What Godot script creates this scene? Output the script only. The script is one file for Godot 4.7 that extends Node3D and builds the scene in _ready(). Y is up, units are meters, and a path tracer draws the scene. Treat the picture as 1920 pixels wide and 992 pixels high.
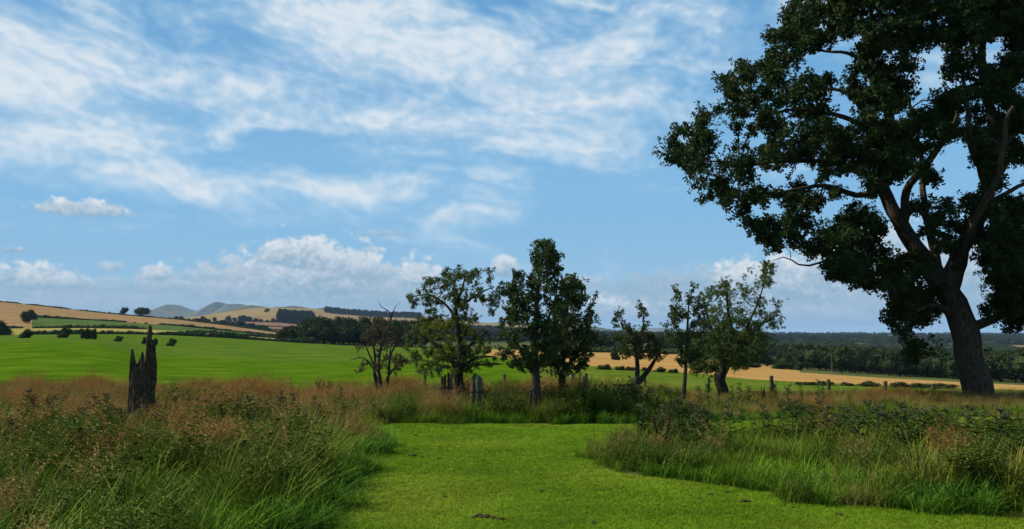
extends Node3D

# ---------------------------------------------------------------- survey of the land (metres)
# One row per field edge, from the meadow outwards: depth in front of the viewpoint, and height, along each bearing (x per metre of depth).
const BEARINGS = [-0.847,-0.785,-0.723,-0.66,-0.598,-0.579,-0.561,-0.542,-0.523,-0.505,-0.486,-0.467,-0.449,-0.43,-0.411,-0.392,-0.374,-0.355,-0.336,-0.318,-0.299,-0.28,-0.262,-0.243,-0.224,-0.206,-0.187,-0.168,-0.15,-0.131,-0.112,-0.093,-0.075,-0.056,-0.037,-0.019,0,0.019,0.037,0.056,0.075,0.093,0.112,0.131,0.15,0.168,0.187,0.206,0.224,0.243,0.262,0.28,0.299,0.318,0.324,0.358,0.392,0.427,0.461,0.495,0.53,0.564,0.598,0.632,0.679,0.741,0.847]
const SURVEY = [
	[[45,45,45,45,45,45,45,45,45,45,45,45,45,45,45,45,45,45,45,45,45,45,45,45,45,45,45,45,45,45,45,45,45,45,45,45,45,45,45,45,45,45,45,45,45,45,45,45,45,45,45,45,45,45,45,45,45,45,45,45,45,45,45,45,45,45,45],
	 [-1.35,-1.35,-1.35,-1.35,-1.35,-1.35,-1.35,-1.35,-1.35,-1.35,-1.35,-1.35,-1.35,-1.35,-1.35,-1.35,-1.35,-1.35,-1.35,-1.35,-1.35,-1.35,-1.35,-1.35,-1.35,-1.35,-1.35,-1.35,-1.35,-1.35,-1.35,-1.35,-1.35,-1.35,-1.35,-1.35,-1.35,-1.35,-1.35,-1.35,-1.35,-1.35,-1.35,-1.35,-1.35,-1.35,-1.35,-1.35,-1.35,-1.35,-1.35,-1.35,-1.35,-1.35,-1.35,-1.35,-1.35,-1.35,-1.35,-1.35,-1.35,-1.35,-1.35,-1.35,-1.35,-1.35,-1.35]],
	[[130,130,130,130,130,130,130,130,130,130,130,130,130,130,130,130,130,130,130,130,130,130,130,130,130,130,130,130,130,130,130,130,130,130,130,125.5,121,116.5,112.5,108.75,105,101.25,98.75,96.88,95,93.33,91.67,90,87,84,81,78.89,77.22,75.56,75,73.28,71.56,69.87,68.4,66.93,65.38,63.69,62,61.73,61.35,60.85,60],
	 [0.43,0.37,0.31,0.25,0.18,0.27,0.35,0.35,0.35,0.13,-0.08,-0.43,-1.08,-1.58,-1.78,-1.99,-2.06,-2.13,-2.2,-2.28,-2.35,-2.43,-2.5,-2.57,-2.62,-2.67,-2.73,-2.78,-2.76,-2.71,-2.67,-2.57,-2.39,-2.21,-1.97,-1.82,-1.91,-1.98,-2.06,-2.14,-2.18,-2.2,-2.23,-2.27,-2.3,-2.37,-2.43,-2.48,-2.51,-2.53,-2.56,-2.56,-2.55,-2.54,-2.53,-2.55,-2.56,-2.56,-2.55,-2.53,-2.51,-2.46,-2.42,-2.45,-2.49,-2.54,-2.62]],
	[[330,330,330,330,330,330,330,330,330,330,330,330,330,330,330,330,330,330,330,330,330,330,330,330,330,330,330,330,328,325,322,319,316,313,310,305.91,301.82,297.73,293.64,289.55,285.45,281.36,280,280,280,276.67,273.33,270,246,224,206,197.78,194.44,191.11,190,186.56,183.12,179.67,176,172.33,168.46,164.23,160,158.62,156.75,154.25,150],
	 [1,1,1,1,1,1.06,1.11,1.16,1.21,1.25,1.29,1.29,1.24,1.15,0.98,0.8,0.49,0.18,-0.16,-0.53,-0.96,-1.39,-1.8,-2.17,-2.48,-2.79,-3.09,-3.4,-3.55,-3.63,-3.7,-3.79,-3.91,-4.03,-4.15,-4.19,-4.22,-4.25,-4.33,-4.43,-4.52,-4.6,-4.67,-4.74,-4.8,-4.9,-4.99,-5.08,-5.48,-5.84,-6.31,-6.52,-6.67,-6.8,-6.84,-7.12,-7.39,-7.63,-7.76,-7.87,-7.97,-8.02,-8.07,-8.21,-8.4,-8.64,-9.03]],
	[[420,420,420,420,420,420,420,420,420,420,420,420,420,420,420,420,420,420,420,420,420,420,420,421.43,425.71,430,434.29,438.57,442.86,447.14,451.43,455.71,460,464.29,468.57,472.86,477.14,481.43,485.71,490,494.29,498.57,500,500,500,500,500,500,476,452,428,420,420,420,420,413.12,406.25,399.64,395.71,391.79,387.86,383.93,380,377.25,373.5,368.5,360],
	 [3.7,3.77,3.83,3.9,3.96,4.03,4.09,4.16,4.22,4.18,4.13,4.03,3.83,3.57,3.18,2.79,2.23,1.67,1.12,0.57,-0.06,-0.69,-1.35,-1.97,-2.53,-3.06,-3.52,-3.97,-4.28,-4.5,-4.73,-4.96,-5.19,-5.43,-5.67,-5.77,-5.88,-5.99,-6.1,-6.21,-6.32,-6.43,-6.55,-6.66,-6.78,-7.29,-7.81,-8.33,-9.79,-11.23,-12.77,-13.46,-13.81,-14.15,-14.27,-14.97,-15.65,-16.29,-16.92,-17.53,-18.06,-18.46,-18.85,-19.12,-19.47,-19.93,-20.65]],
	[[600,600,600,600,600,600,600,600,600,600,600,600,600,600,600,600,600,600,600,600,600,600,600,608.33,633.33,655,670,685,700,715,730,745,760,775,790,805,820,835,850,865,880,895,900,900,900,900,900,900,900,900,900,900,900,900,900,900,900,900,900,900,900,900,900,900,900,900,900],
	 [14.67,14.49,14.3,14.11,13.93,13.36,12.8,12.24,11.68,11.12,10.56,9.94,9.19,8.42,7.62,6.82,5.7,4.58,3.46,2.34,1,-0.24,-1.26,-2.28,-3.33,-4.26,-4.86,-5.49,-5.85,-6.08,-6.31,-6.54,-6.78,-7.01,-7.26,-7.57,-7.9,-8.23,-8.28,-8.19,-8.09,-7.98,-8.08,-8.29,-8.5,-9.43,-10.36,-11.29,-13.97,-16.64,-19.32,-20.58,-21.14,-21.7,-21.88,-22.84,-23.8,-24.76,-25.78,-26.8,-27.71,-28.42,-29.12,-29.89,-30.93,-32.32,-34.69]],
	[[900,900,900,900,900,900,900,900,900,900,900,900,900,900,900,900,900,900,900,900,900,900,900,908.33,933.33,959,986,1013,1040,1067,1094,1121,1148,1175,1202,1229,1256,1283,1310,1337,1364,1391,1400,1400,1400,1400,1400,1400,1400,1400,1400,1400,1400,1400,1400,1400,1400,1400,1400,1400,1400,1400,1400,1400,1400,1400,1400],
	 [49.33,45.67,42,38.34,34.68,32.99,31.3,29.33,27.37,25.47,23.57,21.84,20.44,19.02,17.58,16.14,14.09,12.05,9.91,7.73,5.37,3.06,0.82,-1.16,-2.69,-4.02,-4.87,-5.76,-6.14,-6.24,-6.34,-6.43,-6.52,-6.6,-6.68,-6.86,-7.05,-7.24,-7.42,-7.61,-7.8,-7.99,-8.26,-8.59,-8.92,-9.5,-10.08,-10.66,-12.74,-14.83,-16.91,-17.99,-18.57,-19.15,-19.34,-19.94,-20.54,-21.14,-21.77,-22.41,-23.08,-23.82,-24.55,-25.15,-25.96,-27.05,-28.89]],
	[[1300,1300,1300,1300,1300,1300,1300,1300,1300,1300,1300,1300,1300,1300,1300,1300,1300,1300,1300,1300,1300,1300,1300,1300,1300,1300,1300,1300,1300,1300,1300,1321.88,1387.5,1453.12,1518.75,1584.38,1650,1715.62,1781.25,1846.88,1912.5,1978.12,2000,2000,2000,2000,2000,2000,2000,2000,2000,2000,2000,2000,2000,2000,2000,2000,2000,2000,2000,2000,2000,2000,2000,2000,2000],
	 [21.76,20.95,20.14,19.33,18.52,17.93,17.34,16.76,16.17,15.58,14.99,14.4,13.81,13.22,12.63,12.05,11.7,11.35,9.94,8,5.82,4.29,4.09,3.69,2.88,2.24,1.94,1.63,1.37,1.13,0.88,0.54,-0.03,-0.65,-1.32,-2.04,-2.81,-3.63,-4.6,-5.69,-6.85,-8.06,-8.84,-9.4,-9.95,-10.5,-11.05,-11.61,-12.16,-12.71,-13.26,-13.63,-13.91,-14.2,-14.29,-14.8,-15.32,-15.84,-16.35,-16.87,-17.38,-17.9,-18.41,-18.92,-19.62,-20.55,-22.14]],
	[[1750,1750,1750,1750,1750,1750,1750,1750,1750,1750,1750,1750,1750,1750,1750,1750,1750,1750,1750,1750,1750,1750,1750,1750,1750,1750,1750,1750,1750,1750,1750,1789.06,1906.25,2023.44,2140.62,2257.81,2375,2492.19,2609.38,2726.56,2843.75,2960.94,3000,3000,3000,3000,3000,3000,3000,3000,3000,3000,3000,3000,3000,3000,3000,3000,3000,3000,3000,3000,3000,3000,3000,3000,3000],
	 [24.36,23.82,23.27,22.73,22.18,22.18,22.18,22.18,22.18,22.18,22.18,22.18,22.18,22.18,22.18,22.18,23.49,24.52,24.99,25.45,25.13,24.09,21.64,18.55,14.92,13.06,11.83,10.61,9.76,9.11,8.46,7.94,7.64,7.25,6.78,5.8,4.68,3.44,1.68,-0.44,-2.74,-5.22,-6.5,-7.12,-7.74,-8.36,-8.98,-9.61,-10.23,-10.85,-11.47,-11.76,-11.88,-12,-12.04,-12.26,-12.48,-12.7,-12.92,-13.14,-13.36,-13.58,-13.8,-14.02,-14.32,-14.72,-15.4]],
	[[3000,3000,3000,3000,3000,3000,3000,3000,3000,3000,3000,3000,3000,3000,3000,3000,3000,3000,3000,3000,3000,3000,3000,3000,3000,3000,3000,3000,3000,3000,3000,3062.5,3250,3437.5,3625,3812.5,4000,4187.5,4375,4562.5,4750,4937.5,5000,5000,5000,5000,5000,5000,5000,5000,5000,5000,5000,5000,5000,5000,5000,5000,5000,5000,5000,5000,5000,5000,5000,5000,5000],
	 [48.06,48.06,48.06,48.06,48.06,48.62,49.19,49.75,50.31,50.87,51.43,51.88,52.09,52.31,52.52,52.74,59.29,67.71,75.76,83.63,92.06,91.35,90.18,88.08,84.56,78.94,73.51,68.46,65.6,63.85,62.09,58.03,55.84,52.69,48.7,45.43,41.11,35.13,30.28,25.83,19.92,12.97,7.41,2.75,-1.92,-2.17,-2.42,-2.67,-2.92,-3.17,-3.41,-3.66,-3.91,-4.16,-4.25,-4.71,-5.16,-5.62,-6.08,-6.54,-6.99,-7.45,-7.91,-8.37,-8.99,-9.82,-11.24]],
	[[5000,5000,5000,5000,5000,5000,5000,5000,5000,5000,5000,5000,5000,5000,5000,5000,5000,5000,5000,5000,5000,5000,5000,5000,5000,5000,5000,5000,5000,5000,5000,5125,5500,5875,6250,6625,7000,7375,7750,8125,8500,8875,9000,9000,9000,9000,9000,9000,9000,9000,9000,9000,9000,9000,9000,9000,9000,9000,9000,9000,9000,9000,9000,9000,9000,9000,9000],
	 [60.31,60.31,60.31,60.31,60.31,60.31,60.31,60.31,60.31,60.31,60.31,60.31,60.31,60.31,60.31,60.31,60.31,60.31,60.31,60.31,60.31,60.31,60.31,60.31,60.31,56.58,52.84,49.1,45.37,41.63,37.9,34.97,33.31,31.08,28.29,24.27,19.61,14.32,8.39,1.82,-5.37,-13.21,-16.05,-16.19,-16.33,-16.47,-16.61,-16.75,-16.89,-17.03,-17.17,-17.31,-17.45,-17.59,-17.64,-17.89,-18.15,-18.41,-18.66,-18.92,-19.17,-19.43,-19.69,-19.94,-20.29,-20.76,-21.55]],
]

var rng := RandomNumberGenerator.new()
var mats := {}
var taken := {}


# ---------------------------------------------------------------- naming
func numbered(called: String) -> String:
	var n: int = taken.get(called, 0)
	taken[called] = n + 1
	return called if n == 0 else "%s_%03d" % [called, n]


func tag(o: Node, label: String, category: String, group := "") -> Node:
	o.set_meta("label", label)
	o.set_meta("category", category)
	if group:
		o.set_meta("group", group)
	return o


func thing(called: String, at: Vector3, label: String, category: String, group := "") -> Node3D:
	var o := Node3D.new()
	o.name = numbered(called)
	add_child(o)
	o.position = at
	tag(o, label, category, group)
	return o


func obj(called: String, mesh: Mesh, m: Material, parent: Node = null) -> MeshInstance3D:
	var o := MeshInstance3D.new()
	o.name = called if parent else numbered(called)
	o.mesh = mesh
	o.material_override = m
	if parent:
		parent.add_child(o, true)
	else:
		add_child(o)
	return o


func structure(called: String, mesh: Mesh, m: Material) -> MeshInstance3D:
	var o := obj(called, mesh, m)
	o.set_meta("kind", "structure")
	return o


# ---------------------------------------------------------------- mesh helpers
class Faces:
	var v := PackedVector3Array()
	var n := PackedVector3Array()
	var c := PackedColorArray()

	func tri(a: Vector3, b: Vector3, d: Vector3, col := Color.WHITE) -> void:
		v.append(a); v.append(b); v.append(d)
		c.append(col); c.append(col); c.append(col)

	func quad(a: Vector3, b: Vector3, d: Vector3, e: Vector3, col := Color.WHITE) -> void:
		tri(a, b, d, col)
		tri(a, d, e, col)

	func smooth(a: Vector3, na: Vector3, b: Vector3, nb: Vector3, d: Vector3, nd: Vector3, col := Color.WHITE) -> void:
		tri(a, b, d, col)
		n.append(na); n.append(nb); n.append(nd)

	func mesh() -> ArrayMesh:
		var a := []
		a.resize(Mesh.ARRAY_MAX)
		a[Mesh.ARRAY_VERTEX] = v
		if n.size() == v.size():
			a[Mesh.ARRAY_NORMAL] = n
		a[Mesh.ARRAY_COLOR] = c
		var m := ArrayMesh.new()
		m.add_surface_from_arrays(Mesh.PRIMITIVE_TRIANGLES, a)
		return m


# a grid of points [row][column] as one smooth sheet
func sheet(grid: Array) -> ArrayMesh:
	var st := SurfaceTool.new()
	st.begin(Mesh.PRIMITIVE_TRIANGLES)
	st.set_smooth_group(0)
	var w: int = grid[0].size()
	for row in grid:
		for p in row:
			st.add_vertex(p)
	for j in grid.size() - 1:
		for i in w - 1:
			var k := j * w + i
			for q in [k, k + w, k + 1, k + 1, k + w, k + w + 1]:
				st.add_index(q)
	st.generate_normals()
	return st.commit()


func noise(freq: float, octaves := 4, seed_ := 1, kind := FastNoiseLite.TYPE_SIMPLEX_SMOOTH) -> FastNoiseLite:
	var f := FastNoiseLite.new()
	f.noise_type = kind
	f.frequency = freq
	f.fractal_octaves = octaves
	f.seed = seed_
	return f


func ramp_texture(size: int, freq: float, octaves: int, seed_: int, stops: Array, kind := FastNoiseLite.TYPE_SIMPLEX_SMOOTH) -> ImageTexture:
	# seamless noise run through a ramp of linear colours
	var src := noise(freq, octaves, seed_, kind).get_seamless_image(size, size)
	src.convert(Image.FORMAT_L8)
	var data := src.get_data()
	var lut := []
	for i in 256:
		var t := i / 255.0 * (stops.size() - 1)
		var k := mini(int(t), stops.size() - 2)
		var col: Color = stops[k].lerp(stops[k + 1], t - k).linear_to_srgb()
		lut.append([int(col.r * 255.0 + 0.5), int(col.g * 255.0 + 0.5), int(col.b * 255.0 + 0.5)])
	var bytes := PackedByteArray()
	bytes.resize(size * size * 3)
	for i in size * size:
		var e: Array = lut[data[i]]
		bytes[i * 3] = e[0]
		bytes[i * 3 + 1] = e[1]
		bytes[i * 3 + 2] = e[2]
	return ImageTexture.create_from_image(Image.create_from_data(size, size, false, Image.FORMAT_RGB8, bytes))


var coarse_patches: ImageTexture


func land(stops: Array, metres: float, seed_: int, freq := 0.02) -> StandardMaterial3D:
	var m := StandardMaterial3D.new()
	m.albedo_texture = ramp_texture(256, freq, 5, seed_, stops)
	m.uv1_triplanar = true
	m.uv1_world_triplanar = true
	m.uv1_scale = Vector3.ONE / metres
	m.roughness = 1.0
	m.metallic_specular = 0.0
	return m


func plain(col: Color, rough := 0.9, spec := 0.3) -> StandardMaterial3D:
	var m := StandardMaterial3D.new()
	m.albedo_color = col.linear_to_srgb()
	m.roughness = rough
	m.metallic_specular = spec
	return m


func tinted(rough := 0.7, spec := 0.3, back := 0.0) -> StandardMaterial3D:
	var m := StandardMaterial3D.new()
	m.vertex_color_use_as_albedo = true
	m.roughness = rough
	m.metallic_specular = spec
	m.cull_mode = BaseMaterial3D.CULL_DISABLED
	if back > 0.0:
		m.backlight_enabled = true
		m.backlight = Color(back, back, back)
	return m


# ---------------------------------------------------------------- the land
func along(row: int, s: float) -> Vector2:
	# depth and height of field edge ROW on bearing S
	var i := clampi(BEARINGS.bsearch(s) - 1, 0, BEARINGS.size() - 2)
	var t := clampf((s - BEARINGS[i]) / (BEARINGS[i + 1] - BEARINGS[i]), 0.0, 1.0)
	return Vector2(lerpf(SURVEY[row][0][i], SURVEY[row][0][i + 1], t), lerpf(SURVEY[row][1][i], SURVEY[row][1][i + 1], t))


func land_point(row: float, s: float) -> Vector3:
	var k := clampi(int(floor(row)), 0, SURVEY.size() - 2)
	var p := along(k, s).lerp(along(k + 1, s), row - k)
	return Vector3(s * p.x, p.y, -p.x)


func height(x: float, z: float) -> float:
	var depth := -z
	if depth < 45.0:
		return -0.03 * maxf(depth, 0.0)
	var s := x / depth
	var last := along(0, s)
	for k in range(1, SURVEY.size()):
		var p := along(k, s)
		if depth <= p.x:
			return lerpf(last.y, p.y, (depth - last.x) / (p.x - last.x))
		last = p
	return last.y


func on_land(x: float, z: float, sink := 0.0) -> Vector3:
	return Vector3(x, height(x, z) - sink, z)


func field(called: String, r0: float, r1: float, s0: float, s1: float, m: Material, rows := 8, lift := 0.0) -> void:
	var grid := []
	var n := maxi(2, int((s1 - s0) / 0.012))
	var bump := noise(0.02, 3, 77)
	for j in rows + 1:
		var line := []
		for i in n + 1:
			var s := lerpf(s0, s1, float(i) / n)
			var p := land_point(lerpf(r0, r1, float(j) / rows), s)
			var edge := sin(PI * fposmod(float(j) / rows, 1.0))
			p.y += bump.get_noise_2d(p.x, p.z) * 0.25 * edge + lift
			line.append(p)
		grid.append(line)
	structure(called, sheet(grid), m)


func ground() -> void:
	# one sheet under everything, all the way round and out to the horizon; it lies a little below the fields
	var cols := []
	for i in 101:
		cols.append(lerpf(-0.85, 0.85, i / 100.0))
	var grid := []
	var rows := [[0.0, -1.0], [4.0, -1.0], [12.0, -1.0], [25.0, -1.0], [45.0, -1.0]]
	for k in SURVEY.size() - 1:
		for q in 4:
			rows.append([0.0, k + (q + 1) / 4.0])
	rows.append([20000.0, 99.0])
	for r in rows:
		var line := []
		for s in cols:
			line.append(ground_point(r, s))
		var a: Vector3 = line[line.size() - 1]
		var b: Vector3 = line[0]
		var from := atan2(a.x, -a.z)
		var ra := Vector2(a.x, a.z).length()
		var rb := Vector2(b.x, b.z).length()
		for i in range(1, 41):
			var t := i / 40.0
			var turn := from + (TAU - 2.0 * from) * t if ra > 0.0 else 0.0
			var radius := lerpf(ra, rb, t)
			line.append(Vector3(sin(turn) * radius, lerpf(a.y, b.y, t), -cos(turn) * radius))
		grid.append(line)
	structure("ground", sheet(grid), mats.soil)


func ground_point(r: Array, s: float) -> Vector3:
	if r[1] < 0.0:
		return Vector3(s * r[0], -0.03 * r[0], -r[0])
	if r[1] > 90.0:
		return Vector3(s * r[0], -42.0, -r[0])
	var p := land_point(r[1], s)
	p.y -= minf(0.3 + (-p.z - 45.0) * 0.006, 8.0)
	return p


func ridge(called: String, profile: Array, depth: float, breadth: float, foot: float, m: Material, seed_: int) -> void:
	# a hill range with a front and a back, its crest along PROFILE
	var crest := Curve2D.new()
	var bumps := noise(3.0 / breadth, 4, seed_)
	var grid := []
	var n := 240
	for j in 17:
		var line := []
		var t := j / 8.0 - 1.0
		for i in n + 1:
			var x := lerpf(profile[0][0], profile[profile.size() - 1][0], float(i) / n)
			var k := 0
			while k < profile.size() - 2 and profile[k + 1][0] < x:
				k += 1
			var y: float = lerpf(profile[k][1], profile[k + 1][1], smoothstep(0.0, 1.0, (x - profile[k][0]) / (profile[k + 1][0] - profile[k][0])) * 0.2 + 0.8 * (x - profile[k][0]) / (profile[k + 1][0] - profile[k][0]))
			var z := -depth - t * breadth
			var rise := pow(cos(t * PI / 2.0), 1.3)
			var h := lerpf(foot, y, rise) + bumps.get_noise_2d(x, z) * (y - foot) * 0.16 * absf(sin(t * PI))
			line.append(Vector3(x, h, z))
		grid.append(line)
	structure(called, sheet(grid), m)


# ---------------------------------------------------------------- sky
const COVER = [
	[0.3, 0.4, 0.65, 0.75, 0.7, 0.8, 0.85, 0.75, 0.3, 0.6, 0.6, 0.6, 0.5, 0.5, 0.5, 0.5, 0.5],
	[0.35, 0.4, 0.6, 0.75, 0.85, 0.95, 0.95, 0.85, 0.85, 0.6, 0.6, 0.6, 0.55, 0.5, 0.5, 0.5, 0.5],
	[0.6, 0.55, 0.3, 0.35, 0.85, 0.95, 0.9, 0.95, 0.9, 0.85, 0.7, 0.6, 0.5, 0.4, 0.4, 0.4, 0.4],
	[0.75, 0.8, 0.65, 0.6, 0.75, 0.6, 0.5, 0.75, 0.9, 0.92, 0.8, 0.3, 0.3, 0.3, 0.3, 0.3, 0.3],
	[0.75, 0.75, 0.45, 0.45, 0.8, 0.7, 0.8, 0.85, 0.65, 0.3, 0.3, 0.4, 0.3, 0.25, 0.25, 0.25, 0.3],
	[0.7, 0.7, 0.85, 0.65, 0.3, 0.45, 0.55, 0.6, 0.8, 0.6, 0.45, 0.3, 0.2, 0.2, 0.2, 0.2, 0.2],
	[0.65, 0.7, 0.65, 0.4, 0.4, 0.35, 0.3, 0.3, 0.3, 0.25, 0.35, 0.3, 0.15, 0.15, 0.2, 0.2, 0.2],
	[0.5, 0.6, 0.8, 0.75, 0.7, 0.65, 0.65, 0.55, 0.35, 0.2, 0.2, 0.1, 0.1, 0.15, 0.15, 0.2, 0.2],
	[0.2, 0.25, 0.3, 0.25, 0.3, 0.35, 0.45, 0.6, 0.55, 0.2, 0.1, 0.1, 0.1, 0.1, 0.15, 0.2, 0.2],
	[0.2, 0.2, 0.45, 0.4, 0.25, 0.2, 0.2, 0.2, 0.15, 0.15, 0.1, 0.1, 0.1, 0.1, 0.1, 0.1, 0.1],
	[0.1, 0.1, 0.1, 0.1, 0.1, 0.1, 0.1, 0.1, 0.1, 0.1, 0.1, 0.1, 0.1, 0.1, 0.1, 0.1, 0.1],
]
# low clouds: bearing, elevation of the base, half width, height (degrees), brightness, thickness
const PUFFS = [[-15.39,2.23,7.20,3.28,0.55,0.9], [-9.24,2.29,4.95,2.48,0.6,0.85], [-21.52,2.16,4.80,1.50,0.6,0.8], [-29.12,2.02,4.27,1.72,0.6,0.8], [18.02,1.86,5.93,3.07,0.6,0.9], [23.05,2.13,4.96,3.13,0.55,0.85], [10.28,1.58,5.10,1.94,0.5,0.8], [27.16,2.06,4.36,2.87,0.5,0.8], [-22.43,1.65,9.74,1.32,0.25,0.75], [-28.28,1.73,6.46,1.10,0.25,0.7], [-12.00,1.74,9.14,1.75,0.3,0.8], [-3.93,1.60,7.15,1.43,0.3,0.6], [10.28,1.75,6.76,1.41,0.3,0.7], [18.65,1.35,7.92,1.86,0.25,0.8], [24.83,1.45,6.14,2.27,0.3,0.8], [30.45,1.69,5.04,1.85,0.3,0.7], [-25.40,1.12,8.05,1.45,0.3,0.9], [-16.70,1.26,8.87,1.54,0.3,0.9], [-7.12,1.23,7.12,1.42,0.3,0.9], [13.70,1.21,6.54,1.56,0.3,0.85], [21.79,1.09,7.55,1.49,0.3,0.9], [1.43,1.24,5.34,1.07,0.3,0.6], [-18.35,2.37,4.97,0.95,0.5,0.8], [-8.54,2.29,4.60,1.42,0.45,0.85], [-23.98,2.77,5.29,0.82,0.45,0.6], [-12.71,3.31,5.22,3.15,0.9,0.95], [-14.10,4.85,2.91,1.67,1.0,0.95], [-11.36,4.38,2.09,1.12,0.9,0.8], [-9.61,3.87,2.46,1.24,0.8,0.7], [-6.26,3.44,1.71,1.85,1.0,0.95], [-9.28,5.47,1.06,0.28,0.8,0.5], [-29.43,2.95,2.65,1.31,0.95,0.9], [-27.48,2.85,2.01,0.64,0.8,0.7], [-30.45,4.78,0.86,0.31,0.9,0.8], [-25.21,3.95,0.89,0.45,0.8,0.7], [-22.58,3.60,1.05,0.86,1.0,0.9], [-27.07,7.30,2.79,0.83,1.0,0.85], [-19.99,3.52,1.93,0.67,0.6,0.6], [-0.54,4.11,1.15,1.15,0.9,0.8], [6.24,1.59,1.59,1.14,1.0,0.9], [8.18,1.23,2.44,1.06,0.7,0.8], [4.65,2.84,2.84,1.07,0.45,0.6], [9.60,2.99,3.79,1.24,0.35,0.7], [13.06,3.30,2.69,1.22,0.5,0.7], [14.92,3.35,1.99,1.45,1.0,0.95], [16.73,2.73,3.23,1.89,0.95,0.9], [19.33,2.86,4.04,2.71,0.9,0.9], [21.88,3.98,3.32,2.49,0.95,0.9], [24.35,5.05,2.35,1.96,0.9,0.7], [27.78,3.32,4.05,2.54,0.7,0.8], [19.91,0.83,6.06,1.01,0.5,0.6], [-8.59,6.54,2.13,0.32,0.6,0.35], [11.99,0.87,5.03,0.70,0.4,0.5]]
const COVER_EL = [21.85, 19.87, 17.85, 15.80, 14.06, 12.66, 10.90, 9.47, 8.05, 6.62, 5.18]
var n_streak: FastNoiseLite
var n_warp: FastNoiseLite
var n_fine: FastNoiseLite
var n_puff: FastNoiseLite


func cover(az: float, el: float) -> float:
	# how much high cloud there is; measured where the photograph looks, an even mix elsewhere
	var x := (az + 31.0) / 62.0 * 16.0
	var y := 0.0
	while y < 9.0 and COVER_EL[int(y) + 1] > el:
		y += 1.0
	y += clampf((COVER_EL[int(y)] - el) / (COVER_EL[int(y)] - COVER_EL[int(y) + 1]), 0.0, 0.999)
	var inside := smoothstep(-2.0, 0.0, x) * (1.0 - smoothstep(16.0, 18.0, x)) * (1.0 - smoothstep(22.0, 27.0, el))
	var open := 0.55 * smoothstep(4.0, 13.0, el)
	if inside <= 0.0:
		return open
	x = clampf(x, 0.0, 15.99)
	var i := int(x)
	var j := int(y)
	var fx := smoothstep(0.0, 1.0, x - i)
	var a: float = lerpf(COVER[j][i], COVER[j][i + 1], fx)
	var b: float = lerpf(COVER[j + 1][i], COVER[j + 1][i + 1], fx)
	return lerpf(open, lerpf(a, b, smoothstep(0.0, 1.0, y - j)), inside)


func high_sky(az: float, el: float) -> Color:
	var t := clampf(el / 26.0, 0.0, 1.0)
	var col := Color(0.60, 0.765, 0.88).lerp(Color(0.525, 0.735, 0.895), smoothstep(0.05, 0.35, t)).lerp(Color(0.36, 0.60, 0.81), smoothstep(0.3, 1.0, t)).lerp(Color(0.24, 0.46, 0.72), smoothstep(26.0, 80.0, el))
	# patches of thin cloud, drawn out sideways and combed from upper left to lower right
	var r := cos(deg_to_rad(el))
	var x := az * r
	var y := el + x * 0.10
	var wx := n_warp.get_noise_2d(x, y * 2.0)
	var wy := n_warp.get_noise_2d(x + 300.0, y * 2.0)
	var big := n_streak.get_noise_2d(x + wx * 4.0, (y + wy * 1.6) * 2.4)
	var wisp := n_fine.get_noise_2d(x * 0.55 + wx * 3.0 + y * 0.5, (y + wy) * 2.9)
	var grain := n_puff.get_noise_2d(x * 2.2 + wx * 3.0, y * 3.6 + wy * 3.0)
	var c := cover(az + wx * 2.2, el + wy * 0.9)
	var dens := smoothstep(0.16, 1.02, c + big * 0.46 + wisp * 0.15 + grain * 0.10)
	var white := Color(0.77, 0.855, 0.925).lerp(Color(0.905, 0.93, 0.955), clampf(big * 0.9 + wisp * 0.35 + grain * 0.8 + 0.5, 0.0, 1.0))
	return col.lerp(white, dens * 0.92)


func make_sky() -> ImageTexture:
	n_streak = noise(0.09, 5, 11)
	n_warp = noise(0.07, 4, 12)
	n_fine = noise(0.28, 5, 13)
	n_puff = noise(0.35, 5, 14)
	var w := 4096
	var h := 2048
	var small := Image.create(512, 256, false, Image.FORMAT_RGB8)
	for j in 128:
		for i in 512:
			small.set_pixel((i + 256) % 512, j, high_sky((i + 0.5) / 512.0 * 360.0 - 180.0, 90.0 - (j + 0.5) / 256.0 * 180.0))
	for j in range(128, 256):
		for i in 512:
			small.set_pixel(i, j, Color(0.42, 0.46, 0.40))
	small.resize(w, h, Image.INTERPOLATE_CUBIC)
	var data := small.get_data()
	var top := int((90.0 - 27.0) / 180.0 * h)
	var rows := h / 2 - top
	var buf := PackedColorArray()
	buf.resize(rows * w)
	for j in rows:
		var el := 90.0 - (top + j + 0.5) / h * 180.0
		var i := 0
		while i < w:
			var az := (i + 0.5) / w * 360.0 - 180.0
			# full detail around the frame, half detail round the back where the eye never turns
			if absf(az) < 48.0:
				buf[j * w + i] = high_sky(az, el)
				i += 1
			else:
				var c := high_sky(az, el)
				for q in 4:
					buf[j * w + mini(i + q, w - 1)] = c
				i += 4
	var puffs: Array = PUFFS.duplicate()
	var r := RandomNumberGenerator.new()
	r.seed = 5
	for k in 150:
		var az := r.randf_range(36.0, 324.0)
		var base := r.randf_range(0.2, 3.0)
		puffs.append([az if az < 180.0 else az - 360.0, base, r.randf_range(1.5, 6.0), r.randf_range(0.8, 2.6), r.randf_range(0.35, 0.9), r.randf_range(0.5, 0.95)])
	for p in puffs:
		low_cloud(p, buf, w, rows)
	for j in rows:
		for i in w:
			var c := buf[j * w + i]
			var at := ((top + j) * w + (i + w / 2) % w) * 3
			data[at] = int(clampf(c.r, 0.0, 1.0) * 255.0)
			data[at + 1] = int(clampf(c.g, 0.0, 1.0) * 255.0)
			data[at + 2] = int(clampf(c.b, 0.0, 1.0) * 255.0)
	return ImageTexture.create_from_image(Image.create_from_data(w, h, false, Image.FORMAT_RGB8, data))


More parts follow.
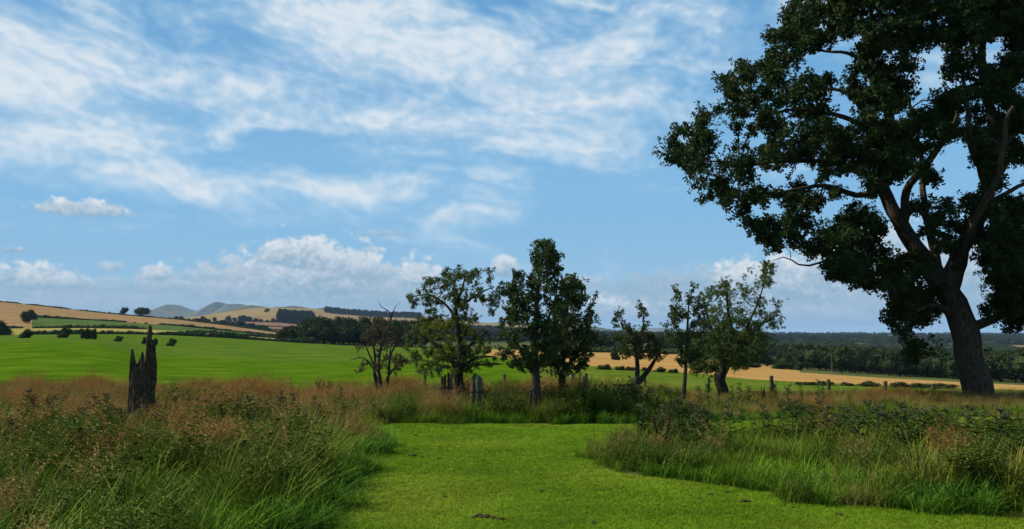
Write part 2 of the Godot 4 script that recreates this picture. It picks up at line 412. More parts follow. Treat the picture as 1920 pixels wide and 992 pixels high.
func low_cloud(p: Array, buf: PackedColorArray, w: int, rows: int) -> void:
	# a heap of cloud with a flat grey base and lit, lumpy tops
	var per := w / 360.0
	var az: float = p[0]
	var base: float = p[1]
	var half: float = p[2]
	var tall: float = p[3]
	for j in range(maxi(0, int(rows - (base + tall * 1.5) * per)), mini(rows, int(rows - (base - tall * 0.6) * per))):
		var el := (rows - j - 0.5) / per
		for i in range(int((az - half * 1.3 + 180.0) * per), int((az + half * 1.3 + 180.0) * per)):
			var a := (i + 0.5) / per - 180.0
			var x := (a - az) / half
			var y := (el - base) / tall
			var n := n_puff.get_noise_3d(a * 2.2, el * 3.0, az)
			var fine := n_puff.get_noise_3d(a * 7.0, el * 9.0, az + 40.0)
			var d := 1.0 - sqrt(x * x + (y * y if y > 0.0 else y * y * 5.0)) + n * 0.55 + fine * 0.22
			if d <= 0.0:
				continue
			var alpha := smoothstep(0.0, 0.30, d) * minf(1.0, float(p[5]) * 1.12)
			var lit := clampf(0.25 + y * 0.75 + n * 0.5 + fine * 0.45, 0.0, 1.0)
			var bright: float = p[4]
			var col := Color(0.57, 0.695, 0.785).lerp(Color(0.915, 0.93, 0.945), lit * bright)
			var at := j * w + posmod(i, w)
			buf[at] = buf[at].lerp(col, alpha)


func make_materials() -> void:
	mats.soil = land([Color(0.03, 0.04, 0.01), Color(0.06, 0.075, 0.018), Color(0.09, 0.085, 0.03)], 3.0, 1)
	mats.pasture = land([Color(0.024, 0.066, 0.003), Color(0.050, 0.102, 0.004), Color(0.086, 0.132, 0.009)], 40.0, 2)
	mats.pasture_far = land([Color(0.034, 0.066, 0.007), Color(0.056, 0.100, 0.009), Color(0.086, 0.126, 0.014)], 60.0, 3)
	mats.meadow = land([Color(0.038, 0.072, 0.008), Color(0.066, 0.108, 0.011), Color(0.115, 0.125, 0.022)], 30.0, 4)
	mats.gold = land([Color(0.22, 0.128, 0.042), Color(0.285, 0.17, 0.056), Color(0.33, 0.21, 0.075)], 50.0, 5)
	mats.strip = land([Color(0.15, 0.14, 0.035), Color(0.21, 0.185, 0.05), Color(0.25, 0.21, 0.062)], 80.0, 6)
	mats.green = land([Color(0.035, 0.062, 0.018), Color(0.052, 0.088, 0.022), Color(0.075, 0.108, 0.03)], 90.0, 7)
	mats.stubble = land([Color(0.15, 0.095, 0.042), Color(0.20, 0.13, 0.06), Color(0.25, 0.17, 0.08)], 140.0, 8)
	mats.plough = land([Color(0.11, 0.068, 0.042), Color(0.16, 0.097, 0.058), Color(0.20, 0.125, 0.075)], 200.0, 9)
	mats.farstubble = land([Color(0.13, 0.095, 0.042), Color(0.185, 0.135, 0.06), Color(0.23, 0.17, 0.082)], 700.0, 10)
	mats.floor = land([Color(0.045, 0.062, 0.018), Color(0.062, 0.080, 0.024), Color(0.085, 0.090, 0.035)], 60.0, 12)
	mats.moor = land([Color(0.05, 0.07, 0.03), Color(0.09, 0.09, 0.05), Color(0.13, 0.10, 0.065)], 900.0, 13)
	mats.heath = land([Color(0.05, 0.07, 0.03), Color(0.09, 0.09, 0.05), Color(0.13, 0.10, 0.065)], 1500.0, 14)
	mats.wooded = land([Color(0.045, 0.062, 0.022), Color(0.060, 0.078, 0.026), Color(0.085, 0.092, 0.036)], 900.0, 15)


func lay_land() -> void:
	ground()
	field("pasture", 0, 1, -0.9, 0.03, mats.pasture, 12)
	field("meadow", 0, 1, 0.03, 0.9, mats.meadow, 12)
	field("upper_pasture", 1, 2, -0.9, -0.03, mats.pasture_far, 10)
	field("barley_field", 1, 2, -0.03, 0.9, mats.gold, 10)
	field("stubble_strip", 2, 3, -0.9, -0.25, mats.strip)
	field("wood_floor", 2, 3, -0.25, 0.03, mats.floor)
	field("grazing_field", 2, 3, 0.03, 0.265, mats.green)
	field("lower_barley_field", 2, 3, 0.265, 0.335, mats.gold)
	field("wood_floor", 2, 3, 0.335, 0.9, mats.floor)
	field("side_stubble_field", 3, 4, -0.9, -0.562, mats.stubble)
	field("root_crop_field", 3, 4, -0.562, -0.21, mats.green)
	field("wood_floor", 3, 4, -0.21, 0.04, mats.floor)
	field("hay_field", 3, 4, 0.04, 0.24, mats.green)
	field("wood_floor", 3, 4, 0.24, 0.9, mats.floor)
	field("hill_stubble_field", 4, 5, -0.9, -0.21, mats.stubble)
	field("valley_land", 4, 5, -0.21, 0.9, mats.floor)
	field("valley_land", 5, 6, -0.9, 0.9, mats.green)
	field("ploughed_field", 6, 7, -0.41, -0.19, mats.plough)
	field("valley_land", 6, 7, -0.9, -0.41, mats.green)
	field("valley_land", 6, 7, -0.19, 0.9, mats.wooded)
	field("far_stubble_field", 7, 8, -0.9, 0.06, mats.farstubble)
	field("valley_land", 7, 8, 0.06, 0.9, mats.wooded)
	field("moorland", 8, 9, -0.9, 0.9, mats.moor)
	ridge("hills", [[-3963.48,163.33],[-3852.2,197.02],[-3768.6,219.48],[-3685.34,253.2],[-3613.28,286.93],[-3574.43,303.81],[-3529.04,292.56],[-3460.8,270.06],[-3386.97,247.58],[-3307.7,230.72],[-3234.41,225.1],[-3179.12,258.82],[-3129.42,292.56],[-3090.72,317.87],[-3062.8,326.32],[-3022.63,298.18],[-2976.63,261.63],[-2943.38,281.31],[-2904.72,309.43],[-2871.02,312.25],[-2814.15,289.74],[-2729.11,264.44],[-2616.05,241.96],[-2474.65,208.25],[-2361.22,163.33]], 9000.0, 1500.0, -40.0, mats.heath, 3)
	ridge("moor_hills", [[-1623.74,92.89],[-1552.13,101.5],[-1495.02,115.86],[-1438.02,135.96],[-1380.85,150.34],[-1346.22,146.02],[-1308.53,133.09],[-1251.01,133.09],[-1222.47,143.15],[-1173.69,148.9],[-1133.3,143.15],[-1092.84,133.09],[-1035.32,133.09],[-1000.96,141.71],[-963.57,141.71],[-920.24,130.22],[-877.04,125.91],[-839.68,127.35],[-799.3,118.73],[-747.43,110.11],[-661.12,104.37],[-574.9,105.81],[-488.58,95.76],[-373.51,78.55],[-287.26,67.08]], 4600.0, 900.0, 20.0, mats.moor, 4)
	ridge("wooded_hills", [[-524.29,49.63],[-337.11,64.57],[-224.77,72.05],[-74.93,77.65],[56.19,72.05],[149.87,83.26],[262.31,94.48],[374.67,85.13],[486.94,64.57],[580.44,45.89],[673.92,30.96],[767.41,19.76],[898.2,1.1]], 6000.0, 900.0, -20.0, mats.wooded, 5)
	ridge("far_hills", [[823.31,-6.2],[1166.71,34.85],[1372.74,48.53],[1613.01,51.95],[1750.46,65.64],[1922.17,72.49],[2093.64,62.22],[2333.71,51.95],[2608.07,41.69],[2882.17,21.16],[3156.35,7.48],[3430.64,0.64],[3705.28,7.48],[3910.83,-2.78],[4184.96,-13.03],[4665.44,-6.2],[5076.59,-19.87],[5762.9,-13.03],[6448.48,-23.29],[7478.05,-13.03],[8505.86,-33.54]], 11000.0, 1500.0, -60.0, mats.heath, 6)
# ---------------------------------------------------------------- trees
func tube(f: Faces, pts: Array, radii: Array, sides: int, rough := 0.0, col := Color.WHITE, seed_ := 1, cap := true) -> void:
	# a tapering limb along PTS; ROUGH gives it furrowed, knotted bark
	var bark: FastNoiseLite = noise(1.0, 3, seed_) if rough > 0.0 else null
	var side := Vector3.ZERO
	var last := []
	var last_n := []
	for i in pts.size():
		var d: Vector3 = (pts[mini(i + 1, pts.size() - 1)] - pts[maxi(i - 1, 0)]).normalized()
		if side == Vector3.ZERO:
			side = d.cross(Vector3(0.13, 0.2, 0.97)).normalized()
		side = (side - d * side.dot(d)).normalized()
		var up := d.cross(side)
		var ring := []
		var ring_n := []
		for k in sides + 1:
			var a := TAU * (k % sides) / sides
			var n := side * cos(a) + up * sin(a)
			var r: float = radii[i]
			if bark:
				var q: Vector3 = pts[i]
				r *= 1.0 + rough * (bark.get_noise_3d(cos(a) * 3.2, q.y * 0.55, sin(a) * 3.2) + 0.8 * bark.get_noise_3d(cos(a) * 9.0, q.y * 1.3 + 9.0, sin(a) * 9.0))
			ring.append(pts[i] + n * r)
			ring_n.append(n)
		if i:
			for k in sides:
				f.smooth(last[k], last_n[k], ring[k], ring_n[k], ring[k + 1], ring_n[k + 1], col)
				f.smooth(last[k], last_n[k], ring[k + 1], ring_n[k + 1], last[k + 1], last_n[k + 1], col)
		last = ring
		last_n = ring_n
	if cap:
		var tip: Vector3 = pts[pts.size() - 1]
		var d: Vector3 = (tip - pts[pts.size() - 2]).normalized()
		for k in sides:
			f.smooth(last[k], d, tip, d, last[k + 1], d, col)


func smooth_line(pts: Array, radii: Array, step: float, wander := 0.0, seed_ := 1) -> Array:
	# Catmull-Rom through the given joints
	var out := []
	var rad := []
	var wob := noise(0.35, 2, seed_)
	for i in pts.size() - 1:
		var a: Vector3 = pts[maxi(i - 1, 0)]
		var b: Vector3 = pts[i]
		var c: Vector3 = pts[i + 1]
		var d: Vector3 = pts[mini(i + 2, pts.size() - 1)]
		var n := maxi(1, int(b.distance_to(c) / step))
		for k in n:
			var t := float(k) / n
			var p := b.cubic_interpolate(c, a, d, t)
			if wander > 0.0 and (i or k):
				p += Vector3(wob.get_noise_3dv(p), wob.get_noise_3dv(p + Vector3(40, 0, 0)) * 0.6, wob.get_noise_3dv(p + Vector3(0, 40, 0))) * wander
			out.append(p)
			rad.append(lerpf(radii[i], radii[i + 1], t))
	out.append(pts[pts.size() - 1])
	rad.append(radii[radii.size() - 1])
	return [out, rad]


func leaf(f: Faces, at: Vector3, d: Vector3, up: Vector3, long: float, wide: float, col: Color, lobed := false) -> void:
	var s := d.cross(up).normalized()
	var n := s.cross(d).normalized()
	var mid := at + d * long * 0.5 - n * long * 0.05
	var tip := at + d * long - n * long * 0.16
	var fold := n * wide * 0.22
	if lobed:
		# broad towards the tip, with wavy lobes
		var l1 := at + d * long * 0.30 + s * wide * 0.30 + fold * 0.5
		var l2 := at + d * long * 0.46 + s * wide * 0.22 + fold * 0.3
		var l3 := at + d * long * 0.68 + s * wide * 0.52 + fold
		var r1 := at + d * long * 0.30 - s * wide * 0.30 + fold * 0.5
		var r2 := at + d * long * 0.46 - s * wide * 0.22 + fold * 0.3
		var r3 := at + d * long * 0.68 - s * wide * 0.52 + fold
		f.tri(at, l1, mid, col); f.tri(l1, l2, mid, col); f.tri(l2, l3, mid, col); f.tri(l3, tip, mid, col)
		f.tri(at, mid, r1, col); f.tri(r1, mid, r2, col); f.tri(r2, mid, r3, col); f.tri(r3, mid, tip, col)
	else:
		var l := at + d * long * 0.45 + s * wide * 0.5 + fold
		var r := at + d * long * 0.45 - s * wide * 0.5 + fold
		f.tri(at, l, tip, col)
		f.tri(at, tip, r, col)


func any_way(r: RandomNumberGenerator) -> Vector3:
	var y := r.randf_range(-1.0, 1.0)
	var a := r.randf_range(0.0, TAU)
	var k := sqrt(1.0 - y * y)
	return Vector3(k * cos(a), y, k * sin(a))


func leaf_spray(count: int, spread: float, long: float, wide: float, lobed: bool, seed_: int) -> ArrayMesh:
	# the leaves at the end of one shoot, pointing outwards from a short stalk along +y
	var r := RandomNumberGenerator.new()
	r.seed = seed_
	var f := Faces.new()
	for i in count:
		var h := spread * (float(i) / count) * 1.1
		var d := any_way(r)
		d.y = absf(d.y) * 0.7 + 0.15
		d = d.normalized()
		var up := (Vector3.UP + any_way(r) * 0.55).normalized()
		var tone := r.randf_range(0.75, 1.2)
		var k := r.randf_range(0.75, 1.15)
		leaf(f, Vector3(0, h, 0) + d * spread * 0.18, d, up, long * k, wide * k, Color(tone, tone, tone * r.randf_range(0.8, 1.0)), lobed)
	return f.mesh()


# a scattered set of copies: places and tints collected, then drawn as one object
class Scatter:
	var at: Array[Transform3D] = []
	var tint := PackedColorArray()

	func put(p: Vector3, basis: Basis, col: Color) -> void:
		at.append(Transform3D(basis, p))
		tint.append(col)

	func node(called: String, mesh: Mesh, m: Material) -> MultiMeshInstance3D:
		var mm := MultiMesh.new()
		mm.transform_format = MultiMesh.TRANSFORM_3D
		mm.use_colors = true
		mm.mesh = mesh
		mm.instance_count = at.size()
		for i in at.size():
			mm.set_instance_transform(i, at[i])
			mm.set_instance_color(i, tint[i])
		var o := MultiMeshInstance3D.new()
		o.name = called
		o.multimesh = mm
		o.material_override = m
		o.set_meta("kind", "stuff")
		return o

	func baked(meshes: Array) -> ArrayMesh:
		# all copies joined into one mesh
		var vs := []
		var cs := []
		for m in meshes:
			var a: Array = m.surface_get_arrays(0)
			vs.append(a[Mesh.ARRAY_VERTEX])
			cs.append(a[Mesh.ARRAY_COLOR])
		var v := PackedVector3Array()
		var c := PackedColorArray()
		for i in at.size():
			var k := i % meshes.size()
			var mv: PackedVector3Array = vs[k]
			var mc: PackedColorArray = cs[k]
			v.append_array(at[i] * mv)
			var t := tint[i]
			for j in mc.size():
				c.append(mc[j] * t)
		var arr := []
		arr.resize(Mesh.ARRAY_MAX)
		arr[Mesh.ARRAY_VERTEX] = v
		arr[Mesh.ARRAY_COLOR] = c
		var out := ArrayMesh.new()
		out.add_surface_from_arrays(Mesh.PRIMITIVE_TRIANGLES, arr)
		return out


func own_tone(r: RandomNumberGenerator, col: Color) -> Color:
	# leaves differ by chance, wherever they hang
	var k := r.randf_range(0.72, 1.25)
	return Color(col.r * k, col.g * k, col.b * k)


func facing(d: Vector3, roll: float, size: float) -> Basis:
	var y := d.normalized()
	var x := y.cross(Vector3(0.31, 0.17, 0.93)).normalized()
	var b := Basis(x, y, x.cross(y))
	return (b * Basis(Vector3.UP, roll)).scaled(Vector3.ONE * size)


# limbs: [[x,y,z,radius], ...] each from its fork outwards, the first is the trunk; pads: [radius, tint, x, y, z, x, y, z ...] in centimetres, masses of foliage
func grow_tree(root: Node3D, limbs: Array, pads: Array, o: Dictionary) -> void:
	var r := RandomNumberGenerator.new()
	r.seed = o.seed
	var nodes := []      # joints that a new branch may leave from: position, radius
	var n_limb := 0
	for l in limbs:
		var pts := []
		var rad := []
		for q in l:
			pts.append(Vector3(q[0], q[1], q[2]))
			rad.append(q[3])
		var line := smooth_line(pts, rad, o.get("step", 0.25), o.get("wander", 0.0), o.seed + n_limb)
		var f := Faces.new()
		tube(f, line[0], line[1], o.get("sides", 10) if n_limb else o.get("trunk_sides", 14), o.get("bark", 0.05) if rad[0] > 0.03 else 0.0, Color.WHITE, o.seed + n_limb)
		obj("trunk" if n_limb == 0 else "limb", f.mesh(), o.bark_mat, root)
		for i in line[0].size():
			if n_limb or i > line[0].size() * o.get("clear", 0.4):
				nodes.append([line[0][i], line[1][i]])
		n_limb += 1
	# reach every pad with a branch, nearest first, so that branches fork from branches
	var todo := []
	for set in pads:
		for i in range(2, set.size(), 3):
			var e := [set[i] * 0.01, set[i + 1] * 0.01, set[i + 2] * 0.01, set[0] * 0.01 * r.randf_range(0.75, 1.2)]
			if set[1]:
				e.append_array([1.0, 1])
			todo.append(e)
	var twigs := Faces.new()
	var sprays := Scatter.new()
	var best := []
	for p in todo:
		var c := Vector3(p[0], p[1], p[2])
		var d := 1e9
		for q in nodes:
			d = minf(d, c.distance_to(q[0]))
		best.append([d, p])
	best.sort_custom(func(a, b): return a[0] < b[0])
	for e in best:
		var p: Array = e[1]
		var c := Vector3(p[0], p[1], p[2])
		var from: Array = nodes[0]
		var d := 1e9
		for q in nodes:
			var way: Vector3 = c - q[0]
			var cost: float = way.length() * (1.0 + o.get("climb", 0.35) * maxf(0.0, o.get("rise", 0.0) - way.normalized().y))
			if cost < d:
				d = cost
				from = q
		var a: Vector3 = from[0]
		var reach := a.distance_to(c)
		var r0 := minf(from[1] * 0.75, o.get("branch", 0.022) * (reach + 0.6))
		var bend := any_way(r) * reach * 0.16 + Vector3.UP * reach * r.randf_range(-0.05, 0.16)
		var line := smooth_line([a, a.lerp(c, 0.5) + bend, c], [r0, r0 * 0.72, r0 * 0.42], maxf(0.12, reach / 7.0), o.get("wander", 0.0), r.randi())
		tube(twigs, line[0], line[1], 6 if r0 > 0.03 else 4, 0.0, Color.WHITE, 1, false)
		for i in line[0].size():
			if i:
				nodes.append([line[0][i], line[1][i]])
		# leaves up the branch itself
		for k in o.get("line", 0):
			var t := lerpf(0.3, 1.0, (k + r.randf()) / float(o.line))
			var q: Vector3 = line[0][int(t * (line[0].size() - 1) + 0.5)] + any_way(r) * o.get("scatter", 0.10)
			var base: Color = o.other if p.size() > 5 and r.randf() < 0.7 else o.colors[r.randi() % o.colors.size()]
			sprays.put(q, facing(((c - a).normalized() * 0.6 + any_way(r)).normalized(), r.randf() * TAU, r.randf_range(0.75, 1.2)), own_tone(r, base))
		# shoots
		var size: float = p[3]
		var count := int(o.shoots * (p[4] if p.size() > 4 else 1.0))
		for s in count:
			var out := any_way(r)
			out.y = out.y * o.get("flat", 0.65) + 0.12
			var start: Vector3 = line[0][int(r.randf_range(0.55, 1.0) * (line[0].size() - 1))]
			var tip: Vector3 = c + out * size * (pow(r.randf(), 0.4) if r.randf() < 0.75 else r.randf_range(1.0, o.get("stray", 1.6))) + Vector3(0, o.get("droop", 0.0) * size, 0)
			if o.has("upright"):
				tip += Vector3(0, size * o.upright * r.randf(), 0)
			var mid := start.lerp(tip, 0.5) + any_way(r) * start.distance_to(tip) * 0.18
			var tr := minf(r0 * 0.4, o.get("twig", 0.008))
			tube(twigs, [start, mid, tip], [tr, tr * 0.7, tr * 0.35], 3, 0.0, Color.WHITE, 1, false)
			var tufts: int = o.tufts
			for k in tufts:
				var t := lerpf(o.get("bare", 0.25), 1.0, (k + r.randf()) / tufts)
				var q := start.lerp(mid, t * 2.0) if t < 0.5 else mid.lerp(tip, t * 2.0 - 1.0)
				q += any_way(r) * o.get("scatter", 0.10)
				var dir: Vector3 = ((tip - start).normalized() * 0.5 + any_way(r) * 0.9 + Vector3.UP * o.get("lift", 0.2)).normalized()
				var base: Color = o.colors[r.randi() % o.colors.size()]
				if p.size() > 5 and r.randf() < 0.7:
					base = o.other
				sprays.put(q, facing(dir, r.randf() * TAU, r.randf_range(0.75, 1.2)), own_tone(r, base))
	if twigs.v.size():
		obj("branches", twigs.mesh(), o.bark_mat, root)
	if sprays.at.size():
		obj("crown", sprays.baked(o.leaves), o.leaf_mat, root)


func bark_material(dark: Color, light: Color, metres: float, seed_: int) -> StandardMaterial3D:
	var m := StandardMaterial3D.new()
	m.albedo_texture = ramp_texture(256, 0.03, 5, seed_, [dark, dark.lerp(light, 0.4), light])
	m.uv1_triplanar = true
	m.uv1_scale = Vector3(1.0 / metres, 0.25 / metres, 1.0 / metres)
	m.roughness = 0.95
	m.metallic_specular = 0.2
	m.heightmap_enabled = true
	m.heightmap_texture = ramp_texture(256, 0.045, 4, seed_ + 1, [Color.BLACK, Color(0.2, 0.2, 0.2), Color.WHITE], FastNoiseLite.TYPE_CELLULAR)
	m.heightmap_scale = 5.0
	return m


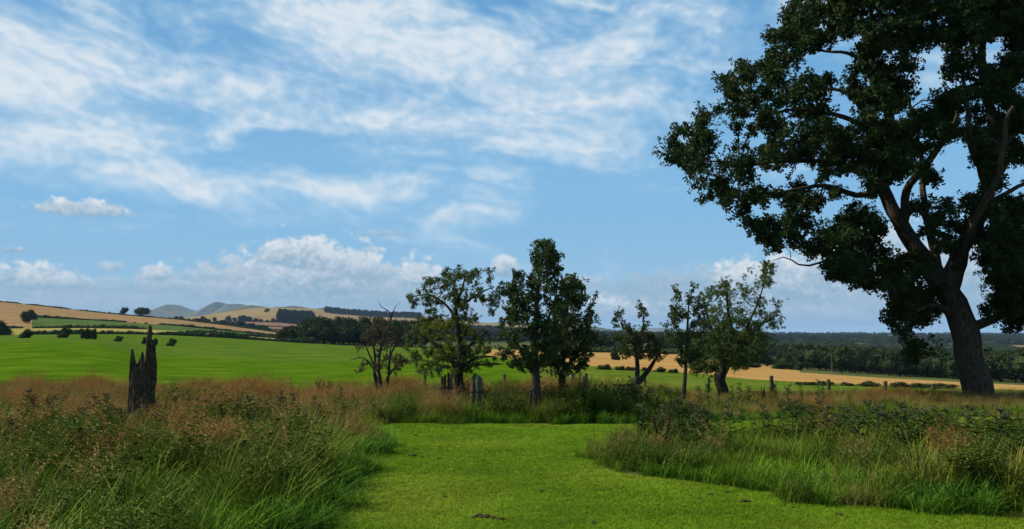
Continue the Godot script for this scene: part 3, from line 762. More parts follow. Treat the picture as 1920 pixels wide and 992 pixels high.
const TREES = [
	{"called": "oak_tree", "at": [19.09,-1.1,-35], "label": "tall old oak with a leaning thick trunk and dark spreading crown", "leaves": "oak", "limbs": [[[-0.017,-0.1,0,0.8],[-0.022,-0.11,0,0.71],[-0.13,0.37,0,0.61],[-0.29,1.12,0,0.56],[-0.52,1.99,0,0.53],[-0.74,2.86,0,0.52],[-1.01,3.73,0,0.49],[-1.39,4.56,0,0.47],[-1.86,5.43,-0.1,0.41],[-2.39,6.34,-0.2,0.32],[-2.85,7.25,-0.3,0.3],[-3.21,8.16,-0.4,0.27],[-3.63,8.98,-0.3,0.25],[-3.59,9.96,-0.1,0.22],[-3.34,11.52,0,0.2],[-3.78,12.99,0,0.15],[-4,14.25,0,0.13],[-3.89,15.94,-0.2,0.092],[-3.63,18.04,-0.2,0.043]],[[-1.16,4.49,0,0.38],[-1.07,5.26,0.1,0.38],[-0.76,6.23,0.3,0.31],[-0.25,7.09,0.4,0.29],[0.28,8.19,0.4,0.27],[0.4,8.97,0.4,0.25],[0.96,9.74,0.4,0.23],[0.96,11.44,0.3,0.2],[0.57,12.82,0.2,0.18],[0.55,14.25,0,0.15],[0.7,15.63,0,0.13],[1.18,17.61,-0.3,0.085],[1.32,19.54,-0.4,0.035]],[[0.35,8.86,0.4,0.17],[0.056,9.59,0.6,0.15],[-0.38,10.41,0.9,0.13],[-0.78,11.82,1.4,0.092],[-1.24,13.44,1.8,0.057]],[[-2.8,7.18,-0.3,0.17],[-2.86,8.32,0,0.17],[-2.8,8.86,0.4,0.16],[-2.29,9.55,0.8,0.14],[-1.69,10.17,1,0.12],[-1.23,11.22,1.2,0.085],[-1.01,12.72,1.3,0.049]],[[-3.55,8.87,-0.3,0.15],[-4.46,8.58,-0.6,0.12],[-5.42,8.99,-1,0.099],[-6.69,8.99,-1.3,0.071],[-8.13,8.72,-1.5,0.043]],[[-3.62,9.32,-0.3,0.17],[-4.81,9.57,-0.2,0.13],[-5.92,9.78,0.1,0.11],[-7.85,9.83,0.4,0.078],[-9.71,9.68,0.6,0.049],[-11.69,9.79,0.7,0.021]],[[-3.52,10.72,0,0.14],[-4.6,11.17,0.5,0.11],[-5.77,11.58,0.9,0.092],[-7.52,11.71,1.4,0.063],[-9.73,11.44,1.6,0.035]],[[-3.99,14.02,0,0.099],[-4.53,14.53,-0.5,0.078],[-5.28,14.9,-0.9,0.057],[-6.79,15.12,-1.2,0.028]],[[-4.03,12.88,0,0.11],[-4.3,13.11,-1.2,0.085],[-5.31,13.52,-2.2,0.063],[-7.26,13.94,-2.8,0.035]],[[-2.43,5.6,-0.1,0.18],[-2.95,5.72,-0.2,0.14],[-3.63,5.81,-0.4,0.12],[-4.15,5.79,-0.5,0.099],[-4.74,5.56,-0.7,0.071],[-5.26,5.82,-0.8,0.06],[-5.89,5.83,-0.9,0.049],[-6.46,5.71,-0.9,0.043],[-6.88,5.77,-1,0.035],[-7.28,5.93,-1,0.03],[-7.73,5.97,-1,0.021],[-8.1,5.79,-1,0.01]],[[-7.28,5.93,-1,0.021],[-7.41,6.24,-1,0.017],[-7.72,6.45,-1,0.014],[-8.04,6.49,-1,0.007]],[[-3.92,5.77,-0.5,0.071],[-4.64,5.57,-0.3,0.057],[-5,5.23,-0.2,0.046],[-5.29,5.17,-0.2,0.034],[-5.27,4.9,-0.2,0.023],[-5.45,4.75,-0.2,0.008]],[[-0.64,2.81,0,0.26],[0.085,3.05,-0.1,0.2],[0.74,3.23,-0.2,0.17],[1.54,3.63,-0.3,0.14],[2.5,3.81,-0.4,0.12],[3.8,4.19,-0.5,0.091],[5.83,4.85,-0.5,0.046]],[[-0.99,3.51,0.1,0.18],[-1.94,3.78,0.5,0.12],[-2.84,3.75,0.9,0.084],[-3.29,3.28,1,0.053],[-3.45,2.43,1,0.026]],[[0.36,7.97,0.4,0.14],[1.26,8.45,0.2,0.099],[2.28,8.97,0,0.078],[4.45,9.34,-0.4,0.057],[7.1,10.06,-0.6,0.035]],[[0.89,10.08,0.4,0.17],[2.64,11.57,-0.2,0.13],[4.68,13.11,-0.8,0.092],[7.11,14.64,-1.2,0.057]],[[0.031,6.78,0.3,0.17],[1.71,6.91,-0.9,0.13],[3.77,7.51,-2,0.099],[6.81,8.12,-3,0.063],[10.01,8.67,-3.4,0.035]],[[-1.22,4.61,-0.2,0.23],[-0.91,6.3,-1.6,0.18],[-0.49,8.61,-3,0.14],[-0.26,11.51,-4,0.099],[-0.36,14.73,-4.6,0.057]],[[-1.06,5.45,0.4,0.2],[-1.1,6.97,2.2,0.15],[-1.11,8.56,3.8,0.11],[-1.11,10.85,5,0.063]]], "pads": [[50,0,-178,1644,-81,-1132,991,-213,-569,1567,25,-981,977,-265,-309,1038,354,31,784,68,50,429,132,281,1673,-61,-377,1460,124,-312,1052,-158,148,449,-69,277,1834,-217,-46,1106,-274,-749,1102,-292,-349,345,54,-309,1886,-285,38,2008,-119,79,1094,236,-1239,983,55,-970,1030,-269,185,1458,69,-358,1253,-84,-321,1064,-6,251,1513,-26,-331,1870,281,-260,988,-108,-82,1858,137,-347,1205,117,-117,1931,103,-43,1561,201,4,1235,117,-31,875,187,-81,1911,-213,-584,616,-234,-502,1727,171,-28,1222,321,114,421,23,228,414,-75,-881,1075,228,7,1997,-189,299,2012,-129,32,486,197,-796,767,-126,-586,1144,-98,-718,1428,19,-542,692,-28,-621,664,-322,76,657,-80,-663,541,174,-518,1175,-242,-470,1960,-352,-632,557,140,-772,985,146,-201,1775,83,-452,1923,-74,-389,1473,337,-205,442,-192,-190,1665,-255,142,909,-113,-214,1745,230,-964,665,299,-396,544,-253,236,1891,-171,-844,662,-8,-1083,755,303,-353,1391,213,-394,1796,-199,311,1200,-148,38,1795,-114,-405,509,-180,-746,1507,150,-132,1566,147,-678,1556,17,-865,1318,146,-765,700,16,-451,1053,-280,-414,1137,-313,-846,1266,-176,-401,1763,-162,244,576,-169,-572,1361,351,101,1836,67,-307,997,139,-408,1293,-74,-1064,1115,-117,82,1752,178,7,1597,-237,79,1610,-121,-1125,1077,104,-189,1618,223,183,1782,69,-356,1033,160,-590,1800,-195,-236,1045,191,107,1363,-3,-33,1554,114,-417,1290,127,-674,554,307,-11,1755,171,-194,1797,-244,-313,1781,-21,-907,1095,-219,236,2059,-171,-266,1398,-114,-191,1690,0,-451,988,-394,-502,512,-90,-372,1810,273,295,1154,-243,-927,884,-309,140,644,32,-682,1740,217,-209,1759,-28,-200,1155,252,-997,952,229,-838,659,237,-724,1558,263,-446,1978,6,-352,1796,301,-260,385,16,-229,1631,261,149,2004,-139,79,1178,161,21,1527,103,26,1889,-54,-620,1724,320,279,959,-314,152,1292,-340,-156,2107,-286,-493,1750,273,-418,445,183,-702,1589,-85,-578,835,-175,-98,2039,-103,-384,1905,-103,226,542,-185,-396,1778,267,-1083,1069,-104,-710,1651,-113,-1180,1074,-264,-90,1728,-215,-451,1804,-256,-638,491,202,-402,1320,323,-698,631,28,-961,777,11,-150,1881,48,-408,889,127,-1059,1208,254,271,546,-141,-503,1185,-351,254,336,-132,-692,1640,160,-184,1181,-210,-324,1620,-201,-742,725,163,-950,1373,-198,-843,1371,30,-298,1193,-309,-261,1623,-255,-790,1366,408,-301,1696,235,-385,1930,23,46,359,146,-628,1290,-40,-261,1962,-215,-769,1285,60,-567,666,-203,-693,1583,-116,191,503,-66,66,444,38,-951,1166,-141,-526,1398,-262,143,1213,113,-520,1195,-286,-62,1972,7,-229,1432,298,173,1663,59,161,1519,100,-750,1281,214,-384,357,186,-42,1990,-219,158,1491,125,-954,1094,375,365,1695,-205,278,1741,-58,-713,1676,240,-46,1588,268,-795,1483,-385,-874,1431,298,48,1352,195,128,425,77,284,1451,-121,-29,1445,-53,-356,1232,-30,-529,635,-332,-391,601,-260,-603,1590,347,-448,559,-276,198,670,-11,-913,710,43,-113,1774,-4,328,1034,-208,-622,584,178,-270,1763,112,-315,1334,-329,-288,1245,63,154,598,-205,133,1311,161,229,1140,-259,-707,794,84,-401,1273,349,232,1134,-158,38,608,34,-1030,852,18,-150,2081,-207,-447,1711,-9,-936,1314,-147,-73,2035,-333,-422,1227,255,-1034,1234,370,-1149,1033,21,-605,1557,293,-206,1165,-232,38,470,127,-335,1829,201,-329,565,-327,140,1765,122,-705,1666,89,56,569,52,-874,1292,195,-725,828,48,-198,1560,233,-487,919,379,103,686,-47,60,1498,168,321,651,-206,-1008,1159,125,-159,1833,15,47,1095,5,11,1817,105,252,520,-212,-668,1067,-47,-99,1444,80,-455,1562,307,-190,1934,-3,-509,1871,-324,-999,1295,143,-836,1199,266,-590,989,243,206,356,-123,-72,1784,159,321,1279,-155,-45,1742,-6,-567,853,-37,-781,958,284,-953,926,-4,51,2068,-241,-572,1749,-189,-112,1198,-36,-116,886,340,82,1873,22,-131,1510,160,-989,808,129,-347,374,70,-642,923,-250,-854,1317,336,-203,1506,-80,-238,2004,-43,-595,1361,-253,-1081,1177,-58,-445,1037,-431,-485,1613,290,-84,2067,-118,195,550,-78,-435,1440,163,73,1931,-310,185,1891,127,-1149,944,-8,-32,1888,44,-359,1177,167,-789,735,197,-530,1591,208,-462,961,274,-555,1777,177,-532,1678,-85,-58,962,-214,-693,1184,58,-305,1747,-170,-353,480,-213,322,836,-209,-191,1754,139,55,554,163,34,1607,114,-15,1173,311,88,1285,237,-315,535,-320,111,1585,111,-255,1620,78,-679,1242,-365,-516,1793,240,179,381,-18,-112,1952,-287,-601,1473,249,-465,442,270,-815,1446,383,-457,1673,142,-716,1047,182,42,1241,-212,-1001,1259,-253,-560,1277,-300,-84,2009,2,-573,1169,275,-612,670,-32,217,619,-270,-147,2014,-165,122,1356,-397,217,909,-264,-617,1798,157,-22,1663,-7,-253,2151,-298,-38,1752,-262,-528,1167,317,156,1717,55,-259,1095,137,-762,1576,-180,-678,991,60,-678,1681,-79,190,1386,25,-360,891,4,193,1781,-217,-122,1965,-138,-506,1694,-49,-541,1703,35,-299,1898,257,-531,687,-100,-508,1023,-16,-762,1043,131,-612,1778,-61,-201,1493,312,-854,702,284,-538,1625,-264,-1054,866,-281,-712,1580,-240,171,1956,-207,-352,1617,-141,-257,1495,-269,208,1663,-86,-956,1182,20,223,395,-113,-853,1273,242,-714,1214,-322,-633,752,-186,-68,1621,88,-506,1058,-219,-186,364,-272,-565,827,399,-899,954,313,229,1805,-140,145,1897,-31,41,1259,127,217,1858,75,-811,740,-263,-651,1069,-276,-351,1011,79,134,341,93,-850,711,34,160,504,-137,-749,1358,-169,-332,1637,116,-557,1687,171,-622,1753,331,199,1921,-191,-753,985,358,-136,1735,-380,82,1581,134,185,1881,-165,-383,1252,226,-143,384,-191,-678,877,-311,-1205,982,117,-470,1838,152,294,834,-165,-631,807,-39,31,1693,-53,-407,1036,210,-917,831,86,-216,1676,27,229,929,-203,141,1897,-279,-396,1985,79,-322,1276,-29,253,793,-292,-369,1928,-152,-548,542,91,-75,1220,-197,-941,945,352,52,1308,216,188,1961,120,-61,1683,84,-286,950,-214,-200,1543,320,343,1646,-153,-1236,957,319,-591,481,253,-1008,693,280,-177,1363,-388,-510,1363,219,253,1816,-223,-831,1433,46,-717,1533,-303,-154,1806,-14,-544,1230,-280,76,1519,187,229,1815,49,32,1930,162,54,1204,133,173,333,-63,-37,1683,12,-699,1126,-344,-904,1393,-8,-613,913,-278,315,1636,-235,-403,1605,268,-780,1065,245,-233,1909,-49,142,1518,171,-236,1937,127,-152,1410,337,-1193,847,230,-64,957,165,-309,913,214,-319,1416,-136,-425,2016,-270,66,382,62,-927,1095,237,-11,1593,38,-505,1101,412,169,1404,87,-212,1950,75,-18,1933,-169,-818,1104,44,-408,1858,50,112,472,115,-551,1653,-112,-827,1011,-110,-209,1847,190,-22,1519,198,-358,1488,122,-646,1495,-84,66,2010,-301,-584,886,-339,-660,1524,-74,-315,890,-260,-46,1753,-142,163,1845,26,-844,1144,402,-61,1482,268,-430,1074,158,15,1526,-76,-76,1607,174,109,1621,182,248,718,-150,10,1503,20,-132,1751,136,-334,2110,-335,-20,722,222,387,1450,-297,-24,686,267,-315,1479,201,-283,1892,-64,-698,1622,-105,-530,1568,-189,-880,1253,-55,-209,1418,-118,-472,695,-350,-1170,1150,-159,-394,1171,-86,-160,332,-200,116,763,57,-171,1303,231,-32,1937,183,-277,1994,-158,-190,1652,110,-368,1077,266,92,406,2,-813,972,-37,-557,488,92,-540,1697,-392,-415,635,-351,-1210,1055,-85,233,1328,-130,-46,1891,-301,-281,511,-341,-505,1946,-165,-770,668,-216,188,860,-247,-1040,1157,-302,-355,1496,-158,-1181,1091,234,-418,1128,-118,-295,1843,18,319,1835,-141,-728,1206,195,-200,1180,-175,-51,2043,-220,-816,1452,-205,239,1754,-99,-905,807,183,-386,1064,186,-217,1720,10,-444,471,20,109,687,131,58,1304,247,243,1906,20,235,1892,-80,-818,1387,289,-881,1483,-298,-61,1092,-10,-188,994,370,161,1353,-86,-576,1667,298,-200,1302,-220,-487,599,-196,-279,1043,-207,-818,836,30,-521,1013,276,-997,903,-140,284,575,-147,-514,548,147,-487,1630,-27,129,1509,-331,-5,660,218,-1081,905,358,210,1608,-195,-172,385,-245,-114,1194,-117,-148,1226,126,-259,1816,-192,-241,1527,-81,-237,1152,350,-132,396,-301,-360,1770,-332,149,722,71,-563,695,60,-663,863,-241,-236,1159,259,-166,1991,-62,-747,1438,224,-1123,1030,-146,-743,1490,249,-743,1278,-373,-693,1657,-29,40,991,159,-245,1458,213,-142,1684,-243,-1031,908,-66,-258,1859,31,-709,800,-136,-912,1222,158,-556,1656,278,351,1124,-285,118,1957,-267,-307,1093,303,98,1838,33,172,2089,-145,-1076,1005,-111,-1033,1303,72,-570,534,198,-38,1482,126,-444,904,-282,178,349,2,143,1885,37,-331,1663,173,-442,1419,396,-332,1881,79,-265,2083,-166,154,1572,150,-47,2074,-160,-505,841,214,-580,1667,-125,-597,1505,-79,-971,828,-148,291,1821,-75,282,1495,-76,59,355,113,-11,567,175,80,1312,-53,45,1625,86,-842,624,56,-897,1316,-210,61,509,172,-354,1470,-242,-77,1483,165,-294,501,-275,-857,1030,406,122,512,-73,102,1744,-127,-1126,1129,-103,-429,2019,-150,-400,1547,14,-173,1144,33,-477,1080,200,166,676,44,-530,1323,197,-144,1614,106,131,1107,149,-344,1652,-335,-69,1174,-136,-477,464,152,-339,1631,317,-156,1835,-311,-589,1423,398,-12,1697,-250,-158,1184,316,-1030,1095,-196,-219,1735,-298,-560,549,-45,367,1842,-180,-416,2010,-72,-56,1016,-342,-603,1606,-232,-460,1394,214,-208,1877,-128,-14,1716,-147,-603,1774,-161,18,1586,-95,-171,1461,339,160,1994,-178,3,595,68,-1036,847,327,-61,590,243,-255,1332,-243,-670,1062,-247,-414,1452,-9,220,1050,-205,-313,1930,-151,-1057,917,-151,-745,1616,376,-517,1840,107,-539,1168,398,-391,1232,145,148,1870,111,-959,946,125,-737,1487,-223,-156,450,-298,-479,1814,176,-142,1621,-369,218,1792,-8,-447,1581,-94,-592,1350,-139,-767,1515,281,-602,1781,89,-314,2020,15,68,1719,121,-202,1500,138,-336,1829,247,-1124,1162,82,-716,626,365,200,2020,-158,208,519,-220,-803,1538,-44,-442,1272,211,-722,1041,364,-636,1260,-241,-349,427,107,-222,391,-168,-749,1601,28,-846,1191,179,-324,1627,229,140,446,-11,163,1133,29,-797,1072,-262,-820,1057,23,194,1670,-115,-597,1695,232,-409,867,403,301,1976,-188,-588,1283,-350,235,1838,-124,-1075,1217,298,-245,1534,283,-864,1173,-144,80,1123,126,131,1745,-107,-191,1934,-224,-1137,1074,39,-933,822,-33,-602,1754,132,-225,351,-88,7,552,93,-625,561,79,-186,1530,-371,-255,877,205,-793,643,170,139,1067,-58,-749,1401,-392,-986,786,379,166,1624,124,-497,1898,219,154,1681,-336,-21,1644,-3,-12,979,-298,-382,1225,3,-83,1747,50,246,1052,-92,-589,1662,111,58,1530,227,-565,1374,402,-492,1247,270,-503,1762,-116,-393,1639,164,-444,1616,31,-209,1454,-250,-575,1500,82,-677,1022,302,-80,1415,-348,-595,1264,-62,-231,1141,-6,167,1569,12,-298,1749,114,-402,1751,-78,155,1691,-389,-106,1120,-336,31,1013,-8,-500,1625,-55,-328,1386,-356,244,1763,-29,321,1869,-130,-655,994,301,-90,1027,279,290,1042,-137,-531,1819,-37,-297,1409,261,-526,1635,252,-604,1562,95,-262,1575,-278,-265,1748,141,148,1604,160,-469,875,303,222,1673,-208,-345,965,162,77,1097,168,194,1187,34,-510,1574,239,-116,1323,299,212,1345,-49,300,1817,-203,-184,1399,-257,-351,1356,-38,-309,1470,226,-406,1520,160,289,1086,-161,-303,1555,206,85,1226,108,-551,1715,-23,177,1587,-87,-411,1025,114,-389,1650,-286,14,1768,49,199,1524,-7,-540,1359,364,-50,1853,-110,227,1562,34,-393,1029,160,-43,1541,-79,-186,1705,127,164,1004,43,-182,1560,257,-386,1382,-207,-87,1763,100,308,1180,-141,290,1529,-103,53,1864,-297,-101,1132,-108,16,1271,-212,-362,1102,112,290,1103,-245,-141,1204,-120,-221,1029,-188,-546,925,249,244,1368,-224,-346,1840,-153,-74,1324,105,-403,1536,242,21,1101,-45,-240,1560,-325,-592,1524,223,124,1730,153,-355,1425,-345,248,1144,-346,209,1582,-354,99,996,69,-373,1513,-124,-440,1634,-297,-114,1525,218,101,1761,-245,76,1221,-67,-364,1694,-230,179,1200,60,-72,1765,-313,-504,1869,-128,4,966,176,-77,1188,-380,-98,1859,-132,-276,1061,-326,-344,1588,260,233,1186,-369,-444,1150,-248,-298,1009,343,-52,1289,258,5,1660,-427,360,1417,-308,-553,1651,20,-163,1141,-193,-82,1245,110,-635,1188,81,-558,1766,94,390,1587,-266,-573,1675,86,326,1242,-161,323,1350,-304,11,1661,82,163,1851,-145,204,1197,-341,-211,963,-72,-110,1179,-371,237,1489,-63,-371,1006,174,-367,1400,224,-464,1255,28,-299,1012,-188,98,1729,-258,43,1531,-175,-329,1534,-21,-712,1077,304,-514,1064,29,61,1630,225,-587,951,329,-507,995,252,-255,972,-270,324,1271,-335,97,1852,-168,-221,1084,231,72,970,21,115,1058,-160,-448,1091,149,-486,1427,382,-512,1535,353,189,1171,-153,96,987,-22,-573,1047,-12,-518,1416,326,-533,1099,-79,-253,1059,36,-288,1218,4,255,1578,-25,-326,1813,0,-237,1145,212,-471,1064,-96,-468,988,-10,-28,1294,-426,-135,1849,-219,-278,954,-111,-71,993,252,-592,1066,395,-297,1482,47,-521,1137,251,-16,1468,248,-214,1561,-191,318,1452,-254,-348,1495,25,158,1509,-433,-142,1527,-98,-281,1670,-197,-218,1336,-233,-170,1646,-106,-146,1598,-223,47,1763,-396,117,1512,165,-359,1465,91,-406,1815,-69,-511,1543,316,48,1929,-317,-282,1888,-214,-106,1809,-209,-293,1531,300,-37,1670,-82,-503,1028,217,136,1204,-180,-674,1146,159,286,1254,-311,-306,1565,176,-529,1054,-152,-693,1238,292,-226,1599,-376,-2,1873,-348,192,1152,38,-632,912,200,-501,1792,-139,-197,1548,-12,13,1584,276,-256,961,-177,-64,1737,12,-526,1729,154,-5,1192,-122,-35,1252,216,-15,1798,-116,210,1529,42,-384,1709,-128,-239,1514,85,-438,1123,55,224,1388,2,-383,1246,96,124,1089,-96,-162,1068,157,-111,1773,-281,-26,1409,-23,-475,1586,-225,-248,1722,-99,155,1564,-161,-560,998,51,-128,1622,-209,-89,1567,188,-432,1080,210,-474,887,161,106,1379,-65,-408,939,88,-202,1613,-106,-163,1527,348,345,633,-316,82,460,49,-18,668,201,280,728,-188,107,782,-18,209,483,-53,-23,543,218,112,593,85,135,651,-59,45,499,246,159,695,54,-59,486,291,179,518,18,35,744,127,25,637,137,290,584,-151,217,701,-180,312,716,-330,-89,542,323,307,740,-271,276,609,-141,197,426,-182,42,640,241,52,610,185,275,526,-165,141,470,26,88,643,86,115,418,117,47,501,193,68,515,162,309,475,-206,365,736,-359,36,436,121,53,451,216,-76,656,302,131,795,-39,269,477,-141,139,636,43,333,822,-322,108,516,-15,40,534,142,35,744,183,73,710,189,91,605,47,121,730,128,258,705,-282,-39,685,280,262,454,-196,157,556,-117,79,710,32,173,722,-145,389,610,-317,-38,515,326,215,588,-193,305,830,-181,160,794,-21,97,560,80,37,693,125,293,550,-189,15,444,250,132,800,61,277,799,-136,-18,427,235,134,770,86,-64,565,388,-31,605,234,-32,582,216,259,738,-109,246,423,-105,372,567,-301,79,726,-235,57,774,-108,-60,642,68,-139,648,89,-86,670,-116,-277,789,157,-315,762,170,-224,791,-19,-236,690,163,70,734,-212,-203,612,146,-113,713,-196,-109,765,204,61,736,-152,-289,716,297,-100,738,-27,40,821,-243,-16,807,-31,-30,771,-204,-58,808,109,83,688,-227,-32,817,-198,-162,373,-42,-234,540,-27,-141,459,-235,-254,505,50,-294,577,-10,-171,571,-169,-177,580,-214,-299,486,3,-235,326,-3,-409,407,200,-443,529,170,-320,542,-20,-292,423,-31,-385,386,131,-384,396,172,-164,376,-178,-389,523,86,-192,442,1,-278,585,49,-305,519,160,-267,486,-183,-266,574,21,-337,434,86,-384,452,178,-373,502,37,-265,571,-57,-249,383,-78,-192,607,-174,-178,394,-90,-383,463,238,-273,459,-32,-356,409,129,-190,316,-75,-379,605,16,-595,642,254,-579,641,186,-478,732,-123,-441,682,116,-464,676,-16,-470,779,-78,-457,620,11,-510,703,212,-532,647,24,-537,700,37,-598,649,127,-628,630,244,-432,653,-152,-456,658,-37,-449,700,125,-558,724,175,-554,654,211,-451,754,-45,-490,665,-98,-485,738,131,-538,715,112,-493,753,-159,-472,745,96,-437,664,48,-513,666,57,-510,646,124,335,644,-63,804,748,137,219,1390,184,431,589,198,314,374,211,366,1097,428,232,1323,404,612,1025,-361,356,944,211,853,1461,-340,519,1505,204,965,1802,-212,356,1662,120,540,570,270,-341,222,100,-317,176,100,-360,275,100,-278,232,80,-406,317,100,-252,360,80,-288,414,70,-352,381,90,-213,425,50,-527,543,-80,-446,600,-80,-588,509,-70,-381,613,-100,-488,507,-40,-558,622,-80,-463,657,-90,-510,713,-80,-590,690,-80,-369,529,-30,-339,470,20,-298,502,30,-1251,1061,50,-1257,983,50,-1197,1040,-60,-849,683,-120,-815,661,-120,145,286,-20,50,373,-20,135,418,-30,186,330,-30],[88,0,222,1533,218,704,2008,-205,296,696,166,526,1828,-246,597,588,235,1001,1596,-309,360,532,-82,187,1071,327,540,1097,-63,671,518,63,469,959,176,594,1490,137,234,332,95,612,978,-209,446,1349,354,492,1951,-65,512,1601,33,872,2105,-315,652,394,-294,703,912,242,605,1356,-349,270,648,324,228,354,228,296,1850,172,764,2110,-317,620,1783,70,355,348,48,670,2077,-234,626,1709,-273,403,1793,-30,418,346,-75,506,637,328,1157,1777,-297,896,1484,-124,714,650,-153,717,1457,281,190,839,228,986,1007,-384,409,543,-147,413,513,231,663,913,-234,713,1023,-99,564,1793,-17,270,607,65,449,679,10,309,386,-39,744,536,-272,216,677,173,1112,1581,-227,711,1632,249,783,1265,-360,328,812,-24,543,1090,368,1084,1675,-199,1209,1581,-286,1020,1525,-83,311,1232,105,306,635,86,281,956,362,1088,1360,-103,642,420,-212,1221,1106,-313,858,1908,-189,1175,1029,-331,886,1378,-183,526,1524,-101,451,1274,195,350,1321,-24,1012,900,-394,671,1899,-307,882,1758,-36,223,391,153,283,1801,128,1094,1583,-164,1044,925,-137,842,1072,-46,377,1155,12,326,1852,124,698,1303,149,536,1846,-199,842,1695,-186,1000,1768,-156,1001,1389,-66,585,1774,149,681,856,324,545,965,-135,873,1453,114,1010,628,-275,818,900,-23,525,1108,230,523,1769,-229,482,867,-226,395,1165,-72,158,903,275,576,1279,-300,779,733,86,514,1045,-295,992,754,-140,528,647,267,341,438,54,990,965,-92,702,830,280,422,1337,298,1205,1736,-352,989,1638,-357,904,1429,83,378,348,-145,275,398,292,795,503,-259,417,1840,12,852,1136,-223,312,1556,228,479,430,-234,457,1721,-162,654,729,309,600,1389,302,-406,953,300,-529,932,300,-612,870,300,-692,911,300,-493,1030,320,-406,901,250,-315,997,240,-588,973,300]], "how": {"seed": 5, "shoots": 6, "tufts": 6, "line": 6, "stray": 1.7, "step": 0.3, "wander": 0.25, "sides": 12, "trunk_sides": 30, "bark": 0.11, "clear": 0.5, "branch": 0.02, "twig": 0.009, "flat": 0.6, "scatter": 0.13, "bare": 0.2, "colors": [Color(0.026,0.051,0.012),Color(0.033,0.061,0.014),Color(0.022,0.043,0.012),Color(0.039,0.067,0.016)]}},
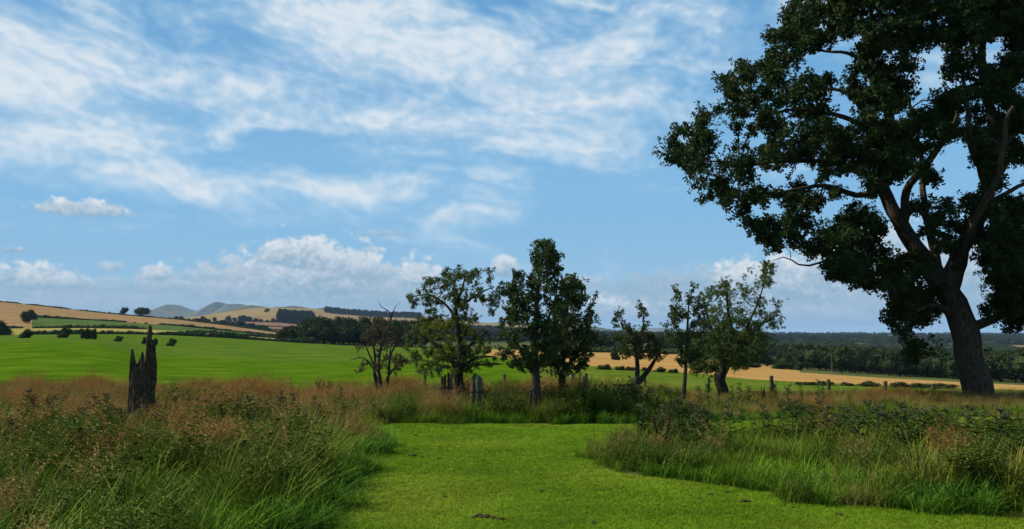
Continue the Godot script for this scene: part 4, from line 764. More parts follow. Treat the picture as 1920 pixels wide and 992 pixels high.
	{"called": "hawthorn_tree", "at": [-1.58,-0.82,-25.5], "label": "hawthorn with an open spreading top and yellowing leaves in the middle", "leaves": "small", "group": "young trees planted at the end of the lawn", "limbs": [[[0.13,-0.1,0,0.17],[0.093,0.65,0,0.15],[-0.004,1.04,0,0.14],[0.026,1.44,0,0.12],[0.12,1.91,0,0.1],[0.02,2.54,0,0.08],[-0.047,3.18,0,0.06],[0.078,3.74,0,0.04],[0.17,4.14,0,0.02]],[[0.058,1.28,0,0.08],[-0.26,1.67,-0.2,0.06],[-0.64,2.06,-0.3,0.045],[-1.09,2.38,-0.4,0.02]],[[0.087,1.83,0,0.07],[0.48,2.23,0.3,0.05],[0.87,2.54,0.4,0.02]],[[-0.013,2.86,0,0.05],[-0.43,3.34,-0.2,0.035],[-0.92,3.62,-0.3,0.025],[-1.46,3.54,-0.3,0.01]],[[-0.015,3.26,0,0.05],[0.47,3.57,0.2,0.035],[0.95,3.8,0.3,0.015]],[[0.089,1.44,0,0.06],[0.53,1.74,-0.5,0.04],[1.01,1.76,-0.8,0.02]]], "pads": [[10,0,-7,379,7,15,416,-51,86,426,60,19,351,-5,-36,384,-4,-28,363,-96,-60,399,79,-141,326,2,41,425,34,-97,334,47,-102,354,36,92,406,16,-59,408,30,21,425,-16,-12,298,48,-85,317,-70,17,320,77,-72,335,36,-46,439,-55,-91,315,7,28,400,27,53,346,86,107,351,2,96,345,-42,96,356,-43,-40,352,-21,53,390,11,-139,345,32,96,345,72,22,321,27,59,380,-66,-89,410,-58,-79,405,-22,108,327,49,14,336,91,81,432,39,26,386,-60,3,406,88,-41,420,-35,-29,339,76,-7,422,-69,-97,358,-24,99,307,-25,60,364,86,-92,324,54,78,343,1,-6,419,-42,-4,331,-60,95,326,32,-151,352,-2,-18,362,86,-114,383,-51,-76,394,-76,39,410,25,-117,341,45,-17,378,67,-11,346,-70,95,310,-55,-77,345,14,36,396,56,-8,334,80,-5,359,70,115,327,45,-61,337,12,72,345,-38,13,433,-68,26,325,-1,94,414,-39,-17,419,78,-94,349,-30,-19,376,-99,53,355,18,-113,396,-70,3,307,-46,-132,331,3,-140,359,11,-58,382,-12,55,426,-61,-19,407,-41,9,328,8,-123,369,-27,-21,362,-6,-94,347,-48,31,413,-16,-38,421,-74,-25,429,-19,0,343,4,66,349,-48,-33,408,-57,-16,365,40,34,419,34,-94,402,-39,-12,343,-78,-50,407,-82,-37,388,20,58,368,-59,20,312,-7,54,428,58,11,343,-48,-53,389,-34,31,356,-58,-11,351,15,-37,416,36,-98,400,-47,16,371,92,-67,408,-16,-89,404,33,-91,373,-77,-26,319,-68,2,451,-42,-42,422,41,117,353,43,31,401,3,66,356,-48,67,429,-6,-11,400,27,-18,392,-65,44,390,-12,-34,394,38,-70,352,31,50,291,66,-141,172,-53,25,137,21,45,223,-10,48,285,55,45,236,-28,20,251,-89,-86,186,48,91,191,-14,14,175,-43,62,203,79,39,128,-20,-41,168,20,25,248,-33,69,155,-6,30,186,-11,-56,168,28,13,135,-63,-91,188,24,-86,160,43,-130,234,-57,-13,163,6,27,145,-33,58,193,74,-98,312,-26,53,119,69,-113,218,15,-135,260,-68,-60,137,-72,-85,310,-32,-13,186,58,-47,199,31,-29,207,22,-20,199,9,-13,177,-24,-170,236,-42,-99,136,12,-145,225,59,-131,239,-49,88,151,10,88,156,-6,-8,149,-97,48,169,-49,-51,186,88,-88,131,48,21,264,-90,-87,194,-40,-66,167,13,-66,188,2,-12,202,-107,-57,136,80,44,186,77,94,227,83,-20,184,60,71,222,-3,38,169,-65,-120,179,59,31,288,-32,-11,122,57,38,253,82,-32,177,-71,69,225,85,-114,167,53,0,143,62,43,248,-43,-153,203,69,84,189,18,78,172,35,-56,151,34,47,289,-82,-137,265,-28,11,164,58,-113,285,21,-109,291,66,108,175,11,-126,147,-25,16,169,4,-37,140,-18,32,304,-66,-4,171,-26,-141,182,-32,-118,198,-72,-86,182,-38,-82,149,7,22,171,81,-38,174,24,-127,183,40,-59,135,43,-136,155,-56,-128,251,-80,-21,200,87,18,185,-25,60,252,-77,47,158,39,-117,139,-73,37,187,17,44,240,75,-86,157,54,55,193,-26,-42,171,-20,-61,205,40,-13,199,71,-71,177,-15,-61,168,83,-18,139,45,33,201,72,82,201,1,31,149,-56,-116,125,-54],[11,1,21,217,77,11,256,-21,-56,272,-75,-6,289,17,-53,284,34,-22,213,102,-83,288,-2,17,290,-3,-73,293,-21,-120,263,-83,-77,299,22,-26,296,-83,0,218,-97,13,271,46,10,207,-99,-40,300,52,-79,255,93,-79,266,-81,-61,266,-65,-29,266,92,-15,286,-20,9,285,-53,-63,288,50,-106,255,34,-16,285,9,-17,231,48,-76,240,-102,-36,273,-46,-3,285,59,-72,228,42,-22,234,93,25,258,61,-73,210,-53,6,289,2,-107,280,-66,-37,257,81,-74,238,-89,-54,271,-34,-46,265,66,-30,278,-95,-60,228,-99,-103,274,3,-49,265,-74,-85,273,-65,-18,276,93,-72,244,15,-39,264,61,-39,207,-19,18,244,4,-98,282,-18,-23,270,-95,-63,275,85,-119,227,-83,-16,230,-103,-87,222,-99,11,263,-53,-5,274,-20,22,254,15,-29,246,-32,-92,231,-22,-110,248,-10]], "how": {"seed": 21, "shoots": 2, "tufts": 3, "line": 4, "stray": 3, "climb": 0.5, "rise": 0.3, "wander": 0.08, "step": 0.12, "bark": 0.05, "branch": 0.018, "twig": 0.005, "scatter": 0.04, "bare": 0.25, "clear": 0.3, "colors": [Color(0.070,0.108,0.029),Color(0.090,0.130,0.032),Color(0.059,0.090,0.028),Color(0.108,0.121,0.029)], "other": Color(0.166,0.192,0.022)}},
	{"called": "maple_tree", "at": [0.65,-0.76,-23.5], "label": "tallest young tree, upright crown of dark leaves with a leader on top", "leaves": "broad", "group": "young trees planted at the end of the lawn", "limbs": [[[-0,-0.1,0,0.15],[0.001,0.44,0,0.14],[0.017,1.02,0,0.12],[-0.012,1.46,0,0.11],[-0.04,2.04,0,0.09],[-0.023,2.77,0,0.075],[0.052,3.5,0,0.055],[0.16,4.24,0,0.035],[0.26,4.86,0,0.012]],[[-0.027,1.24,0,0.06],[-0.29,1.71,-0.1,0.045],[-0.51,2.18,-0.2,0.03],[-0.73,2.77,-0.2,0.015]],[[-0.025,2.18,0,0.05],[-0.29,2.91,0.2,0.035],[-0.54,3.63,0.3,0.025],[-0.63,4.14,0.3,0.01]],[[-0.01,2.18,0,0.05],[0.39,2.92,-0.3,0.035],[0.62,3.67,-0.4,0.02],[0.67,4.5,-0.4,0.01]],[[-0.012,1.46,0,0.05],[0.29,1.89,-0.3,0.04],[0.54,2.48,-0.5,0.02]]], "pads": [[9,0,31,402,-56,3,438,57,-8,390,-19,59,455,-39,21,155,-44,-30,291,13,23,206,-28,40,436,44,-71,348,42,-90,361,-68,52,441,-18,48,191,38,-89,244,-14,1,280,25,-54,383,63,-10,263,81,-44,382,72,-14,374,-3,64,325,33,9,396,42,-69,353,-15,4,419,27,55,445,-41,-100,351,20,-83,308,26,52,402,3,-63,212,-24,-22,178,-17,-1,459,-47,-44,154,56,48,469,-64,52,275,32,-51,326,9,61,406,12,-57,325,-69,2,359,-13,-64,286,1,39,418,11,-75,187,43,-59,158,-14,25,488,19,-20,238,-41,32,172,-23,-65,286,-37,14,271,-48,-15,208,14,-48,160,-54,32,489,-42,-21,335,-45,22,435,-70,30,466,45,14,491,-51,46,243,53,-7,314,58,39,386,-24,-61,151,34,-34,284,47,35,211,12,-51,310,-69,25,230,-38,24,158,-34,0,210,77,-45,348,17,44,305,-6,62,226,-7,-16,329,82,54,329,-41,19,480,-31,32,488,-27,-76,187,49,85,331,-1,-56,272,13,46,419,-68,-59,301,-78,-65,281,63,-61,303,72,68,232,-68,-90,269,39,-6,242,-38,-66,277,8,-59,330,-53,-59,337,-6,53,443,53,22,361,-69,-29,197,5,41,389,-62,-7,186,52,22,286,-53,10,406,71,21,326,73,34,446,67,24,213,11,46,430,-23,-60,312,-81,68,371,-47,-69,228,-68,-43,401,9,36,468,-48,13,448,48,-67,363,62,-27,325,24,32,376,70,50,364,-19,-4,332,70,30,170,51,-36,186,-3,-28,184,20,53,188,26,-50,393,67,70,263,27,31,461,20,-52,398,69,-56,353,-42,-7,369,73,50,356,33,50,402,-14,-23,241,-46,-16,182,28,-21,163,42,30,193,11,-93,271,-1,-44,224,-67,-51,292,-49,34,474,60,-20,178,29,37,344,19,48,319,-3,-44,257,77,4,270,50,59,426,-58,39,469,-23,27,265,42,-53,280,56,-44,324,59,-89,177,45,-91,376,-13,-34,319,-14,-57,364,-84,-59,385,-19,52,244,11,-7,248,-72,30,332,10,-99,262,-17,14,255,8,27,175,-35,-24,303,-67,69,252,-13,34,465,-64,-27,153,10,-67,299,-80,-64,363,50,55,299,46,6,425,0,51,468,-21,69,302,68,49,446,-28,74,353,-7,57,390,-26,-92,176,28,-7,268,-87,-31,188,-65,24,474,29,-4,402,-35,-64,228,-19,63,215,18,6,423,-17,-95,232,28,37,360,-54,18,489,-4,46,201,72,7,389,-2,39,441,3,20,159,31,59,453,-9,16,412,-25,-16,340,-22,-40,325,-15,30,321,7,10,172,37,-99,197,23,32,438,40,11,283,26,10,329,64,49,459,-28,11,489,-13,6,438,-58,-95,194,40,3,471,27,-86,352,26,-66,156,-36,-100,372,-59,16,202,13,65,415,20,-37,251,-55,26,233,0,41,484,28,-17,232,71,13,303,-3,-71,304,7,23,137,-20,-23,343,55,27,255,37,7,338,3,-1,197,43,-25,283,85,34,419,54,-73,361,41,-69,272,-56,45,474,-6,-4,456,57,18,345,3,30,367,-74,-34,147,-41,-33,156,-55,-82,240,72,34,272,50,-26,332,46,39,478,-29,-23,369,-12,-5,351,-47,64,189,-6,-33,319,-67,64,275,-13,-31,291,41,-12,170,-48,-68,323,-51,37,447,32,87,371,-56,38,428,-40,88,289,25,-12,391,10,-51,163,27,47,177,-38,48,444,-7,53,368,-25,66,335,34,30,467,-63,-21,368,70,-38,285,-61,-48,352,14,-61,333,58,-52,216,52,-2,444,26,-57,202,-38,-21,248,-74,-4,259,29,46,453,-52,67,305,43,-42,303,38,-6,355,60,72,299,33,-71,210,-47,-41,142,-55,6,377,11,-67,284,34,-64,277,-44,-64,246,74,57,313,-36,-89,232,-17,-56,347,-81,90,350,-33,-18,300,-14,63,431,-2,-33,323,-60,14,438,-17]], "how": {"seed": 22, "shoots": 2, "tufts": 3, "line": 4, "stray": 3, "climb": 0.9, "rise": 0.6, "wander": 0.05, "step": 0.12, "bark": 0.04, "branch": 0.016, "twig": 0.005, "scatter": 0.045, "upright": 0.8, "flat": 0.8, "bare": 0.15, "clear": 0.35, "colors": [Color(0.049,0.082,0.025),Color(0.062,0.101,0.031),Color(0.042,0.066,0.022)]}},
	{"called": "maple_tree", "at": [1.44,-0.8,-25], "label": "young tree with dark crown drooping to thin upswept tips, stake at its stem", "leaves": "broad", "group": "young trees planted at the end of the lawn", "limbs": [[[-0,-0.1,0,0.12],[0.002,0.59,0,0.11],[0.021,1.29,0,0.1],[0.055,1.9,0,0.085],[0.12,2.68,0,0.065],[0.22,3.46,0,0.04],[0.32,4.09,0,0.015]],[[0.038,1.6,0,0.05],[0.34,2.22,0.2,0.035],[0.64,2.83,0.3,0.02],[0.85,3.45,0.3,0.008]],[[0.053,1.44,0,0.05],[0.52,1.78,-0.2,0.035],[0.96,2.05,-0.3,0.02],[1.12,2.29,-0.3,0.01]],[[0.056,2.06,0,0.04],[-0.15,2.68,-0.2,0.03],[-0.21,3.31,-0.2,0.015]]], "pads": [[9,0,43,377,-62,50,198,-29,3,364,19,-7,225,-24,19,373,42,19,135,-45,56,250,66,26,357,-46,-33,186,50,-28,264,-26,15,272,69,83,177,38,34,396,10,-14,155,36,23,337,29,-1,303,56,-2,169,-13,23,201,-15,81,290,-39,-2,234,5,1,371,47,9,252,41,12,367,-31,50,350,23,-44,251,31,-37,169,-38,26,180,-53,36,381,48,17,408,1,12,139,-15,83,350,-56,17,272,78,67,191,-3,-32,165,-6,113,218,33,41,388,64,72,237,41,-14,207,-28,69,282,0,44,349,-54,-22,260,-27,94,306,-43,85,244,13,6,302,-9,18,135,23,61,349,-52,-18,254,9,41,388,35,75,250,-5,94,230,-35,60,343,4,40,393,19,26,336,-45,3,389,52,-18,280,12,-24,151,-4,14,340,-70,-8,232,38,57,204,-62,2,140,-33,32,290,8,36,164,-20,31,144,26,8,320,29,12,406,-55,10,140,13,33,338,-43,60,155,18,9,207,75,66,276,-72,-31,157,-28,-19,169,23,37,318,-61,10,350,25,97,235,-6,55,286,-23,41,395,-35,17,147,-22,40,189,3,-13,303,-4,0,137,65,51,193,18,60,378,17,49,176,-13,44,140,31,-28,219,17,39,384,-51,23,268,37,-17,260,-47,-11,276,-37,-1,148,-22,24,237,50,34,345,34,21,375,55,-11,158,16,18,206,5,-17,214,17,23,380,50,45,408,-42,-28,161,25,2,219,26,26,206,66,19,345,57,64,150,26,24,352,66,36,224,3,28,381,-22,75,188,60,7,272,35,76,157,-13,71,266,64,56,338,-18,72,283,65,-21,186,-8,-11,134,26,-18,150,39,12,345,-30,-9,146,-35,63,329,-47,33,293,62,51,374,40,0,295,47,-17,193,-37,8,379,-46,42,245,-16,39,346,10,65,222,-52,-12,250,-7,40,246,26,-41,204,-2,-23,248,-5,-31,223,22,68,159,-46,83,212,27,57,147,-22,29,330,19,11,229,-40,44,383,26,65,162,-34,2,245,-42,-12,157,-34,-16,162,-53,-14,294,15,61,172,55,45,334,-32,40,288,-31,15,391,-47,17,251,-31,40,349,62,31,199,44,9,324,37,-15,194,55,66,358,-67,72,187,8,2,136,-38,45,260,-70,95,275,-73,18,189,24,34,200,33,35,284,9,14,183,-67,38,273,24,64,221,33,10,271,-3,21,193,-60,8,312,42,-11,329,-60,10,132,44,-7,321,-45,-32,196,54,27,403,60,52,169,-39,21,358,-11,56,353,-25,-6,204,75,51,302,-50,41,183,-70,51,319,-64,71,247,-68,48,140,25,56,367,7,22,323,45,-28,126,35,70,204,8,17,234,40,72,246,19,45,335,-2,61,392,-60,43,250,23,-18,216,-38,85,322,30,91,348,30,104,283,20],[13,0,78,296,30,72,268,30]], "how": {"seed": 23, "shoots": 2, "tufts": 3, "line": 4, "stray": 3, "climb": 0.9, "rise": 0.6, "wander": 0.05, "step": 0.12, "bark": 0.04, "branch": 0.016, "twig": 0.005, "scatter": 0.045, "upright": 0.6, "flat": 0.8, "bare": 0.15, "clear": 0.35, "colors": [Color(0.046,0.074,0.025),Color(0.059,0.095,0.029),Color(0.070,0.078,0.025)]}},
	{"called": "crab_apple_tree", "at": [4.42,-0.98,-31], "label": "small sparse tree with a forked leaning stem behind a dark shrub", "leaves": "broad", "group": "young trees planted at the end of the lawn", "limbs": [[[-0.039,-0.1,0,0.11],[0.042,0.77,0,0.1],[0.11,1.28,0,0.085],[0.074,1.86,0,0.07],[-0.015,2.43,0,0.05],[-0.16,3.01,0,0.02]],[[0.002,0.61,0,0.11],[0.28,1.03,0,0.095],[0.57,1.38,0,0.08],[0.83,1.8,0,0.05],[0.99,2.15,0,0.02]],[[0.076,1.95,0,0.05],[0.28,2.63,0.1,0.04],[0.35,3.3,0.2,0.015]],[[0.054,1.76,0,0.04],[-0.3,2.18,-0.2,0.03],[-0.63,2.63,-0.2,0.015]]], "pads": [[11,0,-53,223,68,-32,306,-57,21,177,6,-13,253,-75,34,177,27,-44,338,-42,-53,252,23,-14,197,26,57,183,45,106,191,21,-32,176,2,33,349,-38,-67,300,-19,52,249,32,86,178,-17,-57,240,-72,-23,231,-17,-70,201,-10,-60,328,-6,31,362,-43,35,253,45,42,326,-57,-36,276,37,44,186,52,73,229,-5,43,329,12,-4,244,5,5,253,-84,-16,235,9,30,279,59,3,255,50,50,236,29,85,240,-24,55,239,11,9,236,17,-20,198,-76,-46,337,34,43,214,43,-61,319,47,41,185,-37,79,228,-41,9,272,-15,92,243,63,43,200,65,24,273,25,-32,204,21,-63,257,-44,3,246,45,91,170,-10,-46,185,-49,75,196,33,37,283,21,63,224,52,32,335,-77,-21,185,-35,20,237,45,80,241,-52,35,300,71,67,213,-36,81,232,-73,7,255,-37,-26,269,22,-73,307,-5,-42,246,48,21,195,39,40,349,-2,85,223,-20,69,195,56,-18,185,-51,9,204,-3,9,207,61,10,218,49,59,247,35,86,233,43,18,196,19,-75,247,35,73,184,-55,30,245,-29,-36,285,72,-54,241,6,79,190,33,4,222,-65,68,203,-40,-58,286,59,81,217,60]], "how": {"seed": 24, "shoots": 2, "tufts": 3, "line": 4, "stray": 3, "climb": 0.8, "rise": 0.5, "wander": 0.05, "step": 0.12, "bark": 0.05, "branch": 0.016, "twig": 0.005, "scatter": 0.045, "upright": 0.5, "bare": 0.2, "clear": 0.4, "colors": [Color(0.046,0.074,0.025),Color(0.062,0.095,0.029),Color(0.077,0.070,0.025)]}},
	{"called": "sapling_tree", "at": [5.79,-0.92,-29], "label": "slender young tree with thin straight stem in front of the broad thorn", "leaves": "broad", "group": "young trees planted at the end of the lawn", "limbs": [[[-0.001,-0.1,0,0.075],[0.026,0.86,0,0.07],[0.071,1.4,0,0.06],[0.12,2.12,0,0.05],[0.15,2.84,0,0.04],[0.23,3.56,0,0.025],[0.42,4.14,0,0.008]],[[0.092,1.58,0,0.035],[-0.13,2.15,-0.1,0.025],[-0.23,2.84,-0.1,0.015],[-0.29,3.66,-0.1,0.006]],[[0.098,1.94,0,0.035],[0.34,2.57,0.1,0.025],[0.57,3.2,0.1,0.012]]], "pads": [[10,0,5,315,7,35,338,21,52,342,29,-47,238,-11,-21,329,20,8,181,-49,-29,279,25,31,233,-43,49,292,-14,15,311,14,48,166,-29,-2,385,-42,42,168,-13,-46,309,35,-24,283,10,68,309,-46,59,202,7,-35,338,23,35,288,1,41,253,5,-20,229,37,-6,247,-15,39,401,-19,56,213,-13,27,273,-1,52,324,-52,47,176,-31,42,363,-55,-23,300,55,43,243,10,0,182,14,-35,319,47,26,213,-29,0,161,8,-23,401,4,-8,188,-12,22,173,-54,-17,254,9,-22,314,-51,82,331,-22,5,188,-17,76,293,-34,-60,283,47,-17,206,10,-29,408,35,9,377,50,21,171,30,38,380,-30,63,358,16,2,312,-5,-6,160,-9,16,153,-34,52,251,11,45,187,-13,36,366,37,-11,224,32,-29,373,26,72,226,13,-1,245,26,31,184,-16,23,173,-6,12,258,10,48,181,11,67,347,35,31,239,-61,-21,321,1,47,180,-24,16,248,-2,-19,168,14,20,180,7,-12,231,6,5,196,-1,-19,221,-21,69,381,-28,-51,260,14,-1,341,-50,73,264,-14,-11,225,-42,-13,160,18,18,161,-48,-22,340,-42,-18,258,27,-3,322,38,-22,324,-30,-18,311,-28,43,325,-8,-44,231,37,0,236,-29,55,344,36,15,193,41,-21,375,50,45,414,22,19,357,42,-9,336,63,-45,239,26]], "how": {"seed": 25, "shoots": 2, "tufts": 3, "line": 4, "stray": 3, "climb": 0.8, "rise": 0.5, "wander": 0.04, "step": 0.12, "bark": 0.03, "branch": 0.014, "twig": 0.005, "scatter": 0.045, "upright": 0.5, "bare": 0.15, "clear": 0.4, "colors": [Color(0.046,0.078,0.025),Color(0.059,0.095,0.029),Color(0.073,0.109,0.032)]}},
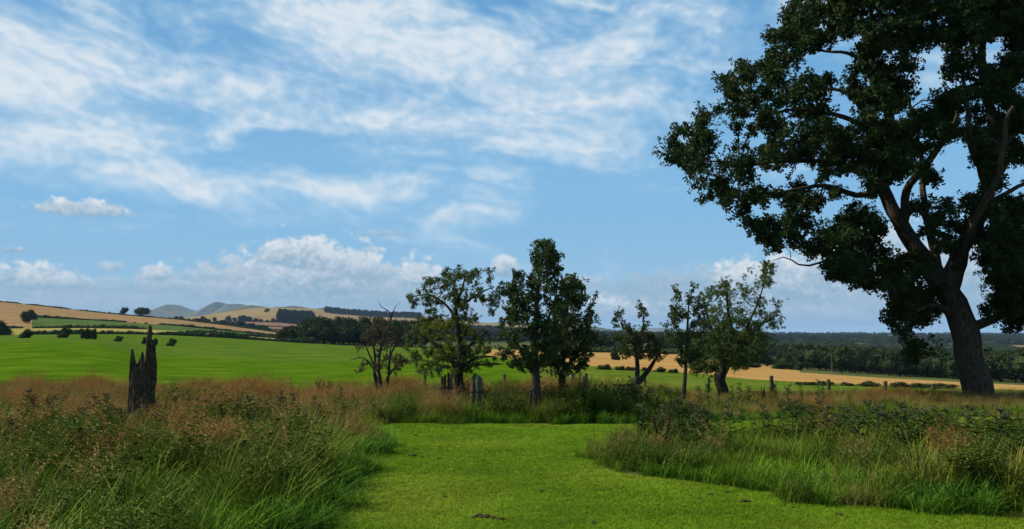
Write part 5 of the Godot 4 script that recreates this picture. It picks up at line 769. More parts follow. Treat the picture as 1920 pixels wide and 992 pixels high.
	{"called": "thorn_tree", "at": [8.84,-1.13,-36], "label": "broad thorn tree with a stout trunk and twiggy grey-green top", "leaves": "small", "limbs": [[[0.088,-0.1,0,0.27],[0.05,0.48,0,0.23],[-0.055,0.84,0,0.23],[0.066,1.28,0,0.23],[0.26,1.82,0,0.19],[0.41,2.66,0,0.11],[0.38,3.56,0,0.07],[0.29,4.46,0,0.031],[0.18,4.91,0,0.016]],[[0.16,1.33,0,0.14],[0.61,2.11,0.3,0.086],[1.05,3.11,0.4,0.055],[1.41,4.22,0.4,0.031],[1.79,5.22,0.4,0.023],[2,5.67,0.4,0.009]],[[0.018,1.1,0,0.12],[-0.33,1.31,-0.5,0.078],[-0.83,1.25,-0.8,0.047],[-1.18,1.4,-0.9,0.016]],[[0.25,1.55,0,0.11],[1.01,1.54,-0.4,0.062],[1.75,1.57,-0.6,0.023]],[[0.12,1.77,0,0.11],[-0.24,2.66,-0.3,0.078],[-0.54,3.57,-0.4,0.047],[-0.69,4.25,-0.4,0.016]],[[0.68,2.22,0.3,0.062],[1.52,3.11,0.3,0.039],[2.31,3.55,0.3,0.016],[2.66,3.33,0.3,0.006]]], "pads": [[16,0,172,338,73,-111,268,35,34,318,-176,198,551,-49,9,267,-167,225,509,-126,191,560,30,-31,404,117,-41,305,-144,174,571,48,-13,428,-139,38,254,-173,-15,481,100,218,184,-138,33,189,145,-38,330,78,59,378,-6,-85,220,101,95,210,-148,-37,219,-32,81,474,18,55,319,95,139,351,84,153,517,121,120,459,26,148,413,-184,22,216,-117,29,426,-14,-28,433,-63,19,395,-108,99,371,-9,-65,325,65,-31,133,-55,200,416,-105,-32,443,3,-72,375,158,-2,222,-147,196,539,-44,-13,453,23,213,376,59,163,518,61,5,472,98,11,363,-106,181,373,-144,100,361,-76,68,141,30,-113,125,56,97,423,70,164,311,-13,4,245,-140,23,346,3,-130,209,30,-53,217,-92,-5,344,78,104,519,-12,180,193,-48,104,227,-99,-36,294,29,-70,397,30,170,224,-53,-77,458,96,-79,279,178,92,248,160,194,575,-21,173,501,-51,199,294,141,132,229,160,13,399,-82,96,404,-77,-67,354,1,-33,232,-3,-48,438,101,11,471,-37,176,553,37,-143,183,45,238,566,-53,-55,145,-83,-65,246,24,156,322,-111,-151,121,55,200,474,2,175,193,24,-88,148,-21,-3,327,70,210,352,-93,187,573,-26,-3,443,94,22,199,-114,-97,311,-42,59,232,20,210,533,-3,184,162,-38,-77,320,165,40,158,140,195,402,157,122,365,147,-59,372,176,-85,179,-28,-66,170,-9,223,319,5,-6,444,74,-69,316,113,24,377,134,39,310,-20,-53,448,134,-104,129,26,-38,221,53,32,259,-118,20,308,-78,-1,396,25,35,153,132,172,365,60,217,557,-27,-107,126,-47,-39,415,83,60,189,91,-33,96,-32,-87,272,156,-47,383,-83,66,242,-31,-31,382,1,217,492,-127,53,424,-56,-124,190,73,232,496,-126,52,421,-165,138,287,41,159,234,40,-71,142,-17,-83,143,26,72,158,-48,-33,347,57,18,349,194,164,388,31,-42,117,-78,215,431,-171,77,151,-31,4,362,6,-135,143,5,260,330,-14,-32,267,85,-95,196,157,-4,498,83,67,286,27,60,330,-37,-81,126,23,10,472,69,254,219,-149,-85,265,39,49,490,-92,168,385,-23,121,357,50,152,533,101,253,566,-76,-40,202,-25,177,479,86,233,569,-33,2,299,110,88,231,38,-43,285,177,-59,371,-63,-108,313,118,43,166,55,-94,269,98,41,451,1,-94,320,-3,206,394,-95,-73,379,179,-63,102,-94,108,205,-2,74,400,-135,86,327,-29,166,444,-82,190,503,61,66,363,44,-34,437,-86,-64,184,-80,-79,196,-66,184,484,47,232,557,-51,-31,251,-40,-100,213,-109,26,222,88,-81,345,-68,203,572,-47,-84,229,-125,86,156,5,46,366,-16,77,333,125,14,173,-116,-83,302,116,181,353,117,203,308,46,47,335,176,205,355,90,21,235,-23,-7,193,39,84,276,-124,-116,239,69,207,570,-36,60,441,167,131,258,15,-17,484,163,8,253,73,77,161,19,33,445,-71,137,296,-133,-110,167,-24,183,239,10,-87,377,144,-79,264,143,248,252,-136,133,256,27,192,314,78,69,439,-64,-27,444,77,164,194,-65,104,452,27,-119,134,-41,197,532,68,134,309,-57,65,276,103,6,477,-68,73,320,-169,61,249,2,218,392,51,204,524,-110,234,530,-69,-94,150,-73,68,445,-90,-47,437,-17,55,281,167,150,275,81,198,328,-144,223,366,-61,-107,164,106,-104,321,135,-138,181,19,-35,460,-72,81,147,-40,-3,477,-109,58,358,-189,-78,196,56,168,244,-5,-35,118,-55,51,382,191,123,433,-108,134,476,-174,-32,170,-65,244,228,-91,-80,184,-35,-78,295,81,7,358,-70,-100,312,75,60,437,145,-43,243,-49,-93,357,73,124,260,77,76,438,87,195,423,-151,136,350,42,180,546,97,14,267,-111,181,521,-34,-78,216,171,138,265,-191,-97,121,26,40,321,-40,197,531,-29,10,156,-32,-25,472,137,-40,463,-22,34,350,-65,-116,196,-33,245,422,-152,69,370,35,-116,169,47,-35,349,8,-69,134,-44,68,303,-103,181,542,8,23,308,-187,-10,300,153,191,499,46,-15,177,50,107,364,-153,-14,394,-125,133,222,118,-100,427,155,-147,196,-44,104,251,-187,161,414,-41,135,479,-103,20,460,-172,53,181,20,25,312,-98,-99,240,-71,191,513,28,-13,205,-117,-40,283,98,104,232,7,58,473,-88,2,229,-174,67,358,163,69,293,-93,192,484,38,14,266,97,156,473,-39,174,412,118,45,377,-31,-90,226,121,-62,120,-13,178,193,8,174,331,23,7,235,-81,-27,231,35,-32,456,-147,70,256,105,-14,246,94,111,241,-164,92,176,-28,2,371,-56,57,378,80,35,478,158,42,334,43,201,357,99,-75,130,-27,143,307,76,95,208,-7,42,151,29,187,430,-39,-39,239,-164,1,290,-138,60,394,-82,193,511,-34,89,144,-102,-76,420,-28,35,299,-47,223,262,-36,141,556,-85,74,194,-122,-24,452,46,2,447,-32,141,236,-96,44,499,-33,22,289,69,-151,171,33,195,486,-102,166,186,-105,258,310,-61,182,313,-111,183,336,87,97,484,-41,199,366,-131,170,257,60,216,508,-128,-9,370,-149,2,372,160,56,278,146,-81,187,112,-85,196,-109,-64,214,164,13,280,23,-138,147,54,43,155,-28,28,290,-62,-148,223,99,-87,143,-59,-48,189,8,-23,324,168,24,189,-206,-74,231,10,-89,274,27,-68,339,125,-102,279,170,74,144,-18,104,146,-177,46,274,-38,95,185,-152,-20,170,20,70,192,-64,143,317,-28,162,291,-161,-95,259,-39,177,320,88,130,197,-19,143,302,-126,18,175,-14,20,288,97,88,205,9,100,309,-26,-118,205,91,-79,227,86,42,155,-42,53,170,1,22,211,2,-107,248,91,27,139,136,-62,295,-121,-88,323,138,8,266,-62,-107,313,83,167,162,-135,137,147,-149,-127,196,-83,127,135,-76,64,336,-64,1,228,151,31,300,-107,-12,299,-75,30,255,118,217,294,7,186,327,-84,61,273,38,94,258,96,142,297,15,-54,229,74,90,245,-42,128,160,-64,-125,310,16,16,282,-125,128,314,96,21,205,45,7,255,6,193,193,-164,-35,298,-42,92,320,14,-74,134,-31,-39,116,-5,155,189,-112,98,218,-38,156,245,-69,144,153,-84,101,236,-68,72,233,69,147,210,53,12,160,168,-1,179,-146,39,252,31,199,185,-186,-111,105,7,-22,274,124,-41,228,184,-132,141,22,108,228,-165,119,290,11,167,186,-77,77,321,-7,-86,165,-24,-106,158,-51,99,285,-27,-77,313,2,64,263,121,13,306,10,83,324,27,150,257,78,-145,185,24,-10,209,-151,-12,303,61,-150,255,158,210,206,-150,-136,243,34,180,261,-61,-125,238,94,-51,269,-45,-42,265,-18,92,150,-140,-144,171,83,101,156,53,-39,297,152,-104,146,102,-100,167,125,143,296,-163,174,272,-37,64,125,106,106,172,57,75,130,-131,197,220,-166,-15,141,-40,66,145,119,107,124,-71,-113,202,127,-95,214,-29,29,165,10,52,301,75,64,210,193,-52,313,-26,91,235,186,-23,143,-126,40,222,49,-62,195,90,-25,205,-120,-119,197,-100,32,276,-21,151,323,-109,-13,176,-79,-29,241,10,127,277,112,5,147,-177,46,191,137,125,195,-121,-42,320,-144,35,144,-171,23,315,-137,70,146,160,92,224,-104,18,192,-113,-67,272,85,81,254,150,56,219,27,199,330,-45,-101,319,21,159,172,-173,83,329,110,104,280,-57,-42,118,-104,182,237,-29,-20,241,-131,154,311,-54,-116,300,48,79,205,-48,92,242,-139,-55,268,-102,63,259,100,-45,292,89,35,323,98,161,300,-33,-73,147,-128,0,210,-114,181,218,-86,-29,249,-161,-118,322,90,17,266,195,-20,141,-12,114,139,-180,41,182,149,18,347,123,-8,144,-80,-162,199,145,120,256,-191,-144,222,169,113,188,-174,-110,172,103,27,164,144,-101,219,148,-59,318,101,-100,303,121,133,308,-71,-63,208,63,-120,124,-1,61,328,60,-42,206,-141,-1,320,-6,205,241,-139,84,271,-54,50,322,-77,-139,235,115,-43,179,135,-46,227,-1,124,156,-13,-119,177,101,141,276,-94,78,156,20,-6,220,-53,-139,286,18,-54,223,-26,118,264,92,-99,249,-2,120,136,-59,-107,194,93,198,302,-132,139,293,-62,-9,209,-14,-39,313,172,107,325,-2,-45,162,-118,-25,138,90,69,281,-152,146,226,-56,97,165,49,-46,284,45,-90,260,-1,27,253,-27,43,160,-169,172,255,-18,-25,217,-66,102,243,84,-138,261,76,-133,304,114,2,230,-72,-47,275,-170,135,169,-13,167,303,-59,-80,185,197,125,279,-25,133,235,112,19,255,94,19,137,53,-111,138,32,28,162,37,-11,331,-97,-122,273,123,169,284,-121,55,283,20,-64,229,-10,41,185,0,103,227,73,22,144,-183,-59,255,154,49,272,74,-44,217,-44,104,229,-57,107,206,-97,74,161,-60,23,191,36,35,143,-131,-52,215,129,-112,205,-24,21,180,-38,59,297,-1,-121,150,-14,15,97,-141,2,135,-146,-114,190,-30,-73,245,109,157,242,-33,-25,322,-59,47,328,8,-137,136,-7,129,176,-202,205,276,-96,-50,330,61,-37,135,-37,-59,158,-123,133,295,1,-56,200,-165,-15,244,-18,17,253,-193,-25,323,101,92,196,127,-99,193,54,-22,186,35,40,323,-97,-87,133,103,13,266,-202,-20,218,127,91,156,39,-72,167,-92,-13,270,182,71,266,39,108,198,35,76,327,-155,52,263,121,185,330,32,38,201,126,-69,256,65,-28,154,-154,-45,300,104,167,275,-184,125,275,102,150,162,-98,136,236,-97,232,296,-72,-83,185,-26,-53,270,-128,225,302,-100,-35,331,61,4,197,118,-17,183,204,51,161,-53,-55,269,57,75,175,-169,157,275,13,114,328,-147,182,267,24,-115,228,181,-31,292,94,203,225,-135,173,180,-135,59,200,103],[22,0,-43,203,2,13,147,129,-114,238,-16,-40,276,98,-93,156,-23,186,178,-181,20,130,122,-111,268,-69,-98,139,86,-122,264,59]], "how": {"seed": 26, "shoots": 2, "tufts": 3, "line": 5, "stray": 3, "climb": 0.6, "rise": 0.4, "wander": 0.12, "step": 0.15, "bark": 0.1, "branch": 0.018, "twig": 0.006, "scatter": 0.05, "bare": 0.35, "clear": 0.3, "upright": 0.3, "colors": [Color(0.070,0.118,0.024),Color(0.088,0.136,0.030),Color(0.056,0.098,0.020),Color(0.098,0.140,0.036)]}},
	{"called": "bare_thorn_tree", "at": [-4.52,-0.95,-30], "label": "half-dead thorn with bare grey stems and a few reddish leaves", "leaves": "small", "limbs": [[[0.001,-0.1,0,0.07],[-0.025,0.93,0,0.06],[-0.11,1.39,0,0.05],[-0.056,1.95,0,0.045],[0.068,2.5,0,0.038],[0.27,3.06,0,0.028],[0.17,3.4,0,0.02],[-0.076,3.55,0,0.012],[-0.17,3.7,0,0.005]],[[0.27,3.03,0,0.02],[0.34,3.34,0,0.016],[0.47,3.59,0,0.008],[0.58,3.68,0,0.004]],[[-0.15,0.55,-0.1,0.05],[-0.27,1.2,-0.1,0.045],[-0.26,1.76,-0.1,0.04],[-0.39,2.32,-0.1,0.03],[-0.55,2.73,-0.1,0.012]],[[0.11,0.56,0.1,0.05],[0.21,1.21,0.1,0.045],[0.28,1.86,0.1,0.035],[0.51,2.32,0.1,0.025],[0.73,2.78,0.1,0.01]],[[-0.13,0.82,-0.2,0.04],[-0.38,1.41,-0.3,0.03],[-0.74,1.71,-0.4,0.02],[-1.27,1.63,-0.5,0.008]],[[0.11,0.92,-0.1,0.04],[0.39,1.38,-0.2,0.03],[0.61,1.57,-0.2,0.02],[0.95,1.85,-0.2,0.006]],[[-0.25,1.39,0,0.03],[-0.51,1.95,0.1,0.025],[-0.68,2.32,0.2,0.01]],[[0.19,1.39,0,0.03],[0.3,2.32,-0.2,0.02],[0.66,2.65,-0.3,0.008]],[[0.033,2.32,0,0.02],[-0.2,2.78,0,0.014],[-0.35,3.06,0,0.006]]], "pads": [[16,0,29,275,51,-7,227,49,43,177,-76,14,182,-33,-42,258,-86,0,213,-64,13,298,59,-32,275,11,31,280,-5,9,156,63,-20,197,-80,27,146,-82,-13,145,53,45,241,30,-87,209,-41,21,228,79,-36,224,6,-76,144,-35,79,157,-31,-71,148,-47,-7,276,74,22,137,13,53,134,33,-22,271,11,74,158,-68,-26,296,-23,79,165,7,-72,131,59,23,170,48,-28,306,8,-6,140,58,47,174,-20,77,264,-24,-67,262,-84,61,153,-7,-20,174,-50,-33,259,31,83,213,73,-50,239,43,62,144,22]], "how": {"seed": 27, "shoots": 6, "tufts": 2, "wander": 0.08, "step": 0.12, "bark": 0.04, "branch": 0.01, "twig": 0.005, "scatter": 0.045, "bare": 0.5, "clear": 0.3, "colors": [Color(0.060,0.070,0.030),Color(0.075,0.066,0.034),Color(0.095,0.052,0.026)]}}
]


func plant_trees() -> void:
	mats.oak_bark = bark_material(Color(0.026, 0.021, 0.015), Color(0.105, 0.086, 0.062), 0.9, 31)
	mats.young_bark = bark_material(Color(0.022, 0.018, 0.014), Color(0.08, 0.068, 0.055), 0.4, 33)
	mats.leaf = tinted(0.6, 0.28, 0.7)
	var oak_leaves := [leaf_spray(9, 0.16, 0.13, 0.10, false, 1), leaf_spray(8, 0.13, 0.125, 0.095, false, 2), leaf_spray(10, 0.18, 0.12, 0.09, false, 3)]
	var small_leaves := [leaf_spray(10, 0.09, 0.052, 0.04, false, 4), leaf_spray(9, 0.08, 0.05, 0.038, false, 5)]
	var broad_leaves := [leaf_spray(9, 0.10, 0.07, 0.055, false, 6), leaf_spray(8, 0.09, 0.066, 0.052, false, 7)]
	var bases := {"oak": oak_leaves, "small": small_leaves, "broad": broad_leaves}
	for t in TREES:
		var root := thing(t.called, Vector3(t.at[0], t.at[1], t.at[2]), t.label, "tree", t.get("group", ""))
		var o: Dictionary = t.how.duplicate()
		o.bark_mat = mats.oak_bark if t.leaves == "oak" else mats.young_bark
		o.leaf_mat = mats.leaf
		o.leaves = bases[t.leaves]
		grow_tree(root, t.limbs, t.pads, o)
		print(t.called, " ", Time.get_ticks_msec())
# ---------------------------------------------------------------- grass and wild plants
const LAWN = [[-3.6,3],[-3.2,-3],[-2.4,-6.5],[-1.87,-8.5],[-2.07,-10.52],[-2.2,-12.43],[-2.41,-15.22],[-2.82,-17.7],[-3.37,-20.22],[-3.42,-21.68],[-2.75,-22.21],[-1.49,-21.85],[-0.14,-22.21],[1.21,-21.68],[3,-22.03],[4.75,-22.58],[7.95,-23.78],[11.08,-24.21],[14.96,-24.43],[17.23,-24.43],[14.25,-20.22],[11.57,-19.92],[8.85,-19.35],[6.32,-18.94],[3.9,-18.55],[2.64,-17.82],[1.81,-16.32],[1.41,-15.05],[1.29,-13.28],[1.67,-12.32],[2.43,-11.64],[2.95,-10.9],[3.42,-10.32],[3.85,-9.8],[4.28,-9.43],[5.26,-8.94],[5.71,-8.55],[7.2,-7.5],[9,3]]
var lawn_shape := PackedVector2Array()


func blade(f: Faces, at: Vector3, way: Vector3, tall: float, lean: float, wide: float, segs: int, col: Color) -> void:
	var side := way.cross(Vector3.UP).normalized() * wide * 0.5
	var a := at - side
	var b := at + side
	for i in segs:
		var t := float(i + 1) / segs
		var p := at + way * lean * tall * t * t + Vector3.UP * tall * (t - 0.28 * lean * t * t)
		if i == segs - 1:
			f.tri(a, p, b, col)
		else:
			var k := 1.0 - t * 0.6
			f.quad(a, p - side * k, p + side * k, b, col)
			a = p - side * k
			b = p + side * k


func level(r: RandomNumberGenerator) -> Vector3:
	var a := r.randf() * TAU
	return Vector3(cos(a), 0, sin(a))


func tuft(count: int, low: float, high: float, radius: float, lean: float, wide: float, segs: int, seed_: int, dry := 0.0) -> ArrayMesh:
	var r := RandomNumberGenerator.new()
	r.seed = seed_
	var f := Faces.new()
	for i in count:
		var tone := r.randf_range(0.7, 1.3)
		var col := Color(tone, tone, tone)
		if r.randf() < dry:
			col = Color(tone * 2.6, tone * 1.7, tone * 2.2)
		blade(f, level(r) * radius * sqrt(r.randf()), level(r), r.randf_range(low, high), lean * r.randf_range(0.3, 1.3), wide * r.randf_range(0.7, 1.3), segs, col)
	return f.mesh()


func seed_tuft(count: int, low: float, high: float, radius: float, head: float, seed_: int) -> ArrayMesh:
	# stalks of dry grass with open, hanging heads
	var r := RandomNumberGenerator.new()
	r.seed = seed_
	var f := Faces.new()
	for i in count:
		var at := level(r) * radius * sqrt(r.randf())
		var way := level(r)
		var tall := r.randf_range(low, high)
		var lean := r.randf_range(0.05, 0.45)
		var tone := r.randf_range(0.7, 1.25)
		blade(f, at, way, tall, lean, 0.0045, 3, Color(tone, tone, tone))
		for k in 9:
			var t := 1.0 - head * (k / 9.0)
			var p := at + way * lean * tall * t * t + Vector3.UP * tall * (t - 0.28 * lean * t * t)
			var d := (level(r) + Vector3.UP * r.randf_range(-0.2, 0.7) + way * 0.4).normalized()
			leaf(f, p, d, Vector3.UP, r.randf_range(0.025, 0.055), 0.011, Color(tone * 1.15, tone, tone * 0.95))
		for k in 2:
			blade(f, at, level(r), tall * r.randf_range(0.3, 0.6), 0.9, 0.006, 3, Color(tone, tone * 1.05, tone * 0.9))
	return f.mesh()


func weed_tuft(seed_: int) -> ArrayMesh:
	# mixed broad-leaved weeds: small leaves up several stalks
	var r := RandomNumberGenerator.new()
	r.seed = seed_
	var f := Faces.new()
	for i in 7:
		var at := level(r) * 0.15 * sqrt(r.randf())
		var way := level(r)
		var tall := r.randf_range(0.3, 0.78)
		blade(f, at, way, tall, 0.25, 0.006, 2, Color(0.8, 0.8, 0.8))
		for k in 20:
			var t := r.randf_range(0.15, 1.0)
			var tone := r.randf_range(0.7, 1.3)
			var p := at + way * 0.25 * tall * t * t + Vector3.UP * tall * t
			leaf(f, p, (level(r) + Vector3.UP * r.randf_range(-0.1, 0.6)).normalized(), Vector3.UP, r.randf_range(0.045, 0.10), r.randf_range(0.014, 0.03), Color(tone, tone, tone))
	return f.mesh()


func on_lawn(x: float, z: float) -> bool:
	return Geometry2D.is_point_in_polygon(Vector2(x, z), lawn_shape)


func lawn_edge(x: float, z: float) -> float:
	var d := 99.0
	var p := Vector2(x, z)
	for i in lawn_shape.size():
		d = minf(d, p.distance_to(Geometry2D.get_closest_point_to_segment(p, lawn_shape[i], lawn_shape[(i + 1) % lawn_shape.size()])))
	return d


func mow_lawn() -> void:
	for q in LAWN:
		lawn_shape.append(Vector2(q[0], q[1]))
	var f := Faces.new()
	var idx := Geometry2D.triangulate_polygon(lawn_shape)
	for i in range(0, idx.size(), 3):
		var p := []
		for k in 3:
			var q := lawn_shape[idx[i + k]]
			p.append(Vector3(q.x, 0.03 * q.y + 0.004, q.y))
		f.tri(p[0], p[1], p[2])
	mats.turf = land([Color(0.080, 0.15, 0.006), Color(0.100, 0.178, 0.007), Color(0.13, 0.195, 0.012)], 1.3, 21, 0.03)
	structure("lawn", f.mesh(), mats.turf)
	mats.blade = tinted(0.7, 0.16, 0.6)
	var tone := noise(0.55, 3, 41)
	var patch := noise(0.16, 2, 42)
	var kinds := [Scatter.new(), Scatter.new()]
	var r := RandomNumberGenerator.new()
	r.seed = 7
	var n := 0
	while n < 52000:
		# closer together near the viewpoint
		var depth := 6.5 + 18.5 * pow(r.randf(), 1.35)
		var x := r.randf_range(-0.35, 0.72) * depth
		if not on_lawn(x, -depth):
			continue
		n += 1
		var t := tone.get_noise_2d(x, depth) * 0.32 + r.randf_range(-0.12, 0.12)
		var dry := clampf(patch.get_noise_2d(x, depth) * 1.3 + r.randf_range(-0.3, 0.3), 0.0, 1.0)
		var col := Color(0.120, 0.214, 0.008).lerp(Color(0.20, 0.250, 0.020), dry * 0.85)
		col = Color(col.r * (1.0 + t), col.g * (1.0 + t), col.b * (1.0 + t))
		kinds[n % 2].put(Vector3(x, -0.03 * depth, -depth), Basis(Vector3.UP, r.randf() * TAU).scaled(Vector3.ONE * r.randf_range(0.7, 1.25)), col)
	var shapes := [tuft(22, 0.022, 0.05, 0.085, 0.9, 0.005, 2, 51), tuft(18, 0.02, 0.045, 0.09, 1.2, 0.006, 2, 52, 0.05)]
	for k in 2:
		var o: MultiMeshInstance3D = kinds[k].node(numbered("mown_grass"), shapes[k], mats.blade)
		add_child(o)
		tag(o, ["short mown grass blades covering the lawn", "short mown grass with dry blades over the lawn"][k], "grass")


func sow_grass() -> void:
	# what grows where: fresh grass beside the lawn, rank olive grass on the banks, dry seeding grass towards the fence
	var names := ["fresh_grass", "rank_grass", "dry_grass", "seeding_grass", "weeds"]
	var labels := ["fresh green arching grass along the edges of the lawn", "rank olive green grass standing on the rough banks", "dry straw coloured grass standing among the green", "tall seeding grass with brown hanging heads", "low leafy weeds mixed into the rough grass"]
	var shapes := [tuft(26, 0.2, 0.52, 0.14, 1.0, 0.013, 4, 61), tuft(20, 0.28, 0.74, 0.16, 0.7, 0.014, 4, 62, 0.14), tuft(18, 0.3, 0.76, 0.16, 0.75, 0.010, 4, 63, 0.1), seed_tuft(11, 0.55, 0.98, 0.16, 0.24, 64), weed_tuft(65)]
	var sets := []
	for k in 5:
		sets.append(Scatter.new())
	var r := RandomNumberGenerator.new()
	r.seed = 9
	var zone := noise(0.13, 3, 71)
	var fine := noise(0.6, 2, 72)
	var species := noise(0.42, 2, 73)
	var tries := 0
	while tries < 80000:
		tries += 1
		var depth := 5.5 + 41.0 * pow(r.randf(), 0.9)
		var x := r.randf_range(-0.74, 0.74) * depth
		var wob := Vector2(fine.get_noise_2d(x * 1.4, depth * 1.4), fine.get_noise_2d(x * 1.4 + 90.0, depth * 1.4)) * 0.55
		if on_lawn(x + wob.x, -depth + wob.y):
			continue
		var edge := lawn_edge(x, -depth)
		var zn := zone.get_noise_2d(x, depth) + fine.get_noise_2d(x, depth) * 0.5
		var left := x < -0.02 * depth
		var s := x / depth
		# the rough ends in a ragged line short of the fence
		if depth > 37.0 + zn * 5.0 or (s > 0.17 and depth > 40.0 - 2.0 * zn):
			continue
		# share of dry grass
		var dry := 0.10
		if s < -0.14:
			dry = lerpf(0.24, 0.58, smoothstep(13.0, 24.0, depth - zn * 7.0))
		elif depth > 22.0:
			dry = lerpf(0.16, 0.52, smoothstep(23.5, 30.0, depth + zn * 5.0))
			if s > 0.06 and s < 0.20:
				dry *= 0.45
			if s > 0.40:
				dry = maxf(dry, 0.6 * smoothstep(24.0, 29.0, depth))
		else:
			dry = 0.06 + maxf(0.0, zn) * 0.3
		dry *= smoothstep(0.2, 1.4, edge)
		# species grow in patches of a metre or two
		var sp := species.get_noise_2d(x, depth) + r.randf_range(-0.16, 0.16)
		var sq := species.get_noise_2d(x + 200.0, depth) + r.randf_range(-0.16, 0.16)
		var kind := 0
		if sp > 0.62 - dry * 1.25:
			kind = 3 if sq > 0.05 else 2
		elif edge < 0.3 + zn * 0.5:
			kind = 0
		elif sq > 0.20:
			kind = 4
		elif sq > -0.16:
			kind = 1
		else:
			kind = 0
		var size := r.randf_range(0.75, 1.2) * lerpf(0.72, 1.0, smoothstep(0.0, 0.7, edge))
		size *= 1.0 + zn * 0.45 + (0.35 if r.randf() < 0.05 else 0.0)
		if s > 0.06 and depth < 20.0:
			size *= 0.78
		if s < -0.14 and depth > 16.0:
			size *= 0.88
		if depth > 20.0 and s > 0.12:
			# grazed or trodden short towards the fence
			size *= lerpf(0.95, 0.5, smoothstep(0.12, 0.24, s))
		if depth > 36.0 and s > 0.2:
			size *= 0.75
		var col := Color.WHITE
		match kind:
			0: col = Color(0.095, 0.185, 0.008).lerp(Color(0.066, 0.155, 0.016), clampf(zn + 0.4, 0.0, 1.0))
			1: col = Color(0.088, 0.150, 0.011).lerp(Color(0.14, 0.155, 0.020), clampf(zn + 0.4, 0.0, 1.0))
			2: col = Color(0.26, 0.19, 0.06).lerp(Color(0.15, 0.14, 0.035), r.randf())
			3: col = Color(0.33, 0.245, 0.085).lerp(Color(0.28, 0.155, 0.050), clampf(zn + 0.5, 0.0, 1.0))
			4: col = Color(0.062, 0.112, 0.014).lerp(Color(0.105, 0.142, 0.022), r.randf())
		var t := r.randf_range(0.8, 1.2)
		var tip := Basis(level(r), r.randf_range(0.0, 0.22)) * Basis(Vector3.UP, r.randf() * TAU)
		sets[kind].put(Vector3(x, -0.03 * depth, -depth), tip.scaled(Vector3.ONE * size), Color(col.r * t, col.g * t, col.b * t))
	for k in 5:
		var o: MultiMeshInstance3D = sets[k].node(names[k], shapes[k], mats.blade)
		add_child(o)
		tag(o, labels[k], "grass" if k < 4 else "weeds")
		print(names[k], " ", sets[k].at.size())


func thistle(seed_: int, tall: float, wide: float) -> Array:
	# stem, spiny leaves up the stem, and small heads on short side stalks: three meshes
	var r := RandomNumberGenerator.new()
	r.seed = seed_
	var stem := Faces.new()
	var leaves := Faces.new()
	var heads := Faces.new()
	var top := Vector3(r.randf_range(-0.06, 0.06), tall, r.randf_range(-0.06, 0.06))
	tube(stem, [Vector3(0, -0.05, 0), top * 0.5 + any_way(r) * 0.02, top], [0.011, 0.009, 0.004], 5)
	for i in int(46 * tall / 0.8):
		var t := lerpf(0.12, 1.0, pow(r.randf(), 0.8))
		var p := top * t
		var d := (level(r) + Vector3.UP * r.randf_range(0.0, 0.9)).normalized()
		var long := wide * lerpf(1.0, 0.55, t) * r.randf_range(0.7, 1.15)
		var tone := r.randf_range(0.7, 1.25)
		var col := Color(tone, tone, tone)
		var up := (Vector3.UP + any_way(r) * 0.3).normalized()
		leaf(leaves, p, d, up, long, long * 0.22, col)
		var side := d.cross(up).normalized()
		for k in 3:
			# lobes of the leaf
			var q := p + d * long * (0.3 + 0.2 * k)
			leaf(leaves, q, (d * 0.6 + side).normalized(), up, long * 0.26, long * 0.1, col)
			leaf(leaves, q, (d * 0.6 - side).normalized(), up, long * 0.26, long * 0.1, col)
	for i in 9:
		var p := top * r.randf_range(0.78, 1.0)
		var q := p + (level(r) + Vector3.UP * r.randf_range(0.5, 1.4)).normalized() * r.randf_range(0.05, 0.13)
		tube(stem, [p, p.lerp(q, 0.5), q], [0.004, 0.004, 0.003], 3)
		for k in 7:
			leaf(heads, q, (any_way(r) + Vector3.UP * 0.8).normalized(), Vector3.RIGHT, r.randf_range(0.02, 0.034), 0.013, Color.WHITE * r.randf_range(0.75, 1.2))
	return [stem.mesh(), leaves.mesh(), heads.mesh()]


func dock(seed_: int, tall: float) -> Array:
	# a dead stem with dense rusty seed spikes
	var r := RandomNumberGenerator.new()
	r.seed = seed_
	var stem := Faces.new()
	var seeds := Faces.new()
	tube(stem, [Vector3(0, -0.05, 0), Vector3(0.01, tall * 0.5, 0.01), Vector3(0.0, tall, 0.02)], [0.009, 0.007, 0.003], 5)
	for b in 5:
		var from := Vector3(0, tall * lerpf(0.4, 0.62, b / 4.0), 0)
		var to := from + (level(r) * 0.28 + Vector3.UP).normalized() * tall * 0.34 if b else Vector3(0.0, tall * 1.02, 0.02)
		tube(stem, [from, from.lerp(to, 0.5), to], [0.005, 0.004, 0.002], 3)
		for k in 70:
			var p := from.lerp(to, lerpf(0.15, 1.0, r.randf()))
			leaf(seeds, p, (any_way(r) + Vector3.UP * 0.4).normalized(), Vector3.UP, r.randf_range(0.02, 0.045), 0.022, Color.WHITE * r.randf_range(0.6, 1.3))
	return [stem.mesh(), seeds.mesh()]


